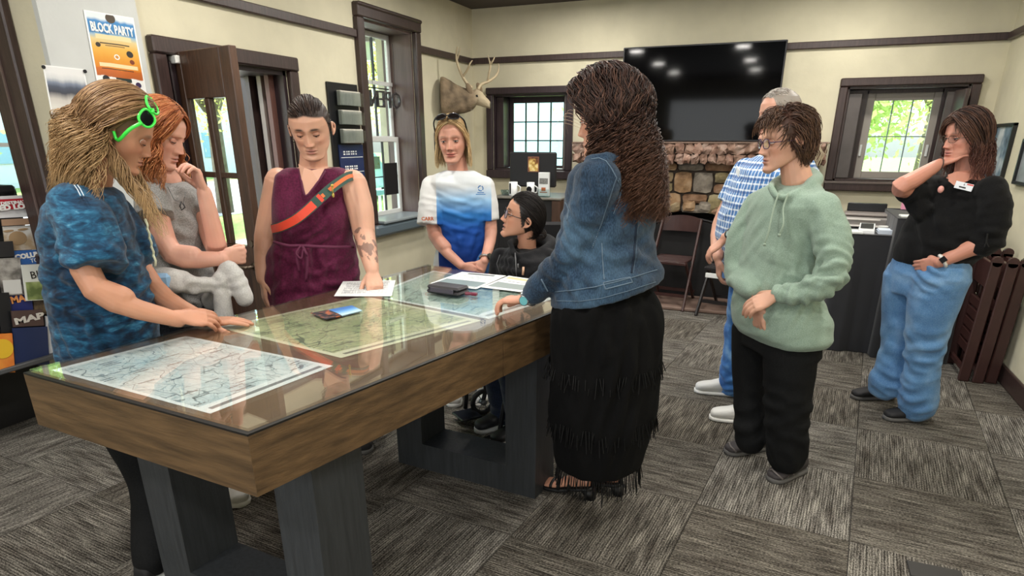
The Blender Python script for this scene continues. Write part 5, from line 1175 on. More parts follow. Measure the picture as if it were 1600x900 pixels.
def glasses_up(h, parent, m, lens, w=.027, hh=.022, r=.0034, c=(.080, .115), name='sunglasses', skew=0):
    """sunglasses pushed up on the head"""
    k = MB(); lp = []; cy, cz = c; up = np.array([0, -.84, .54]); hy, hz = cy-.012, cz-.006; ca, sa = math.cos(rad(skew)), math.sin(rad(skew))
    def W(p): p = np.asarray(p, float); return h.w([p[0]*ca+p[2]*sa, p[1], p[2]*ca-p[0]*sa]) if skew and p[2] > .02 else h.w(p)
    for sg in (-1, 1):
        P = []
        for i in range(25):
            a = 2*PI*i/24; cx, cq = np.sign(math.cos(a))*abs(math.cos(a))**.8, np.sign(math.sin(a))*abs(math.sin(a))**.8
            xx = sg*.033+cx*w; q = np.array([xx, cy-xx*xx*3.2, cz-xx*xx*2.0])+up*cq*hh; P.append(W(q))
        k.tube(P, r*h.size, 6); lp.append(P[:-1])
        xe = sg*.060; k.tube(*smooth_path([W([xe, cy-.012, cz-.004]), W([sg*.080, cy-.035, cz-.030]), W([sg*.084, .012, .035]), h.w([sg*.083, -.006, .004])], [r*1.5, r*1.5, r*1.4, r*1.1], 4), 6)
    k.tube([W([-.008, cy+.002, cz+.004]), W([0, cy+.004, cz+.005]), W([.008, cy+.002, cz+.004])], r*1.2, 6)
    g = k.build(name, m, parent, True)
    for P in lp: MB().add(P, [tuple(range(len(P)))]).build('lens', lens, g)
    return g
# ================================================================= people
Z3 = np.array([0, 0, 1.]); DBG = []
shoe_white = mat('shoe_white', 'd9d8d4', .5, bump=.2); sole_white = mat('sole_white', 'e6e5e0', .6); shoe_black = mat('shoe_black', '1a191b', .7); sole_grey = mat('sole_grey', '5a5856', .7)
denim_j = cloth_mat('jeans_blue', lambda N, L, v, s: mixc(N, L, .5, ramp(N, L, noise_n(N, L, v, 7, 4), [(.35, '32608f'), (.5, '5584b2'), (.65, '86aacc')]), ramp(N, L, noise_n(N, L, v, 220, 2), [(.35, '557eaa'), (.65, '7a9dc2')])), .85)
black_tr = cloth_mat('trousers_black', heather('0b0c0d', '141516'), .85, sheen=0)
def limbs_ok(n, *p):
    q = [round(float(np.linalg.norm(p[i+1]-p[i])), 2) for i in range(len(p)-1)]; DBG.append((n, q))
def laces(o, A, d, L, m, n=4):
    r_ = np.array([d[1], -d[0], 0])
    k = MB()
    for q in range(n):
        p = A+d*L*(.12+.09*q)+Z3*(.088-.013*q); s_ = 1 if q % 2 else -1; k.tube([p+r_*.018*s_, p+d*.012-r_*.018*s_], .003, 5)
    k.build('laces', m, o, True)

# ---------------------------------------------------------------- woman in the sage hoodie
def woman_green():
    f = Fig('older woman in sage green hoodie and black trousers, standing with clasped hands', (.06, 3.05), 215)
    P = f.P; S = f.sec; skin = 'c99a82'; h = Head(P(1229, 220, .02), 203, 6, 0, 1.06, age=1, wid=.97, jaw=1.05, browd=.4); k = f.body
    limb(k, [P(1246, 284, .0), h.w([0, -.025, -.06])], [.062, .052], 3, 16)
    rings(k, [f.sec(1222, 1262, 292, .6, off=-.03), f.sec(1205, 1268, 312, .55), f.sec(1200, 1268, 420, .6), f.sec(1200, 1268, 510, .6)])
    RS, RE, RW = P(1180, 318, -.14), P(1152, 425, -.06), P(1176, 456, .17)
    LS, LE, LW = P(1283, 322, .13), P(1296, 432, .22), P(1214, 460, .235)
    limb(k, [RS, RE, RW], [.045, .038, .026]); limb(k, [LS, LE, LW], [.045, .038, .026])
    for a, b, c in (((1178, 530, -.09), (1174, 615, -.07), (1175, 692, -.03)), ((1236, 530, .09), (1232, 630, .09), (1232, 722, .05))): limb(k, [P(*a), P(*b), P(*c)], [.06, .05, .04])
    h.ears(k, 1.1); e, F, Z = f.e, f.F, Z3
    hand(k, LW, unit(-e*.80-Z*.5+F*.05), unit(-F*.9-Z*.25), False, (.30, .45, .30), 1.05, .0, .2)
    hand(k, RW+F*-.01-Z*.055+e*.015, unit(e*.35-Z*.9+F*.15), unit(-F*.95-e*.1), True, (.30, .5, .4), 1.02, .0, .3)
    o = f.finish_body(.0034, h.mesh(skin, 'b06a62', '7a5a48', '4a3228', hairline_std()), skin); h.eyes(o, -.1, .2, skin)
    hl = hairline_std()
    pts = hair_short(h, 1500, 9, .046, lambda d: np.stack([.5*np.sign(d[:, 0])+0*d[:, 0], np.where(d[:, 1] > .15, .9, -.55), -.25-.75*(d[:, 1] < .3)*(d[:, 2] < .6)], 1), hl, 4, .75, lenfn=lambda d: np.where(d[:, 2] > .6, 1.35, np.where(d[:, 1] > .3, .75, 1)))
    strand_mesh(pts, .0021, hair_cols(1500, 9, ['3e2a22', '4d352a', '33231d', '5d4232'], 1, .3, '8a6a4c'), 'hair', o)
    glasses(h, o, mat('frame_plum', '4a3350', .3), lens_clear, z=-.002, w=.0245, hh=.0175, r=.0016)
    green = cloth_mat('sage_jersey', heather('7f9484', '93a697', 260), .9)
    g = MB()
    rings(g, [S(1212, 1280, 286, .55, p=2, off=-.03), S(1196, 1287, 293, .55, p=2), S(1178, 1293, 304, .55), S(1168, 1293, 318, .55), S(1166, 1282, 350, .62, front=1.08), S(1160, 1279, 400, .70, front=1.1), S(1150, 1284, 450, .72, front=1.1), S(1142, 1299, 490, .70, front=1.06), S(1141, 1298, 515, .68), S(1150, 1290, 526, .66)], 32)
    limb(g, [RS+f.R*-.015-Z*.01, P(1160, 370, -.10), RE, P(1166, 446, .10), RW-(RW-RE)*.03], [.066, .068, .060, .050, .040]); limb(g, [LS-Z*.01, P(1301, 380, .17), LE, P(1256, 456, .24), LW+(LE-LW)*.10], [.072, .074, .064, .052, .041])
    hd = [P(1204, 292, .14), P(1216, 308, .16), P(1244, 303, .13), P(1266, 288, .06), P(1274, 281, -.05), P(1262, 274, -.13), P(1238, 275, -.12), P(1212, 284, -.02), P(1204, 292, .14)]
    limb(g, hd, [.013, .015, .018, .024, .032, .036, .030, .018, .013], 4, 12)
    sp = [(LE, .14, LE-LS, .03, .009), (P(1250, 455, .25), .12, -e, .03, .008), (P(1165, 440, 0), .10, Z, .03, .007), (P(1220, 430, .2), .16, Z+e, .05, .008), (P(1230, 500, .15), .2, Z, .05, .005), (P(1270, 340, .15), .13, e+Z*.5, .04, .007), (P(1175, 360, 0), .12, e-Z*.3, .04, .006)]
    f.cloth('hoodie', g, .0075, green, sp, seed=4)
    d_m = mat('sage_cord', '8fa08e', .7)
    for px, ln in ((1217, 74), (1232, 60)):
        x1 = px-22+(8 if px > 1220 else 0); q = [P(px, 302, .19), P(px-8, 325, .215), P(x1+6, 302+ln*.8, .25), P(x1, 302+ln*1.05, .255)]
        MB().tube(*smooth_path(q, [.0035]*4, 5), 8).tube([q[-1], q[-1]-Z*.012], .0055, 8).build('drawstring', d_m, o, True)
    t = MB(); limb(t, [P(1178, 512, -.08), P(1172, 560, -.08), P(1171, 620, -.07), P(1174, 686, -.03)], [.10, .086, .076, .078], 4, 20); limb(t, [P(1236, 512, .08), P(1234, 560, .09), P(1230, 640, .09), P(1229, 711, .055)], [.115, .115, .100, .094], 4, 20); rings(t, [S(1152, 1282, y, .66) for y in (495, 520, 545)])
    f.cloth('trousers', t, .009, black_tr, [(P(1230, 640, .1), .14, Z, .06, .010), (P(1228, 700, .1), .1, Z+e, .05, .012), (P(1172, 670, 0), .1, Z, .05, .010)], seed=7)
    br_ = mat('sandal_grey', '3a3536', .7); st_ = mat('strap_grey', '77706e', .6)
    for a, tx in (((1183, 702), (1122, 712)), ((1244, 738), (1195, 757))):
        A = at_z(*a, 0); Tt = at_z(*tx, 0); d = unit(Tt-A); s_ = shoe('shoe', A+d*.02, 0, d, .235, br_, sole_grey, o, .046, .075)
        for q in (.06, .10, .14): p = A+d*(.235*.1+q); r_ = np.array([d[1], -d[0], 0]); MB().tube([p+r_*.044+Z*.03, p+r_*.02+Z*(.082-q*.2), p-r_*.02+d*.02+Z*(.082-q*.2), p-r_*.044+Z*.03], .0045, 6).build('strap', st_, s_, True)
woman_green()

# ---------------------------------------------------------------- girl in the tie-dye shirt
def girl_tiedye():
    f = Fig('girl in dark blue tie-dye shirt with green sunglasses pushed up on her wavy hair', (-2.15, 1.48), 52)
    P = f.P; S = f.sec; skin = 'c08a6e'; e, F, Z = f.e, f.F, Z3; k = f.body
    h = Head(P(184, 203, .06), 50, 27, 8, 1.05, wid=.97, jaw=.98, browd=.6, nose=.85)
    limb(k, [P(142, 300, 0), h.w([0, -.03, -.05])], [.058, .048], 3, 16); rings(k, [S(118, 172, 306, .6), S(100, 190, 330, .6), S(95, 200, 400, .7), S(100, 225, 500, .7), S(120, 235, 600, .7)])
    RS, RE, RW = P(118, 325, .16), P(150, 452, .27), P(279, 500, .27); LS, LE, LW = P(170, 330, -.10), P(240, 450, .02), P(318, 500, .20)
    limbs_ok('girl1', RS, RE, RW); limb(k, [RS, RE, RW], [.046, .040, .025]); limb(k, [RE, RE+(RW-RE)*.3], [.040, .041]); limb(k, [LS, LE, LW], [.044, .038, .026])
    h.ears(k); hand(k, RW+Z*.012, unit(e*.9+F*.1-Z*.18), unit(-Z*.8-n3(f)*-.55), True, (.35, .5, .3), .95, .07, .3); hand(k, LW, unit(e*.9+n3(f)*-.25-Z*.10), -Z, False, (.06, .08, .05), .95, .07, .3)
    feet = [np.array([-1.965, 1.32, 0]), np.array([-1.985, 1.47, 0])]
    for a, b, A in (((178, 600), (238, 755), feet[0]), ((222, 600), (300, 765), feet[1])): limb(k, [P(*a), P(b[0], b[1], .05), A+Z*.1], [.06, .05, .04])
    # feet on the floor
    o = f.finish_body(.003, h.mesh(skin, 'ad6c60', '6d5240', '6b4e38', hairline_std()), skin); h.eyes(o, 0, .97, skin)
    hc = ['8a6a4a', '7a5a3c', '9c7b56', '6b4d34']
    pts = scalp_long(h, 2300, 22, (104, 178), .0, (.07, .27), (.024, .15), .024, 3, flare=.045, fall=unit(-Z-e*.22), el=0, front_y=.074)
    strand_mesh(pts, .0016, hair_cols(2300, 22, hc, 2, .75, 'c9a777'), 'hair', o)
    pts = scalp_long(h, 160, 22, (106, 126), .0, (.22, .36), (.016, .16), .01, 5, flare=.01, fall=unit(-Z+e*.42+n3(f)*-.25), el=-12, front_y=.05)
    strand_mesh(pts, .0018, hair_cols(160, 22, hc, 3, .75, 'c9a777'), 'hair', o)
    glasses_up(h, o, mat('neon_green', '3fe04a', .3), mat('dark_lens', '0c1210', .06), w=.028, hh=.023, r=.0040, c=(.066, .118), skew=32)
    def tie(N, L, v, s):
        n = noise_n(N, L, v, 11, 4, (1, 1, 2.4), 1.6); n2 = noise_n(N, L, v, 34, 3, (1, 1, 2.6), .8); n3_ = noise_n(N, L, v, 4, 2)
        x = math_n(N, L, 'ADD', math_n(N, L, 'ADD', math_n(N, L, 'MULTIPLY', n, .5), math_n(N, L, 'MULTIPLY', n2, .3)), math_n(N, L, 'MULTIPLY', n3_, .2))
        return ramp(N, L, x, [(.36, '0b1a2c'), (.46, '12324c'), (.54, '1a4a68'), (.61, '2f6a88'), (.70, '78a4b8')])
    td = cloth_mat('tie_dye', tie, .85); g = MB()
    rings(g, [S(112, 178, 292, .7, p=2), S(84, 196, 304, .62), S(66, 204, 322, .62), S(58, 212, 350, .7), S(60, 222, 390, .78), S(66, 240, 440, .85), S(74, 252, 490, .85), S(84, 256, 530, .85), S(90, 258, 575, .85), S(98, 262, 620, .85)], 32)
    limb(g, [RS+F*-.0, P(138, 365, .21), P(152, 418, .255)], [.080, .090, .088], 4, 20, False); k2 = MB().ell(RS, (.08,)*3, 16, 12); g.add(k2.v, k2.f); limb(g, [LS, P(212, 390, -.03)], [.075, .075])
    f.cloth('shirt', g, .0065, td, [(P(130, 470, .2), .2, Z+e*.5, .035, .008), (P(100, 400, .1), .18, Z-e*.3, .04, .008), (P(110, 540, .15), .2, e+Z*.7, .035, .008), (P(140, 370, .25), .1, e+Z, .04, .006), (P(220, 440, .1), .16, Z-e, .03, .007)], seed=11)
    for q in (0, 5): MB().tube([P(116+q, 277+12, .19), P(121+q, 296, .24), P(126+q, 306, .255)], .0016, 5).build('seam_stitch', mat('stitch_pale', 'b9c6d0', .7), o)
    c0, c1 = P(131, 427, .36), P(186, 407, .33)
    t = MB()
    for a, b, A in (((180, 590), (240, 755), feet[0]), ((222, 590), (300, 765), feet[1])): limb(t, [P(*a), P((a[0]+b[0])/2, 680, .02), P(b[0], b[1], .05), A+Z*.08], [.115, .10, .085, .068], 4, 20)
    rings(t, [S(115, 255, 575, .8), S(125, 262, 605, .8), S(140, 268, 640, .8)]); f.cloth('leggings', t, .010, black_tr, seed=3)
    for s_ in (-1, 1):
        A = feet[s_ > 0]; shoe('shoe', A, 0, unit(np.array([-.05, .99, 0])), .23, shoe_black, sole_white, o)
    # white print on the chest
    t = MB()
    for i in range(5): c = P(222+i*3.2, 352+i*14, .10+.01*i)+e*.012; t.tube([c+Z*.02, c+e*.004-Z*.0, c-Z*.018], .004, 6)
    t.build('chest_print', mat('print_cream', 'cfd0b4', .7), o, True)
def n3(f): return f.n
girl_tiedye()

# ---------------------------------------------------------------- red haired girl in grey
def girl_grey():
    f = Fig('red-haired girl in a grey T-shirt with one hand at her mouth', (-2.22, 1.93), 12)
    P = f.P; S = f.sec; skin = 'dba692'; e, F, Z = f.e, f.F, Z3; k = f.body
    h = Head(P(247, 207, .04), 22, 24, 0, 1.02, wid=.95, nose=.9, browd=.35, jaw=.95)
    limb(k, [P(262, 288, 0), h.w([0, -.03, -.05])], [.056, .047], 3, 16); rings(k, [S(250, 290, 294, .6), S(240, 302, 312, .6), S(245, 305, 350, .65), S(255, 322, 420, .65), S(260, 325, 480, .65)])
    RS, RE, RW = P(238, 306, .10), P(270, 397, .17), P(348, 404, .22); LS, LE, LW = P(305, 302, -.08), P(340, 392, .12), P(319, 300, .17)
    limbs_ok('girl2', RS, RE, RW, ); limbs_ok('girl2L', LS, LE, LW); limb(k, [RS, RE, RW], [.044, .040, .026]); limb(k, [RE, RE+(RW-RE)*.4], [.040, .038]); limb(k, [LS, LE, LW], [.042, .040, .027])
    h.ears(k, .9); hand(k, RW+Z*.005, unit(e+n3(f)*.2), unit(n3(f)+Z*.2), True, (1.2, 1.4, .9), .92, .0, .4, tuck=True)
    hand(k, LW, unit(Z*.95-e*.2-n3(f)*.1), unit(-e*.9-n3(f)*.35), False, (.7, 1.0, .5), .92, .05, .5)
    for a, b in (((262, 520), (270, 700)), ((320, 520), (330, 700))): limb(k, [P(*a), P(*b)], [.06, .045])
    o = f.finish_body(.0033, h.mesh(skin, 'c47f74', 'a8704e', '9a5c38', hairline_std()), skin); h.eyes(o, 0, .8, skin)
    hc = ['a8623a', 'b8724a', '8f4f2e', 'c58455']
    pts = scalp_long(h, 1300, 20, (62, 178), .005, (.10, .19), (.010, .08), .012, 8, flare=.02, el=-10, front_y=.072, fall=unit(-Z-e*.05))
    strand_mesh(pts, .0021, hair_cols(1300, 20, hc, 2, .4, 'd69a68'), 'hair', o)
    grey = cloth_mat('heather_grey', heather('7f7e7d', 'a3a2a0', 240), .9); g = MB()
    rings(g, [S(240, 292, 284, .62, p=2), S(222, 308, 294, .58), S(212, 316, 308, .6), S(218, 314, 330, .66), S(230, 320, 360, .7), S(238, 330, 400, .72), S(244, 336, 440, .74), S(250, 342, 475, .74), S(252, 345, 500, .74)], 32)
    limb(g, [RS, P(244, 338, .14)], [.066, .070], 3, 20, False); kk = MB().ell(RS, (.066,)*3, 16, 12); g.add(kk.v, kk.f); limb(g, [LS, P(316, 338, .0)], [.06, .062], 3, 20, False)
    f.cloth('shirt', g, .0065, grey, [(P(290, 400, .1), .15, Z+e*.4, .035, .007), (P(270, 340, .1), .12, e+Z*.6, .035, .006), (P(290, 460, .1), .1, Z, .03, .007)], seed=21)
    wh = cloth_mat('sweatshirt_white', heather('c2c0bd', 'd6d4d0', 200), .9); t = MB()
    a0, a1, a2, a3 = P(226, 437, .12), P(270, 440, .22), P(318, 446, .24), P(345, 440, .22); limb(t, [P(200, 430, .0), a0, a1, a2, a3], [.05, .055, .050, .034, .022], 4, 16)
    limb(t, [P(344, 445, .22), P(352, 418, .23), P(366, 428, .24), P(382, 466, .25)], [.024, .028, .036, .036], 4, 14); limb(t, [P(344, 440, .22), P(348, 475, .24), P(352, 520, .22)], [.026, .034, .04], 4, 14); t.ell(P(344, 440, .235), (.034, .034, .036), 14, 10)
    limb(t, [P(330, 470, .1), P(350, 440, .2)], [.04, .03])
    f.cloth('tied_sweatshirt', t, .0055, wh, [(P(300, 444, .24), .10, Z, .03, .006), (P(345, 440, .24), .05, e+Z, .025, .004), (P(366, 440, .24), .06, Z, .03, .003)], seed=5, it=9, general=.0012)
    MB().box((-.04, -.02, -.03), (.04, .02, .03), .012).build('blue_patch', mat('patch_blue', '8fb4d6', .8), o).matrix_local = Matrix.Translation(tuple(P(250, 440, .245))) @ Matrix.Rotation(rad(35), 4, 'Z')
    MB().tube([P(262, 292, .13), P(272, 312, .155), P(286, 318, .16), P(290, 300, .12)], .0012, 5).tube([P(284, 318, .165)+Z*.008, P(281, 322, .165), P(284, 328, .165), P(289, 324, .165), P(286, 318, .165)], .003, 6).build('pendant', mat('pendant_dark', '2c2a2c', .4), o, True)
    t = MB(); 
    for a, b in (((262, 480), (265, 560)), ((318, 480), (322, 560))): limb(t, [P(*a), P(*b)], [.105, .09], 4, 20)
    rings(t, [S(252, 340, y, .75) for y in (465, 490, 520)]); f.cloth('shorts', t, .01, cloth_mat('shorts_dark', heather('2b2f38', '3b4350')), seed=3)
    for A, d in ((at_z(372, 782, 0), unit(np.array([.55, -.35, 0]))), (np.array([-2.22, 2.0, 0]), unit(np.array([.8, .1, 0])))):
        s_ = shoe('shoe', A-d*.10, 0, d, .235, shoe_white, sole_white, o); laces(s_, A-d*.10, d, .235, mat('lace_pink', 'a06a7c', .7))
        limb_ = None
girl_grey()

# ---------------------------------------------------------------- woman in maroon
def woman_maroon():
    f = Fig('woman in sleeveless maroon dress with orange strap, pressing her fist on a paper sheet', (-2.0, 2.5), -42)
    P = f.P; S = f.sec; skin = 'cf9f86'; e, F, Z = f.e, f.F, Z3; k = f.body
    h = Head(P(485, 199, .05), -62, 24, 2, 1.06, wid=1.08, jaw=1.08, browd=.9, age=.3, earout=1.07)
    limb(k, [P(490, 268, -.02), h.w([0, -.03, -.05])], [.066, .054], 3, 16); rings(k, [S(452, 532, 262, .6, p=2), S(440, 548, 275, .5), S(436, 548, 300, .55), S(430, 552, 400, .6), S(425, 560, 520, .6)])
    RS, RE, RW = P(436, 284, -.04), P(415, 372, -.05), P(410, 436, .03); LS, LE, LW = P(551, 288, .02), P(569, 366, .13), P(582, 424, .30)
    limbs_ok('maroonL', LS, LE, LW); limbs_ok('maroonR', RS, RE, RW)
    limb(k, [RS, RE, RW], [.064, .052, .028]); limb(k, [LS, (LS+LE)/2+e*.008, LE, LE+(LW-LE)*.4, LW], [.068, .062, .050, .045, .029]); limb(k, [RE, RE+(RW-RE)*.35], [.050, .043])
    h.ears(k); hand(k, RW, unit(-Z+n3(f)*-.15), unit(e+n3(f)*.3), True, (.2, .3, .2), .98, .05, .2); hand(k, LW, unit(-Z*.62-n3(f)*.75), unit(-Z*.5+n3(f)*.75), False, (.55, 1.2, .9), .98, .03, .3, curls=[(.35, .25, .2), (.9, 1.3, .8), (.95, 1.3, .8), (1., 1.3, .8)])
    for a in (460, 520): limb(k, [P(a, 520, 0), np.array([f.b[0]+(.06 if a > 500 else -.06), f.b[1], .08])], [.07, .04])
    def tattoo(V, c):
        ax = LW-LE; t = ((V-LE)@ax)/(ax@ax); d = np.linalg.norm(V-LE-np.clip(t, 0, 1)[:, None]*ax, axis=1); n = wnoise(V, 130, 5, 2); n2 = wnoise(V, 60, 15, 2)
        f_ = ((t > .0) & (t < .86) & (d < .07) & (n > -.05) & (n2 > -.6))*.7; return c*(1-f_[:, None])+np.array(lin('5a4a46')[:3])*f_[:, None]
    o = f.finish_body(.0036, h.mesh(skin, 'b06e66', '3a2a24', '33251f', hairline_std()), skin, tattoo); h.eyes(o, -.05, .66, skin)
    hl = hairline_std(); pts = hair_back(h, 1100, 12, (.35, -.85, -.2), hl, .008, 4); strand_mesh(pts, .0020, hair_cols(1100, 12, ['33251f', '3f2f28', '281d19', '4b3a32'], 3), 'hair', o)
    R = np.random.RandomState(4); bc = h.w([.035, -.118, -.03]); q = []
    for i in range(220):
        a, b = R.uniform(0, 2*PI, 2); t = np.linspace(0, 2.2, 14); r_ = .026+.008*R.rand(); q.append(bc+np.stack([np.cos(t+a)*r_, np.sin(t+a)*r_*np.cos(b), np.sin(t+a)*r_*np.sin(b)], 1))
    for i in range(60):
        p0 = h.w([.07+.01*R.rand(), -.04-.05*R.rand(), .03-.1*R.rand()]); t = np.linspace(0, 1, 14)[:, None]; q.append(p0+e*(.02*np.sin(t*5+R.uniform(0, 6))+.02*t)-Z*t*R.uniform(.02, .09)+R.normal(size=3)*.004)
    strand_mesh(np.array(q), .0014, hair_cols(280, 14, ['3a2b24', '5a463a', '6b5648'], 5), 'hair', o)
    mar = cloth_mat('maroon_jersey', heather('4e1430', '641c40', 120), .75, sheen=.1); g = MB()
    rings(g, [S(446, 536, 262, .60, p=2), S(430, 553, 272, .50), S(427, 553, 290, .56), S(425, 545, 312, .72, front=1.12), S(425, 548, 332, .86, front=1.22), S(426, 550, 350, .84, front=1.18), S(428, 553, 374, .74, front=1.08), S(417, 559, 395, .72), S(415, 564, 430, .72), S(416, 568, 470, .74), S(418, 574, 520, .75), S(424, 580, 600, .75), S(430, 600, 660, .7)], 36)
    def neck(V, Q):   # press the V opening in, so the skin shows
        return V
    f.cloth('dress', g, .0065, mar, [(P(480, 400, .2), .14, e, .03, .008), (P(490, 385, .2), .1, Z, .03, .008), (P(440, 450, .15), .18, e-Z*.4, .04, .009), (P(540, 440, .15), .16, Z+e*.2, .04, .010), (P(480, 340, .2), .14, e+Z*.3, .04, .005), (P(490, 500, .15), .15, Z, .04, .007)], seed=31, general=.002, it=9)
    # V neck: a panel of skin laid over the chest, edged by the collar
    a, b, c = P(466, 256, .13), P(508, 262, .12), P(478, 306, .222)
    V_ = [a, P(475, 262, .165), P(487, 266, .165), b, P(497, 282, .19), c, P(471, 280, .185)]; t = MB(); t.add([p for p in V_], [tuple(range(len(V_)))]); t.build('neckline_skin', mat('neck_skin', skin, .5, sss=.1), o)
    MB().tube(*smooth_path([P(467, 264, .125), P(471, 284, .19), c, P(497, 284, .19), P(508, 267, .12)], [.0045]*5, 4), 8).build('neckline', mat('maroon_edge', '571738', .75), o, True)
    # waist tie
    t = MB(); t.tube(*smooth_path([P(428, 378, .17), P(450, 384, .235), P(472, 384, .26), P(510, 386, .25), P(552, 386, .15)], [.007]*5, 4), 8).build('waist_cord', MATS['maroon_edge'], o, True)
    MB().tube(*smooth_path([P(470, 384, .27), P(464, 400, .28), P(468, 425, .27)], [.006]*3, 4), 8).tube(*smooth_path([P(472, 384, .27), P(480, 402, .28), P(478, 440, .27)], [.006]*3, 4), 8).tube(*smooth_path([P(470, 384, .275), P(463, 396, .285), P(471, 404, .285), P(474, 390, .28), P(480, 400, .285), P(472, 384, .275)], [.005]*6, 4), 8).build('bow', MATS['maroon_edge'], o, True)
    # strap: green shoulder part with an orange stripe, orange-red across the chest
    path = [P(560, 276, -.02), P(545, 276, .10), P(522, 291, .19), P(502, 308, .245), P(482, 327, .265), P(462, 343, .26), P(440, 354, .20), P(426, 358, .08)]
    def ribbon(name, pts, w_, m, off, sh=0):
        pts, _ = smooth_path(pts, [1]*len(pts), 4); v = []; 
        for i, p in enumerate(pts):
            d = unit(pts[min(i+1, len(pts)-1)]-pts[max(i-1, 0)]); nn = unit(np.cross(d, np.cross(-f.n+Z*.15, d))); s_ = np.cross(d, nn); v += [p+s_*(w_+sh)+nn*off, p-s_*(w_-sh)+nn*off, p-s_*(w_-sh)+nn*(off-.004), p+s_*(w_+sh)+nn*(off-.004)]
        n = len(pts); MB().add(v, [(4*i+q, 4*i+(q+1) % 4, 4*i+4+(q+1) % 4, 4*i+4+q) for i in range(n-1) for q in range(4)]).build(name, m, o)
    ribbon('strap', path, .021, mat('strap_green', '2c4a40', .7), .004); ribbon('strap_stripe', path[:4], .008, mat('strap_orange', 'd8703a', .7), .0055)
    ribbon('strap_lower', path[3:], .017, mat('strap_red_orange', 'e0472e', .6), .0058)
    b_ = P(519, 290, .225); MB().tube([b_, b_-Z*.035], .003, 6).ell(b_, (.007, .007, .007), 10, 8).ell(b_-Z*.04, (.006, .006, .010), 10, 8).build('buckle', mat('gold_clasp', 'c9b25a', .3, metal=.7), o, True)
    MB().tube([LW-Z*.06-n3(f)*.05+e*(.012+.008*math.cos(t_))+n3(f)*.009*math.sin(t_) for t_ in np.linspace(0, 2*PI, 12)], .0012, 6).build('ring', mat('gold', 'cbb06a', .3, metal=.9), o, True)
    for s_ in (-1, 1): shoe('shoe', np.array([f.b[0], f.b[1], 0])+f.R*s_*.09, 0, F, .24, shoe_black, sole_grey, o)
woman_maroon()
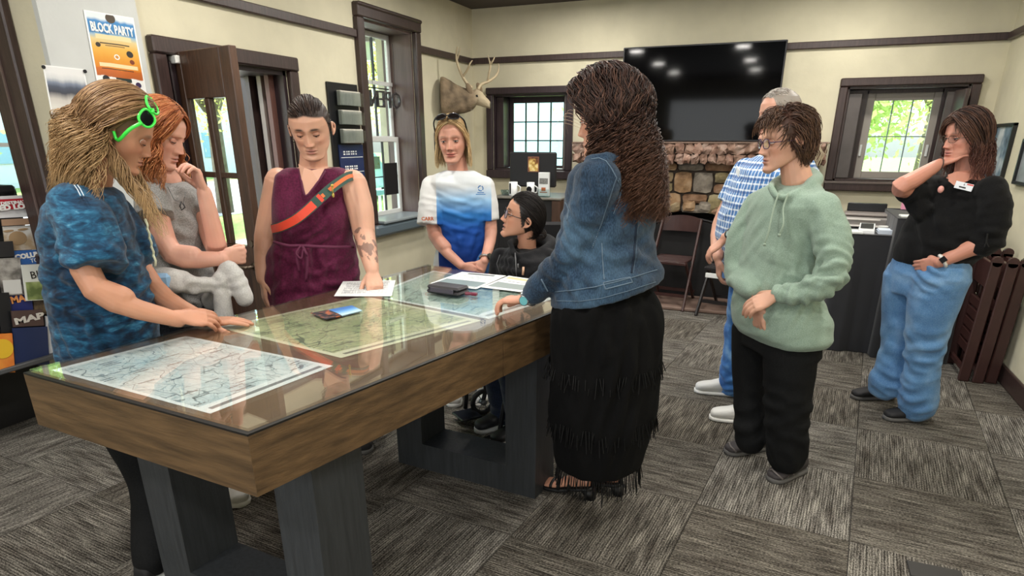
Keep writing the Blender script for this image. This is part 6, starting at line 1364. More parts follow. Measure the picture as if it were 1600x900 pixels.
# ---------------------------------------------------------------- woman in the white and blue shirt
def woman_white():
    f = Fig('smiling blonde woman in white and blue sports shirt, black sunglasses on her head', (-1.66, 3.36), -66)
    P = f.P; S = f.sec; skin = 'c6917c'; e, F, Z = f.e, f.F, Z3; k = f.body
    h = Head(P(707, 219, .03), -74, 4, 3, 1.03, age=1, smile=1, wid=.96, jaw=.98, browd=.45)
    limb(k, [P(716, 270, -.02), h.w([0, -.03, -.05])], [.058, .050], 3, 16); rings(k, [S(685, 750, y, .6) for y in (285, 340, 400, 440)])
    RS, RE, RW = P(675, 292, -.02), P(679, 368, .04), P(722, 416, .22); LS, LE, LW = P(757, 292, .0), P(767, 362, .03), P(757, 408, .20)
    limbs_ok('white', RS, RE, RW); limb(k, [RS, RE, RW], [.044, .036, .024]); limb(k, [LS, LE, LW], [.044, .036, .024]); limb(k, [RE, RE+(RW-RE)*.4], [.036, .036])
    h.ears(k); hand(k, RW, unit(e*.9-Z*.45+n3(f)*-.2), unit(n3(f)-Z*.2), True, (.4, .6, .4), .9, .02, .3); hand(k, LW, unit(-e*.55-Z*.8+n3(f)*-.25), unit(n3(f)*.9-Z*.2), False, (.4, .6, .4), .9, .02, .3)
    for s_ in (-1, 1): A = np.array([f.b[0], f.b[1], 0])+f.R*s_*.09; limb(k, [A+Z*.80, A+Z*.45, A+Z*.09], [.07, .055, .04])
    o = f.finish_body(.0038, h.mesh(skin, 'a8544c', '6d4e3a', 'a88a66', hairline_std(.084)), skin); h.eyes(o, 0, .28, skin, '2c3438')
    hc = ['b8986c', 'c9ac80', 'a0805a', 'd8c090']; pts = scalp_long(h, 1000, 16, (80, 178), .0, (.085, .125), (.003, .12), .010, 8, flare=.010, el=-8, front_y=.074)
    strand_mesh(pts, .0022, hair_cols(1000, 16, hc, 2, .3, 'e2cfa4'), 'hair', o)
    glasses_up(h, o, mat('shades_black', '1b1a1b', .25), mat('dark_lens2', '14100f', .05), r=.003, c=(.082, .120))
    def grad(N, L, v, s):
        n = math_n(N, L, 'ADD', s[2], math_n(N, L, 'MULTIPLY', noise_n(N, L, v, 6, 2), .06)); d = ramp(N, L, math_n(N, L, 'MULTIPLY', math_n(N, L, 'SUBTRACT', n, .9), 1.8), [(.0, '12327a'), (.32, '1a4c9c'), (.47, '2f74b8'), (.60, '8fb9dc'), (.74, 'd9dee0')])
        sl = math_n(N, L, 'GREATER_THAN', math_n(N, L, 'ABSOLUTE', s[0]), math_n(N, L, 'SUBTRACT', .152, math_n(N, L, 'MULTIPLY', s[1], .0))); return mixc(N, L, sl, d, 'd6d6d4')
    sm = cloth_mat('ombre_shirt', grad, .7, sheen=0); g = MB()
    rings(g, [S(694, 742, 266, .62, p=2), S(676, 756, 274, .55), S(670, 762, 284, .56), S(680, 761, 305, .64), S(688, 762, 335, .7), S(686, 760, 365, .7), S(680, 758, 395, .72), S(675, 756, 425, .72), S(676, 757, 440, .7)], 32)
    for s_, a, b in ((0, RS, P(672, 352, .03)), (1, LS, P(764, 345, .02))): limb(g, [a, (a+b)/2, b], [.060, .072, .078] if s_ == 0 else [.058, .064, .060], 3, 20, False); kk = MB().ell(a, (.060,)*3, 16, 12); g.add(kk.v, kk.f)
    f.cloth('shirt', g, .0065, sm, [(P(720, 340, .1), .14, Z+e*.3, .03, .006), (P(690, 380, .1), .12, e+Z*.4, .03, .008), (P(750, 380, .1), .12, e-Z*.4, .03, .008), (P(680, 320, .0), .08, Z, .03, .005)], seed=41)
    lg = MB(); c = P(751, 294, .135); R_ = unit(np.array([F[1], -F[0], 0]))
    for i in range(3): a = i*2.1; lg.tube([c+R_*.013*math.cos(a+t)+Z*.013*math.sin(a+t)+F*.012 for t in np.linspace(0, 1.7, 6)], .0028, 5)
    for i, w_ in enumerate((.018, .026)): lg.tube([c-R_*w_+Z*(-.022-.009*i)+F*.014, c+R_*w_+Z*(-.022-.009*i)+F*.012], .0022, 5)
    lg.build('chest_emblem', mat('emblem_blue', '2f6fae', .7), o)
    yw = math.atan2(-e[1], -e[0])+PI
    t = text('sleeve_print', 'CARR', .026, mat('print_orange', 'd39a58', .7), o, tuple(P(668, 342, .115)), (PI/2, 0, yw), .001, bold=.001)
    wm_ = mat('watch_steel', 'a8a49c', .3, metal=.8); d = unit(LW-LE); c = LW-d*.02; a = unit(np.cross(d, Z)); b = np.cross(a, d); MB().tube([c+(a*math.cos(t_)+b*math.sin(t_))*.029 for t_ in np.linspace(0, 2*PI, 16)], .006, 8).build('wristwatch', wm_, o, True)
    q = unit(-f.n*.8+e*.5); q = unit(q-d*(q@d)); MB().tube([c+q*.027, c+q*.038], .018, 16).build('watch_case', mat('watch_dark', '4b4842', .3, metal=.5), o)
    t = MB()
    for s_ in (-1, 1): A = np.array([f.b[0], f.b[1], 0])+f.R*s_*.075; limb(t, [A+Z*.86, A+Z*.5, A+Z*.10], [.088, .080, .07], 4, 18)
    rings(t, [S(690, 746, y, .7) for y in (425, 440, 470)]); f.cloth('trousers', t, .011, cloth_mat('trousers_blue', heather('2b568f', '4a7ab0')), seed=3)
    for s_ in (-1, 1): shoe('shoe', np.array([f.b[0], f.b[1], 0])+f.R*s_*.09, 0, F, .24, shoe_white, sole_white, o)
woman_white()

# ---------------------------------------------------------------- seated person in the black hoodie, and the wheelchair
def seated():
    f = Fig('seated person in black hoodie and glasses with dark hair tied back', (-1.22, 3.06), 232)
    P = f.P; S = f.sec; skin = 'bd8a70'; e, F, Z = f.e, f.F, Z3; k = f.body
    h = Head(P(818, 340, .02), 208, -16, -4, 1.02, wid=.95, jaw=.95, browd=.8, open=1, earout=1.12)
    limb(k, [P(822, 392, -.02), h.w([.0, -.035, -.055])], [.052, .046], 3, 16); rings(k, [S(785, 850, y, .65) for y in (400, 430, 470)])
    RS, LS = P(783, 405, -.05), P(858, 408, .06); RE, LE = P(780, 460, .0), P(872, 470, .08); RW, LW = P(800, 500, .16), P(850, 505, .18)
    limb(k, [RS, RE, RW], [.04, .035, .024]); limb(k, [LS, LE, LW], [.04, .035, .024])
    h.ears(k, 1.05); hand(k, RW, unit(F+Z*-.2), -Z, True, (.3, .4, .3), .9); hand(k, LW, unit(F+Z*-.2), -Z, False, (.3, .4, .3), .9)
    g0 = np.array([-1.257, 2.80, 0]); hp = np.array([-1.17, 3.12, .50]); legs = []
    for s_ in (1, -1):
        off = f.R*s_*.10; hip = hp+off; kn = np.array([-1.19, 2.78, .53])+off*.9; an = np.array([-1.18, 2.88, .10])+off*.9
        legs.append((hip, kn, an)); limb(k, [hip, kn, an], [.06, .05, .035])
    rings(k, [S(788, 852, y, .65) for y in (470, 520)])
    o = f.finish_body(.0038, h.mesh(skin, 'a05c50', '2a1f1b', '1d1816', hairline_std(.078)), skin); h.eyes(o, -.1, .2, skin)
    strand_mesh(hair_back(h, 900, 11, (.0, -.88, -.45), hairline_std(.078), .007, 4), .0021, hair_cols(900, 11, ['1b1614', '251e1b', '14100f'], 3), 'hair', o)
    q = []; R = np.random.RandomState(2); bc = h.w([0, -.105, -.055])
    for i in range(160): a, b = R.uniform(0, 2*PI, 2); t = np.linspace(0, 2.4, 11); r_ = .022+.01*R.rand(); q.append(bc+np.stack([np.cos(t+a)*r_, np.sin(t+a)*r_*np.cos(b), np.sin(t+a)*r_*np.sin(b)], 1))
    strand_mesh(np.array(q), .0015, hair_cols(160, 11, ['1b1614', '2a211d'], 5), 'hair', o)
    glasses(h, o, mat('frame_black2', '161314', .3), lens_clear, z=-.001, w=.0255, hh=.020, r=.0016)
    blk = cloth_mat('hoodie_black', heather('0e0e10', '17171a', 200), .85, sheen=.05); g = MB()
    rings(g, [S(796, 842, 388, .65, p=2), S(778, 862, 400, .6), S(772, 868, 415, .66), S(770, 868, 440, .7), S(768, 866, 480, .75), S(770, 864, 520, .8), S(776, 858, 545, .8)], 30)
    limb(g, [RS, RE, RW-(RW-RE)*.1], [.062, .058, .04]); limb(g, [LS, LE, LW-(LW-LE)*.1], [.062, .058, .04])
    limb(g, [P(797, 378, .10), P(808, 400, .13), P(838, 398, .08), P(862, 385, -.03), P(850, 376, -.12), P(818, 378, -.12), P(797, 378, .10)], [.014, .018, .024, .034, .04, .03, .014], 4, 12)
    f.cloth('hoodie', g, .007, blk, [(P(800, 420, .1), .12, Z+e*.5, .03, .007), (P(850, 430, .1), .12, Z-e, .03, .007)], seed=51)
    zp = [P(805, 395, .155), P(806, 412, .19), P(807, 432, .20)]; MB().tube(zp, .003, 6).tube([zp[1]+e*.01, zp[1]+e*.012-Z*.02], .004, 6).build('zip', mat('zip_grey', '6a6a6c', .4, metal=.5), o, True)
    MB().tube([P(781, 398, .10), P(776, 412, .115), P(781, 430, .13)], .0018, 5).build('piping', mat('piping_grey', '4d4d50', .7), o, True)
    MB().tube([P(818, 417, .185), P(817, 430, .19)], .006, 8).build('zip_tab', mat('tab_tan', 'c9a184', .5), o, True)
    t = MB(); nv = cloth_mat('jeans_navy', heather('161d2c', '222c40', 150), .85)
    for hip, kn, an in legs: limb(t, [hip, (hip+kn)/2, kn, (kn+an)/2, an+Z*.02], [.10, .088, .074, .066, .064], 4, 18)
    t.ell(hp+Z*.02, (.17, .15, .11), 20, 12); f.cloth('trousers', t, .009, nv, [(legs[0][1], .15, Z, .04, .008), (legs[0][2], .12, Z, .035, .008)], seed=8)
    for (hip, kn, an), tx in zip(legs, (0, 0)):
        d = unit(np.array([-.55, -.83, 0])); s_ = shoe('shoe', an, .055, d, .235, mat('sneaker_black', '151517', .6), sole_white, o); laces(s_, np.array([an[0], an[1], .055]), d, .235, mat('lace_grey', '8a8a8c', .7))
    # wheelchair: built where it carries the person
    wc = empty('wheelchair', (-1.15, 3.16, 0), rad(232-90), 'black wheelchair carrying the seated person behind the far end of the table', 'wheelchair')
    tube = lambda nm, pts, r, m=blackmetal: MB().tube(*smooth_path(pts, [r]*len(pts), 4), 10).build(nm, m, wc, True)
    MB().box((-.22, -.22, .37), (.22, .20, .40), .012).build('seat', mat('wheelchair_seat', '141416', .8), wc); MB().box((-.21, -.235, .42), (.21, -.215, .86), .008).build('backrest', MATS['wheelchair_seat'], wc)
    for s_ in (-1, 1):
        tube('frame_tube', [(s_*.225, -.24, .93), (s_*.225, -.235, .6), (s_*.225, -.22, .40), (s_*.225, .20, .40), (s_*.215, .30, .30), (s_*.20, .34, .08)], .012)
        tube('push_handle', [(s_*.225, -.24, .92), (s_*.225, -.30, .94), (s_*.225, -.36, .935)], .016); tube('armrest', [(s_*.235, -.20, .62), (s_*.235, .10, .62), (s_*.235, .16, .55), (s_*.235, .16, .40)], .014)
        def wheel(nm, c, R_, r_, sp=10):
            p = [(c[0], c[1]+R_*math.cos(a), c[2]+R_*math.sin(a)) for a in np.linspace(0, 2*PI, 29)]; w_ = MB().tube(p, r_, 8, False).build(nm, mat('tyre_black', '151515', .7), wc, True)
            kk = MB()
            for i in range(sp): a = 2*PI*i/sp; kk.tube([c, (c[0], c[1]+R_*math.cos(a), c[2]+R_*math.sin(a))], .0025, 5)
            kk.tube([(c[0]-.02, c[1], c[2]), (c[0]+.02, c[1], c[2])], .018, 10).build('spokes', mat('spoke_grey', '707274', .4, metal=.6), w_, True)
        wheel('rear_wheel', (s_*.27, -.18, .30), .285, .013, 16); wheel('caster', (s_*.235, .21, .082), .066, .015, 6)
        tube('caster_fork', [(s_*.235, .21, .085), (s_*.235, .19, .17), (s_*.225, .19, .38)], .013)
        MB().box((s_*.19-.07, .27, .038), (s_*.19+.07, .40, .05), .004).build('footplate', blackmetal, wc)
    MB().box((.215, .22, .18), (.235, .24, .40), .003).build('lime_strap', mat('lime_green', '9fb32c', .6), wc)
seated()

# ---------------------------------------------------------------- woman in the denim jacket
def woman_denim():
    f = Fig('woman with long curly dark hair in denim jacket and long black fringed skirt', (-.515, 2.275), 160)
    P = f.P; S = f.sec; skin = 'c89279'; e, F, Z = f.e, f.F, Z3; k = f.body
    h = Head(P(948, 187, -.01), 172, 7, 0, 1.01, wid=.97, browd=.8, age=.4)
    limb(k, [P(968, 258, -.02), h.w([0, -.03, -.05])], [.062, .052], 3, 16); rings(k, [S(905, 1000, y, .65) for y in (262, 330, 400, 470)])
    LS, LE, LW = P(934, 282, .15), P(895, 395, .13), P(826, 466, .058); RS, RE, RW = P(985, 285, -.16), P(992, 380, -.16), P(985, 450, -.14)
    limbs_ok('denim', LS, LE, LW); limb(k, [LS, LE, LW], [.048, .042, .027]); limb(k, [RS, RE, RW], [.045, .04, .027])
    h.ears(k); hand(k, LW, unit(-e*.95-Z*.12+n3(f)*.1), unit(-Z), False, (.42, .62, .5), .98, .05, .3); hand(k, RW, unit(-Z-e*.1), unit(e*.3-n3(f)), True, (.4, .5, .4), .9)
    A1, A2 = at_z(908, 775, 0), at_z(953, 768, 0)
    for A in (A1, A2): limb(k, [A+Z*.8, A+Z*.45, A+Z*.14], [.06, .05, .030]); 
    fd = unit(np.array([-.93, .10, 0])); fd2 = unit(np.array([-.85, .25, 0]))
    for A, d in ((A1, fd), (A2, fd2)):
        r_ = np.array([d[1], -d[0], 0]); rings(k, [(A-d*.045+Z*.085, r_, Z, .028, .02, .02, 2), (A-d*.01+Z*.085, r_, Z, .031, .035, .03, 2), (A+d*.06+Z*.06, r_, Z, .034, .028, .022, 2.2), (A+d*.12+Z*.036, r_, Z, .041, .018, .016, 2.4), (A+d*.16+Z*.03, r_, Z, .040, .012, .012, 2.4)], 16)
        for q in range(5): b = A+d*(.155-.008*abs(q-1))+r_*(.030-.015*q)+Z*.032; k.tube([b, b+d*.022-Z*.002, b+d*.036-Z*.006], [.010 if q else .012, .009, .007], 8); k.ell(b+d*.036-Z*.006, (.007,)*3, 8, 6)
    o = f.finish_body(.0034, h.mesh(skin, 'b06a60', '3a2a22', '33231c', hairline_std()), skin); h.eyes(o, 0, .4, skin)
    hc = ['35241d', '45302a', '2a1c18', '573c30']
    pts = scalp_long(h, 2600, 34, (86, 180), .012, (.20, .33), (.018, .055), .044, 12, flare=.045, el=-6, front_y=.070, fall=unit(-Z+e*.12), lift=.5, ws=.02)
    strand_mesh(pts, .0020, hair_cols(2600, 34, hc, 2, .5, '74503a'), 'hair', o)
    q = []; 
    for i in range(5): p0 = h.w([-.05, .07, .02-.01*i]); t = np.linspace(0, 1, 12)[:, None]; q.append(p0-e*(.05+.012*i)*np.sin(t*2.2)+Z*(.03*np.sin(t*3)-.06*t*t))
    strand_mesh(np.array(q), .0007, hair_cols(5, 12, ['a58a70'], 5), 'hair', o)
    def dn(N, L, v, s):
        a = ramp(N, L, noise_n(N, L, v, 6, 4, (1, 1, .6), .4), [(.34, '111b29'), (.5, '1e3145'), (.68, '4a6479')]); b_ = ramp(N, L, noise_n(N, L, v, 300, 2, (1, 1, .3)), [(.4, '1c2c3e'), (.62, '45607a')]); return mixc(N, L, .35, a, b_)
    def tl(q_, sl): c_, X_, Y_, *r_ = q_; return (c_, X_+Z*sl*(X_@e), Y_+Z*sl*(Y_@e), *r_)
    dm = cloth_mat('denim_jacket', dn, .9, bscale=700); g = MB()
    rings(g, [S(935, 992, 246, .7, p=2), S(905, 1008, 256, .6), S(893, 1018, 272, .62), S(888, 1023, 300, .70), S(882, 1022, 335, .74), S(876, 1019, 370, .76), S(872, 1024, 403, .78), tl(S(868, 1030, 424, .80), .12), tl(S(866, 1033, 440, .82), .19), tl(S(865, 1032, 456, .83), .24)], 36)
    LC = LW+(LE-LW)*.14
    limb(g, [LS, (LS+LE)/2+e*.006, LE, (LE+LW)/2, LC], [.078, .070, .060, .052, .047], 4, 22); limb(g, [RS, RE, RW], [.075, .06, .045], 4, 20)
    limb(g, [P(918, 248, .14), P(945, 246, .16), P(985, 250, .05), P(995, 252, -.05)], [.012, .018, .022, .02])
    V, Q = voxel(g, .0062, 3); V = folds(V, Q, [(LE, .15, LE-LS, .028, .008), (P(870, 430, .25), .1, e, .03, .006), (P(960, 380, .2), .16, Z+e*.3, .05, .006), (P(940, 330, .25), .12, e-Z*.6, .04, .007), (P(1000, 400, .1), .14, Z, .04, .006), (P(925, 300, .25), .1, e+Z*.3, .04, .005)], .0018, 22, 61)
    # the hem slants up to the right: tilt everything below the ribs
    jk = np_mesh('jacket', V, Q, dm, o, loc=f.loc(V))
    from mathutils.bvhtree import BVHTree
    bvh = BVHTree.FromPolygons([tuple(v) for v in V], [tuple(q_) for q_ in Q.tolist()])
    def on(px, py, lift=.0012):
        r_ = unit(ray(px, py)); hit = bvh.ray_cast(Vector((0, 0, CAMH)), Vector(r_)); return None if hit[0] is None else np.array(hit[0])+np.array(hit[1])*lift
    def seam(nm, pix, r_, m, n=24, dash=False):
        pts = []
        for i in range(len(pix)-1):
            for t_ in np.linspace(0, 1, n, endpoint=False): p = on(pix[i][0]+(pix[i+1][0]-pix[i][0])*t_, pix[i][1]+(pix[i+1][1]-pix[i][1])*t_); pts += [p] if p is not None else []
        kk = MB()
        if dash:
            for i in range(0, len(pts)-1, 2): kk.tube([pts[i], pts[i+1]], r_, 4)
        elif len(pts) > 1: kk.tube(pts, r_, 5)
        if kk.v: kk.build(nm, m, jk, True)
    stc = mat('stitch_thread', '5c6f80', .8); drk = mat('seam_dark', '152132', .9)
    seam('shoulder_seam', [(924, 249), (936, 247), (947, 252), (955, 263), (963, 278)], .0018, stc); seam('armhole_seam', [(963, 278), (958, 292), (952, 310), (945, 332), (937, 356), (925, 388)], .0022, stc, dash=True); seam('armhole_seam', [(967, 279), (971, 292), (968, 310), (958, 335)], .0015, stc); seam('back_seam', [(993, 300), (994, 345), (990, 400), (986, 428)], .0030, drk); seam('back_seam', [(996, 300), (997, 345), (993, 400), (989, 428)], .0011, stc)
    seam('side_seam', [(940, 380), (942, 410), (944, 438)], .0022, stc); seam('hem_seam', [(868, 456), (900, 453), (930, 448), (960, 441), (990, 433), (1028, 421)], .0018, stc); seam('hem_seam', [(868, 470), (905, 471), (940, 466), (980, 455), (1026, 440)], .0012, stc); seam('yoke_seam', [(965, 282), (972, 296), (966, 312)], .0016, stc)
    seam('cuff_seam', [(846, 436), (856, 456)], .003, stc); seam('pocket_seam', [(884, 316), (890, 330), (886, 345)], .0022, stc)
    tab_ = [(945, 444), (985, 434)]; seam('waist_tab', [(942, 442), (984, 433), (988, 441), (946, 452), (942, 442)], .0022, stc)
    # skirt in two tiers, with fringe
    sk = cloth_mat('skirt_black', heather('020202', '050506'), .95, sheen=0); t = MB()
    rings(t, [S(900, 1006, 425, .7), S(888, 1014, 446, .7), S(872, 1026, 466, .76), S(865, 1033, 486, .79), S(862, 1034, 520, .82), S(861, 1030, 580, .84), S(862, 1024, 640, .86), S(866, 1012, 690, .88), S(872, 1000, 722, .88)], 40)
    f.cloth('skirt', t, .009, sk, [(P(950, 500, .2), .3, e, .05, .008), (P(950, 620, .2), .3, e, .05, .010)], seed=9, general=.004)
    R = np.random.RandomState(9); q = []
    for zrow, l, r, y, ln in ((0, 874, 998, 718, .085), (1, 864, 1022, 640, .07), (2, 860, 1031, 560, .06)):
        c, R_, F_, w_, d1, d2, p_ = S(l, r, y, .86)
        for i in range(110):
            a = 2*PI*(i+R.rand()*.6)/110; p0 = np.array(c)+R_*w_*1.03*math.sin(a)+F_*d1*1.03*math.cos(a); tt = np.linspace(0, 1, 5)[:, None]; q.append(p0[None]-Z*tt*ln*R.uniform(.7, 1.25)+(unit(p0-np.array(c))*.01+R.normal(size=3)*.006)[None]*tt)
    strand_mesh(np.array(q), .0026, np.full((len(q), 5, 3), .004), 'fringe', o, taper=.7)['kind'] = 'stuff'
    blk_ = mat('sandal_black', '0d0c0d', .55)
    for A, d in ((A1, fd), (A2, fd2)):
        r_ = np.array([d[1], -d[0], 0]); kk = MB(); rings(kk, [(A+d*q_+Z*z_, r_, Z, w_, .010, .010, 4) for q_, z_, w_ in ((-.055, .055, .022), (-.03, .052, .032), (.04, .034, .034), (.10, .016, .042), (.16, .012, .044), (.20, .013, .030))], 14)
        rings(kk, [(A+d*-.045+Z*.0, r_, d, .022, .020, .020, 3), (A+d*-.035+Z*.05, r_, d, .030, .04, .03, 3)], 12)
        s_ = kk.build('sandal', blk_, o, True); kk = MB()
        for q_, zz, ww in ((.05, .085, .036), (.10, .062, .042), (.135, .052, .043)): kk.tube([A+d*q_+r_*ww*math.cos(a)+Z*(.03+(zz-.03)*math.sin(a)) for a in np.linspace(0, PI, 9)], .0075, 6)
        kk.tube([A-d*.03+r_*.036*math.sin(a)+d*.035*(-math.cos(a))+Z*.115 for a in np.linspace(0, 2*PI, 14)], .006, 6); kk.tube([A-d*.05+Z*.06, A-d*.058+Z*.115], .009, 6); kk.build('sandal_straps', blk_, s_, True)
    d = unit(LW-LE); c = LW-d*.0; a = unit(np.cross(d, Z)); b = np.cross(a, d); w_ = MB().tube([c+(a*math.cos(t_)+b*math.sin(t_))*.030 for t_ in np.linspace(0, 2*PI, 18)], .006, 8).build('wristwatch', mat('watch_steel2', 'b8bcbe', .25, metal=.8), o, True)
    q_ = -f.n*.95+Z*.3; q_ = unit(q_-d*(q_@d)); MB().tube([c+q_*.028, c+q_*.038], .019, 18).build('watch_case', MATS['watch_steel2'], w_, True); MB().tube([c+q_*.038, c+q_*.0395], .016, 18).build('watch_dial', mat('dial_teal', '6aaeb4', .2), w_)
woman_denim()

# ---------------------------------------------------------------- man in the plaid shirt
def man_plaid():
    f = Fig('grey-haired man in blue plaid shirt and jeans behind the woman in sage', (-.10, 3.86), 200)
    P = f.P; S = f.sec; skin = 'cf9c86'; e, F, Z = f.e, f.F, Z3; k = f.body
    h = Head(P(1217, 180, .02), 197, 4, 0, 1.07, age=1, wid=1.03, jaw=1.08, browd=.3)
    limb(k, [P(1226, 238, -.02), h.w([0, -.03, -.05])], [.066, .062], 3, 16); rings(k, [S(1185, 1245, y, .6) for y in (258, 300, 360, 400)])
    RS, RE, RW = P(1165, 268, -.15), P(1124, 352, -.10), P(1122, 402, .12); LS, LE, LW = P(1250, 268, .15), P(1215, 345, .30), P(1134, 372, .28)
    limbs_ok('plaid', RS, RE, RW); limbs_ok('plaidL', LS, LE, LW); limb(k, [RS, RE, RW], [.05, .042, .03]); limb(k, [LS, LE, LW], [.05, .042, .030])
    h.ears(k, 1.1); hand(k, LW, unit(-e*.62-Z*.62), unit(-F*.8+e*.3-Z*.2), False, (.35, .6, .4), 1.05, .0, .2); hand(k, RW-Z*.01, unit(e*.25-Z*.9+F*.1), unit(-F*.9+e*.3), True, (.4, .6, .4), 1.05, .0, .3)
    F1, F2 = at_z(1142, 617, 0), at_z(1172, 660, 0)
    for A, hx in ((F1, -1), (F2, 1)): limb(k, [P(1195, 440, .09*hx), A+Z*.45, A+Z*.09], [.08, .06, .045])
    o = f.finish_body(.0038, h.mesh(skin, 'b8766c', '9a8a7c', '8f867c', hairline_std(.094)), skin); h.eyes(o, -.1, .3, skin, '5a6a70')
    pts = hair_short(h, 1500, 6, .020, lambda d: np.stack([0*d[:, 0]+.2, np.where(d[:, 2] > .6, .3, -.3), -.7*(d[:, 2] < .6)], 1), hairline_std(.094), 4, .35); strand_mesh(pts, .0016, hair_cols(1500, 6, ['8f8880', 'a59e96', '7a7068', 'b8b2aa'], 1), 'hair', o)
    def plaid(N, L, v, s):
        def st(o_, fr, w_): return math_n(N, L, 'LESS_THAN', math_n(N, L, 'FRACT', math_n(N, L, 'MULTIPLY', o_, fr)), w_)
        ax = math_n(N, L, 'ADD', s[0], math_n(N, L, 'MULTIPLY', s[1], 1.0)); c = '4f7fb8'
        c = mixc(N, L, math_n(N, L, 'MULTIPLY', st(ax, 30, .26), .75), c, 'e4edf5'); c = mixc(N, L, math_n(N, L, 'MULTIPLY', st(s[2], 30, .26), .75), c, 'e4edf5')
        c = mixc(N, L, math_n(N, L, 'MULTIPLY', st(math_n(N, L, 'ADD', ax, .013), 15, .16), .6), c, '2c4f8c'); return mixc(N, L, math_n(N, L, 'MULTIPLY', st(math_n(N, L, 'ADD', s[2], .013), 15, .16), .6), c, '2c4f8c')
    pm_ = cloth_mat('plaid_shirt', plaid, .85); g = MB()
    rings(g, [S(1190, 1256, 240, .66, p=2), S(1168, 1266, 250, .6), S(1150, 1276, 268, .62), S(1138, 1282, 300, .72, front=1.06), S(1128, 1284, 335, .82, front=1.1), S(1122, 1284, 370, .86, front=1.1), S(1124, 1282, 400, .84), S(1128, 1280, 420, .82)], 32)
    for a, b in ((RS, P(1140, 318, -.12)), (LS, P(1238, 320, .24))): limb(g, [a, (a+b)/2, b], [.075, .078, .076], 3, 20, False); kk = MB().ell(a, (.075,)*3, 16, 12); g.add(kk.v, kk.f)
    f.cloth('shirt', g, .0075, pm_, [(P(1160, 330, .1), .15, Z+e, .04, .006), (P(1150, 280, .1), .12, e, .04, .005)], seed=71)
    MB().box((-.03, -.002, -.018), (.03, .002, .018), .001).build('name_badge', mat('badge_white', 'e9edf2', .5), o).matrix_local = Matrix.Translation(tuple(P(1153, 268, .155))) @ Matrix.Rotation(rad(200-90), 4, 'Z') @ Matrix.Rotation(rad(-20), 4, 'Y')
    t = MB()
    for A, hx in ((F1, -1), (F2, 1)): limb(t, [P(1185+12*hx, 405, .09*hx), P(1178+14*hx, 470, .09*hx), A+Z*.48, A+Z*.07], [.105, .10, .085, .082], 4, 18)
    rings(t, [S(1126, 1282, y, .72) for y in (400, 420, 445)]); f.cloth('jeans', t, .009, cloth_mat('jeans_mid', lambda N, L, v, s: ramp(N, L, noise_n(N, L, v, 9, 4), [(.35, '2c568f'), (.5, '4579b8'), (.65, '7aa6d2')])), [(F1+Z*.1, .12, Z, .035, .012), (F2+Z*.1, .12, Z, .035, .012), (F1+Z*.45, .15, Z+e, .05, .007)], seed=9)
    for A, tx in ((F1, (1092, 612)), (F2, (1124, 655))):
        d = unit(at_z(*tx, 0)-A); s_ = shoe('shoe', A+d*.02, 0, d, .28, shoe_white, sole_white, o, .05, .11); laces(s_, A+d*.02, d, .28, mat('lace_white', 'f0f0ee', .7))
        MB().tube([A+d*.04+np.array([d[1], -d[0], 0])*s__*.048+Z*.05 for s__ in (1,)]+[A+d*.14+np.array([d[1], -d[0], 0])*.048+Z*.035], .008, 6).build('side_stripe', mat('stripe_grey', 'a9a8a6', .5), s_, True)
    wb = mat('watch_black', '151618', .4); d = unit(LW-LE); c = LW-d*.03; a = unit(np.cross(d, Z)); b = np.cross(a, d); w_ = MB().tube([c+(a*math.cos(t_)+b*math.sin(t_))*.034 for t_ in np.linspace(0, 2*PI, 16)], .010, 8).build('wristwatch', wb, o, True)
    q_ = -f.n*.9+Z*.4-e*.2; q_ = unit(q_-d*(q_@d)); MB().tube([c+q_*.030, c+q_*.044], .026, 18).build('watch_case', wb, w_, True); MB().tube([c+q_*.044, c+q_*.0455], .018, 18).build('watch_dial', mat('dial_pale', '9fb0ac', .2), w_)
man_plaid()

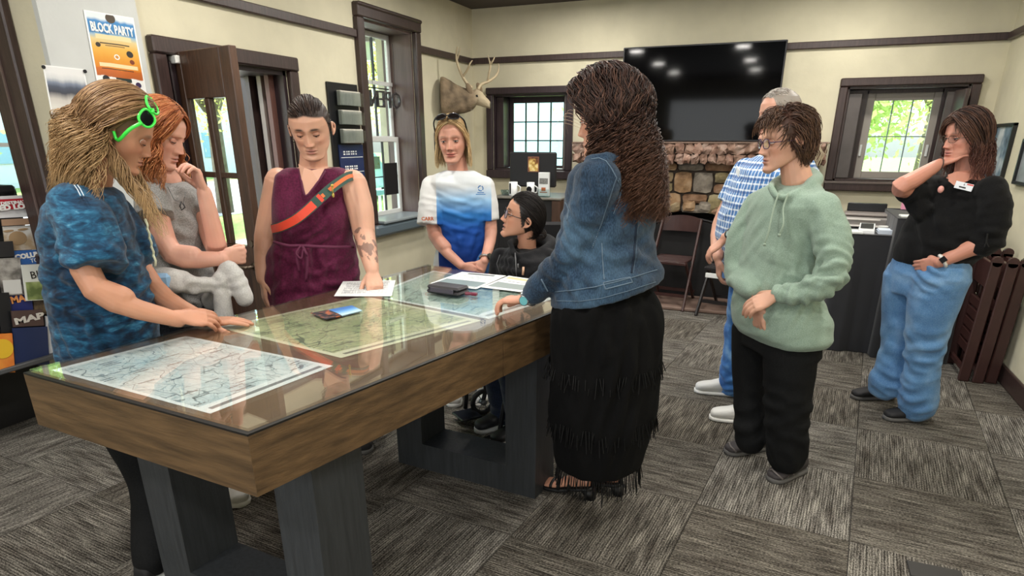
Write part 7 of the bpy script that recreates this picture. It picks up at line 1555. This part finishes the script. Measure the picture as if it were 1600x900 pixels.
# ---------------------------------------------------------------- woman in black top
def woman_black():
    f = Fig('woman in black top and flared blue jeans with one hand to her neck', (.76, 4.08), 222)
    P = f.P; S = f.sec; skin = 'c68c78'; e, F, Z = f.e, f.F, Z3; k = f.body
    h = Head(P(1509, 214, .02), 207, 6, 0, 1.04, age=.9, wid=1.0, jaw=1.06, browd=.5)
    limb(k, [P(1512, 272, -.02), h.w([0, -.03, -.05])], [.062, .054], 3, 16); rings(k, [S(1492, 1530, 268, .6, p=2), S(1474, 1545, 282, .5), S(1460, 1535, 300, .5), S(1440, 1520, 360, .5), S(1425, 1490, 420, .5)])
    RS, RE, RW = P(1462, 296, -.10), P(1407, 294, .17), P(1468, 256, .08); LS, LE, LW = P(1548, 298, .12), P(1543, 375, .16), P(1468, 410, .20)
    limbs_ok('black', RS, RE, RW); limbs_ok('blackL', LS, LE, LW)
    limb(k, [RS, RE, RE+(RW-RE)*.35, RW], [.055, .045, .044, .027]); limb(k, [LS, LE, LE+(LW-LE)*.35, LW], [.055, .046, .044, .028])
    h.ears(k); hand(k, RW, unit(e*.75+Z*.42+n3(f)*.25), unit(e*.5+n3(f)*.3-Z*.3), True, (.15, .35, .3), .95, .02, .5); hand(k, LW, unit(-e*.8-Z*.35+n3(f)*.35), unit(n3(f)+e*.1), False, (.3, .4, .3), .95, .02, .3)
    F1, F2 = at_z(1383, 622, 0), at_z(1438, 655, 0)
    limb(k, [P(1420, 440, -.07), P(1400, 545, -.05), F1+Z*.09], [.07, .06, .045]); limb(k, [P(1465, 440, .08), P(1442, 570, .08), F2+Z*.09], [.07, .06, .045])
    o = f.finish_body(.0036, h.mesh(skin, 'b06c66', '6d4c3c', '4c3328', hairline_std()), skin); h.eyes(o, -.1, .4, skin)
    hc = ['3c2820', '4a3228', '2e1f1a', '5a3e30']
    pts = scalp_long(h, 1200, 18, (72, 178), .01, (.06, .19), (.010, .08), .020, 8, flare=.012, el=-10, front_y=.072, lift=.3, fall=unit(-Z+e*.15)); strand_mesh(pts, .0022, hair_cols(1200, 18, hc, 2, .4, '7d4a42'), 'hair', o)
    bang = lambda P_: ((hairline_std()(P_) > .5) & (P_[:, 1] > .03))*1.
    pts = hair_short(h, 350, 9, .055, lambda d: np.stack([np.sign(d[:, 0]+.25)*.7, .6+0*d[:, 0], -.4+0*d[:, 0]], 1), bang, 5, .5); strand_mesh(pts, .0020, hair_cols(350, 9, hc, 5, .3, '8a6650'), 'hair', o)
    glasses(h, o, mat('frame_thin', '6a5a50', .25, metal=.6), lens_clear, z=-.001, w=.0245, hh=.016, r=.0012)
    bt = cloth_mat('black_knit', heather('0a0a0b', '121213'), .9, sheen=.05); g = MB()
    rings(g, [S(1482, 1540, 274, .5, p=2, off=-.04), S(1462, 1556, 284, .55), S(1450, 1560, 296, .58), S(1436, 1558, 318, .66), S(1416, 1552, 345, .74, front=1.05), S(1404, 1545, 375, .78, front=1.08), S(1394, 1532, 395, .78), S(1392, 1516, 408, .76), S(1400, 1512, 416, .7)], 34)
    RC, LC = RE+(RS-RE)*.16, P(1545, 378, .16); limb(g, [RS, (RS+RE)/2-Z*.01, RC], [.072, .076, .070], 3, 20, False); kk = MB().ell(RS, (.072,)*3, 16, 12); g.add(kk.v, kk.f)
    limb(g, [LS, P(1553, 335, .15), LE, LE+(LW-LE)*.12], [.074, .078, .074, .066], 4, 20)
    limb(g, [P(1425, 315, .10), P(1440, 330, .08)], [.04, .06])
    f.cloth('top', g, .0075, bt, [(P(1440, 350, .15), .18, e+Z*.4, .05, .008), (P(1500, 380, .15), .18, Z, .05, .007), (LE, .12, Z, .04, .008), (P(1530, 330, .1), .14, e-Z*.4, .04, .006)], seed=81)
    a, b, c, d_ = P(1481, 273, .10), P(1528, 272, .06), P(1491, 290, .155), P(1482, 283, .14); MB().add([a, P(1495, 268, .09), P(1512, 266, .08), b, P(1512, 283, .13), c, d_], [tuple(range(7))]).build('neckline_skin', mat('neck_skin2', skin, .5, sss=.1), o)
    yv = math.atan2(F[1], F[0])+PI/2
    bd = MB().box((-.042, -.0015, -.017), (.042, .0015, .017), .001).build('name_badge', mat('badge_white', 'e9edf2', .5), o); bd.matrix_local = Matrix.Translation(tuple(P(1506, 291, .170))) @ Matrix.Rotation(yv+rad(12), 4, 'Z') @ Matrix.Rotation(rad(10), 4, 'Y')
    MB().box((.012, -.0022, .009), (.041, -.0014, .016)).build('badge_corner', mat('badge_red', 'd8605a', .5), bd); MB().box((-.02, -.0022, -.009), (.012, -.0014, -.003)).tube([(.0, -.002, .008), (.001, -.002, .008)], .005).build('badge_print', ink_d, bd)
    MB().ell(P(1470, 296, .195), (.014, .014, .018), 12, 8).build('pin', mat('pin_pink', 'd89a90', .4), o, True)
    MB().tube([P(1543, 365, .245), P(1541, 378, .245)], .004, 6).tube([P(1541, 378, .245), P(1538, 386, .245)], .003, 6).tube([P(1541, 378, .245), P(1545, 386, .245)], .003, 6).build('sleeve_tie', mat('tie_black', '0a0a0a', .8), o)
    t = MB(); limb(t, [P(1420, 430, -.07), P(1408, 480, -.07), P(1400, 545, -.05), P(1384, 600, -.02)], [.128, .102, .082, .100], 4, 22); limb(t, [P(1470, 432, .08), P(1452, 500, .09), P(1442, 570, .08), P(1434, 632, .05)], [.145, .115, .092, .104], 4, 22)
    rings(t, [S(1392, 1506, 408, .7), S(1388, 1510, 425, .75), S(1388, 1500, 460, .78)], 28); f.cloth('jeans', t, .0085, denim_j, [(P(1400, 540, .05), .14, Z, .05, .009), (P(1442, 560, .2), .14, Z, .05, .009), (P(1450, 430, .2), .12, Z+e*.3, .035, .006), (P(1380, 600, .1), .12, Z+e, .05, .012), (P(1434, 630, .2), .12, Z-e, .05, .010)], seed=5, general=.0035)
    for A, tx in ((F1, (1329, 622)), (F2, (1388, 655))): d = unit(at_z(*tx, 0)-A); shoe('shoe', A+d*.03, 0, d, .25, shoe_black, sole_grey, o, .047, .085)
    d = unit(LW-LE); c = LW-d*.015; a = unit(np.cross(d, Z)); b = np.cross(a, d); w_ = MB().tube([c+(a*math.cos(t_)+b*math.sin(t_))*.031 for t_ in np.linspace(0, 2*PI, 16)], .009, 8).build('wristwatch', mat('watch_band_white', 'dfdcd6', .4), o, True)
    q_ = -f.n*.95+Z*.3; q_ = unit(q_-d*(q_@d)); MB().tube([c+q_*.027, c+q_*.040], .020, 4).build('watch_case', mat('watch_glass_black', '121214', .1), w_)
    MB().tube([RW+(unit(np.cross(unit(RW-RE), Z))*math.cos(t_)+Z*math.sin(t_))*.032 for t_ in np.linspace(0, 2*PI, 14)], .003, 6).build('bracelet', mat('bracelet_dark', '4a3a34', .5), o)
woman_black()

# ---------------------------------------------------------------- mounted deer head
def deer():
    f = Fig('', (-3.02, 6.12), 0); P = f.P; e, Z, n = f.e, Z3, f.n; k = MB()
    toc = -n
    root = empty('deer_head_mount', (LX, 5.95, 1.70), 0, 'mounted deer head with branching antlers high on the left wall', 'trophy')
    def sec(px, py, rv, rd, tilt=0, off=0, ax=None):
        d = unit(e+Z*tilt); up = unit(Z-d*(Z@d)); return (P(px, py, off), up, toc, rv, rd, rd, 2)
    rings(k, [sec(689, 153, .185, .13), sec(694, 152, .182, .14), sec(704, 154, .160, .13), sec(716, 156, .130, .11), sec(728, 157, .110, .09, .1), sec(738, 156, .092, .078, .0), sec(746, 155, .07, .066, -.3)], 24)
    rings(k, [sec(733, 150, .05, .05, -.4), sec(740, 149, .070, .064, -.5), sec(748, 154, .066, .056, -.6), sec(756, 159, .047, .042, -.6), sec(762, 163, .036, .034, -.5), sec(767, 165, .026, .028, -.4)], 20)
    k.ell(P(765, 166, .0), (.026, .03, .022), 12, 8)
    V, Q = voxel(k, .006, 4); V = V+normals(V, Q)*(.003*wnoise(V, 60, 3, 3))[:, None]
    q = (V-P(689, 153))@e; hgt = V[:, 2]; nz = wnoise(V, 35, 4, 3)[:, None]
    c = np.array(lin('7d6c56')[:3])[None]*(1+.45*nz); px = q/f.m(730, 155)+689
    fa = np.clip((px-738)/14, 0, 1)[:, None]*.75; c = c*(1-fa)+np.array(lin('c4b596')[:3])*fa
    lo = P(740, 172)[2]; fb = (np.clip((lo-V[:, 2])/.02+.5, 0, 1)*(px > 735))[:, None]*.8; c = c*(1-fb)+np.array(lin('e2dcc8')[:3])*fb
    fc = (np.linalg.norm(V-P(767, 164), axis=1) < .030)[:, None]*.95; c = c*(1-fc)+np.array(lin('1f1b19')[:3])*fc
    o = np_mesh('neck_and_head', V, Q, attr_mat('fur', .9, bump=.5, bscale=120), None, col=c); world_child(o, root)
    bone = mat('antler_bone', 'b9a888', .55, noise=.15, nscale=15, bump=.2); R = unit(np.cross(Z, e))
    def ant(pts, r): return MB().tube(*smooth_path(pts, r, 5), 8)
    A = ant([P(738, 138, .03), P(731, 132, .03), P(722, 118, .04), P(715, 100, .05), P(713, 85, .05), P(715, 73, .04)], [.018, .015, .013, .012, .010, .006]); B = ant([P(723, 120, .04), P(731, 108, .08), P(734, 100, .1), P(738, 94, .1)], [.011, .010, .008, .004]); A.add(B.v, B.f); B = ant([P(715, 92, .05), P(718, 80, .07), P(719, 73, .08)], [.008, .006, .003]); A.add(B.v, B.f); world_child(A.build('antler', bone, None, True), root)
    A = ant([P(747, 140, -.03), P(752, 132, -.04), P(764, 127, -.06), P(775, 118, -.08), P(779, 108, -.08), P(779, 99, -.08)], [.018, .015, .012, .011, .008, .004]); B = ant([P(762, 127, -.06), P(764, 115, -.03), P(766, 102, -.02), P(762, 86, -.02)], [.011, .011, .010, .004]); A.add(B.v, B.f); B = ant([P(766, 101, -.02), P(770, 95, .0), P(773, 89, .0)], [.009, .008, .004]); A.add(B.v, B.f); world_child(A.build('antler', bone, None, True), root)
    for px, py, off in ((733, 139, .06), (749, 138, -.06)):
        d = unit(-e*.35+Z*.9); M = np.stack([unit(np.cross(d, toc)), toc, d], 1); world_child(MB().ell(P(px, py, off), (.026, .010, .055), 14, 10, M).build('ear', mat('ear_brown', '7c6a54', .9), None, True), root)
    world_child(MB().ell(P(745, 150, .062), (.013, .008, .011), 12, 8).build('eye', mat('deer_eye', '0d0a09', .05), None, True), root)
deer()
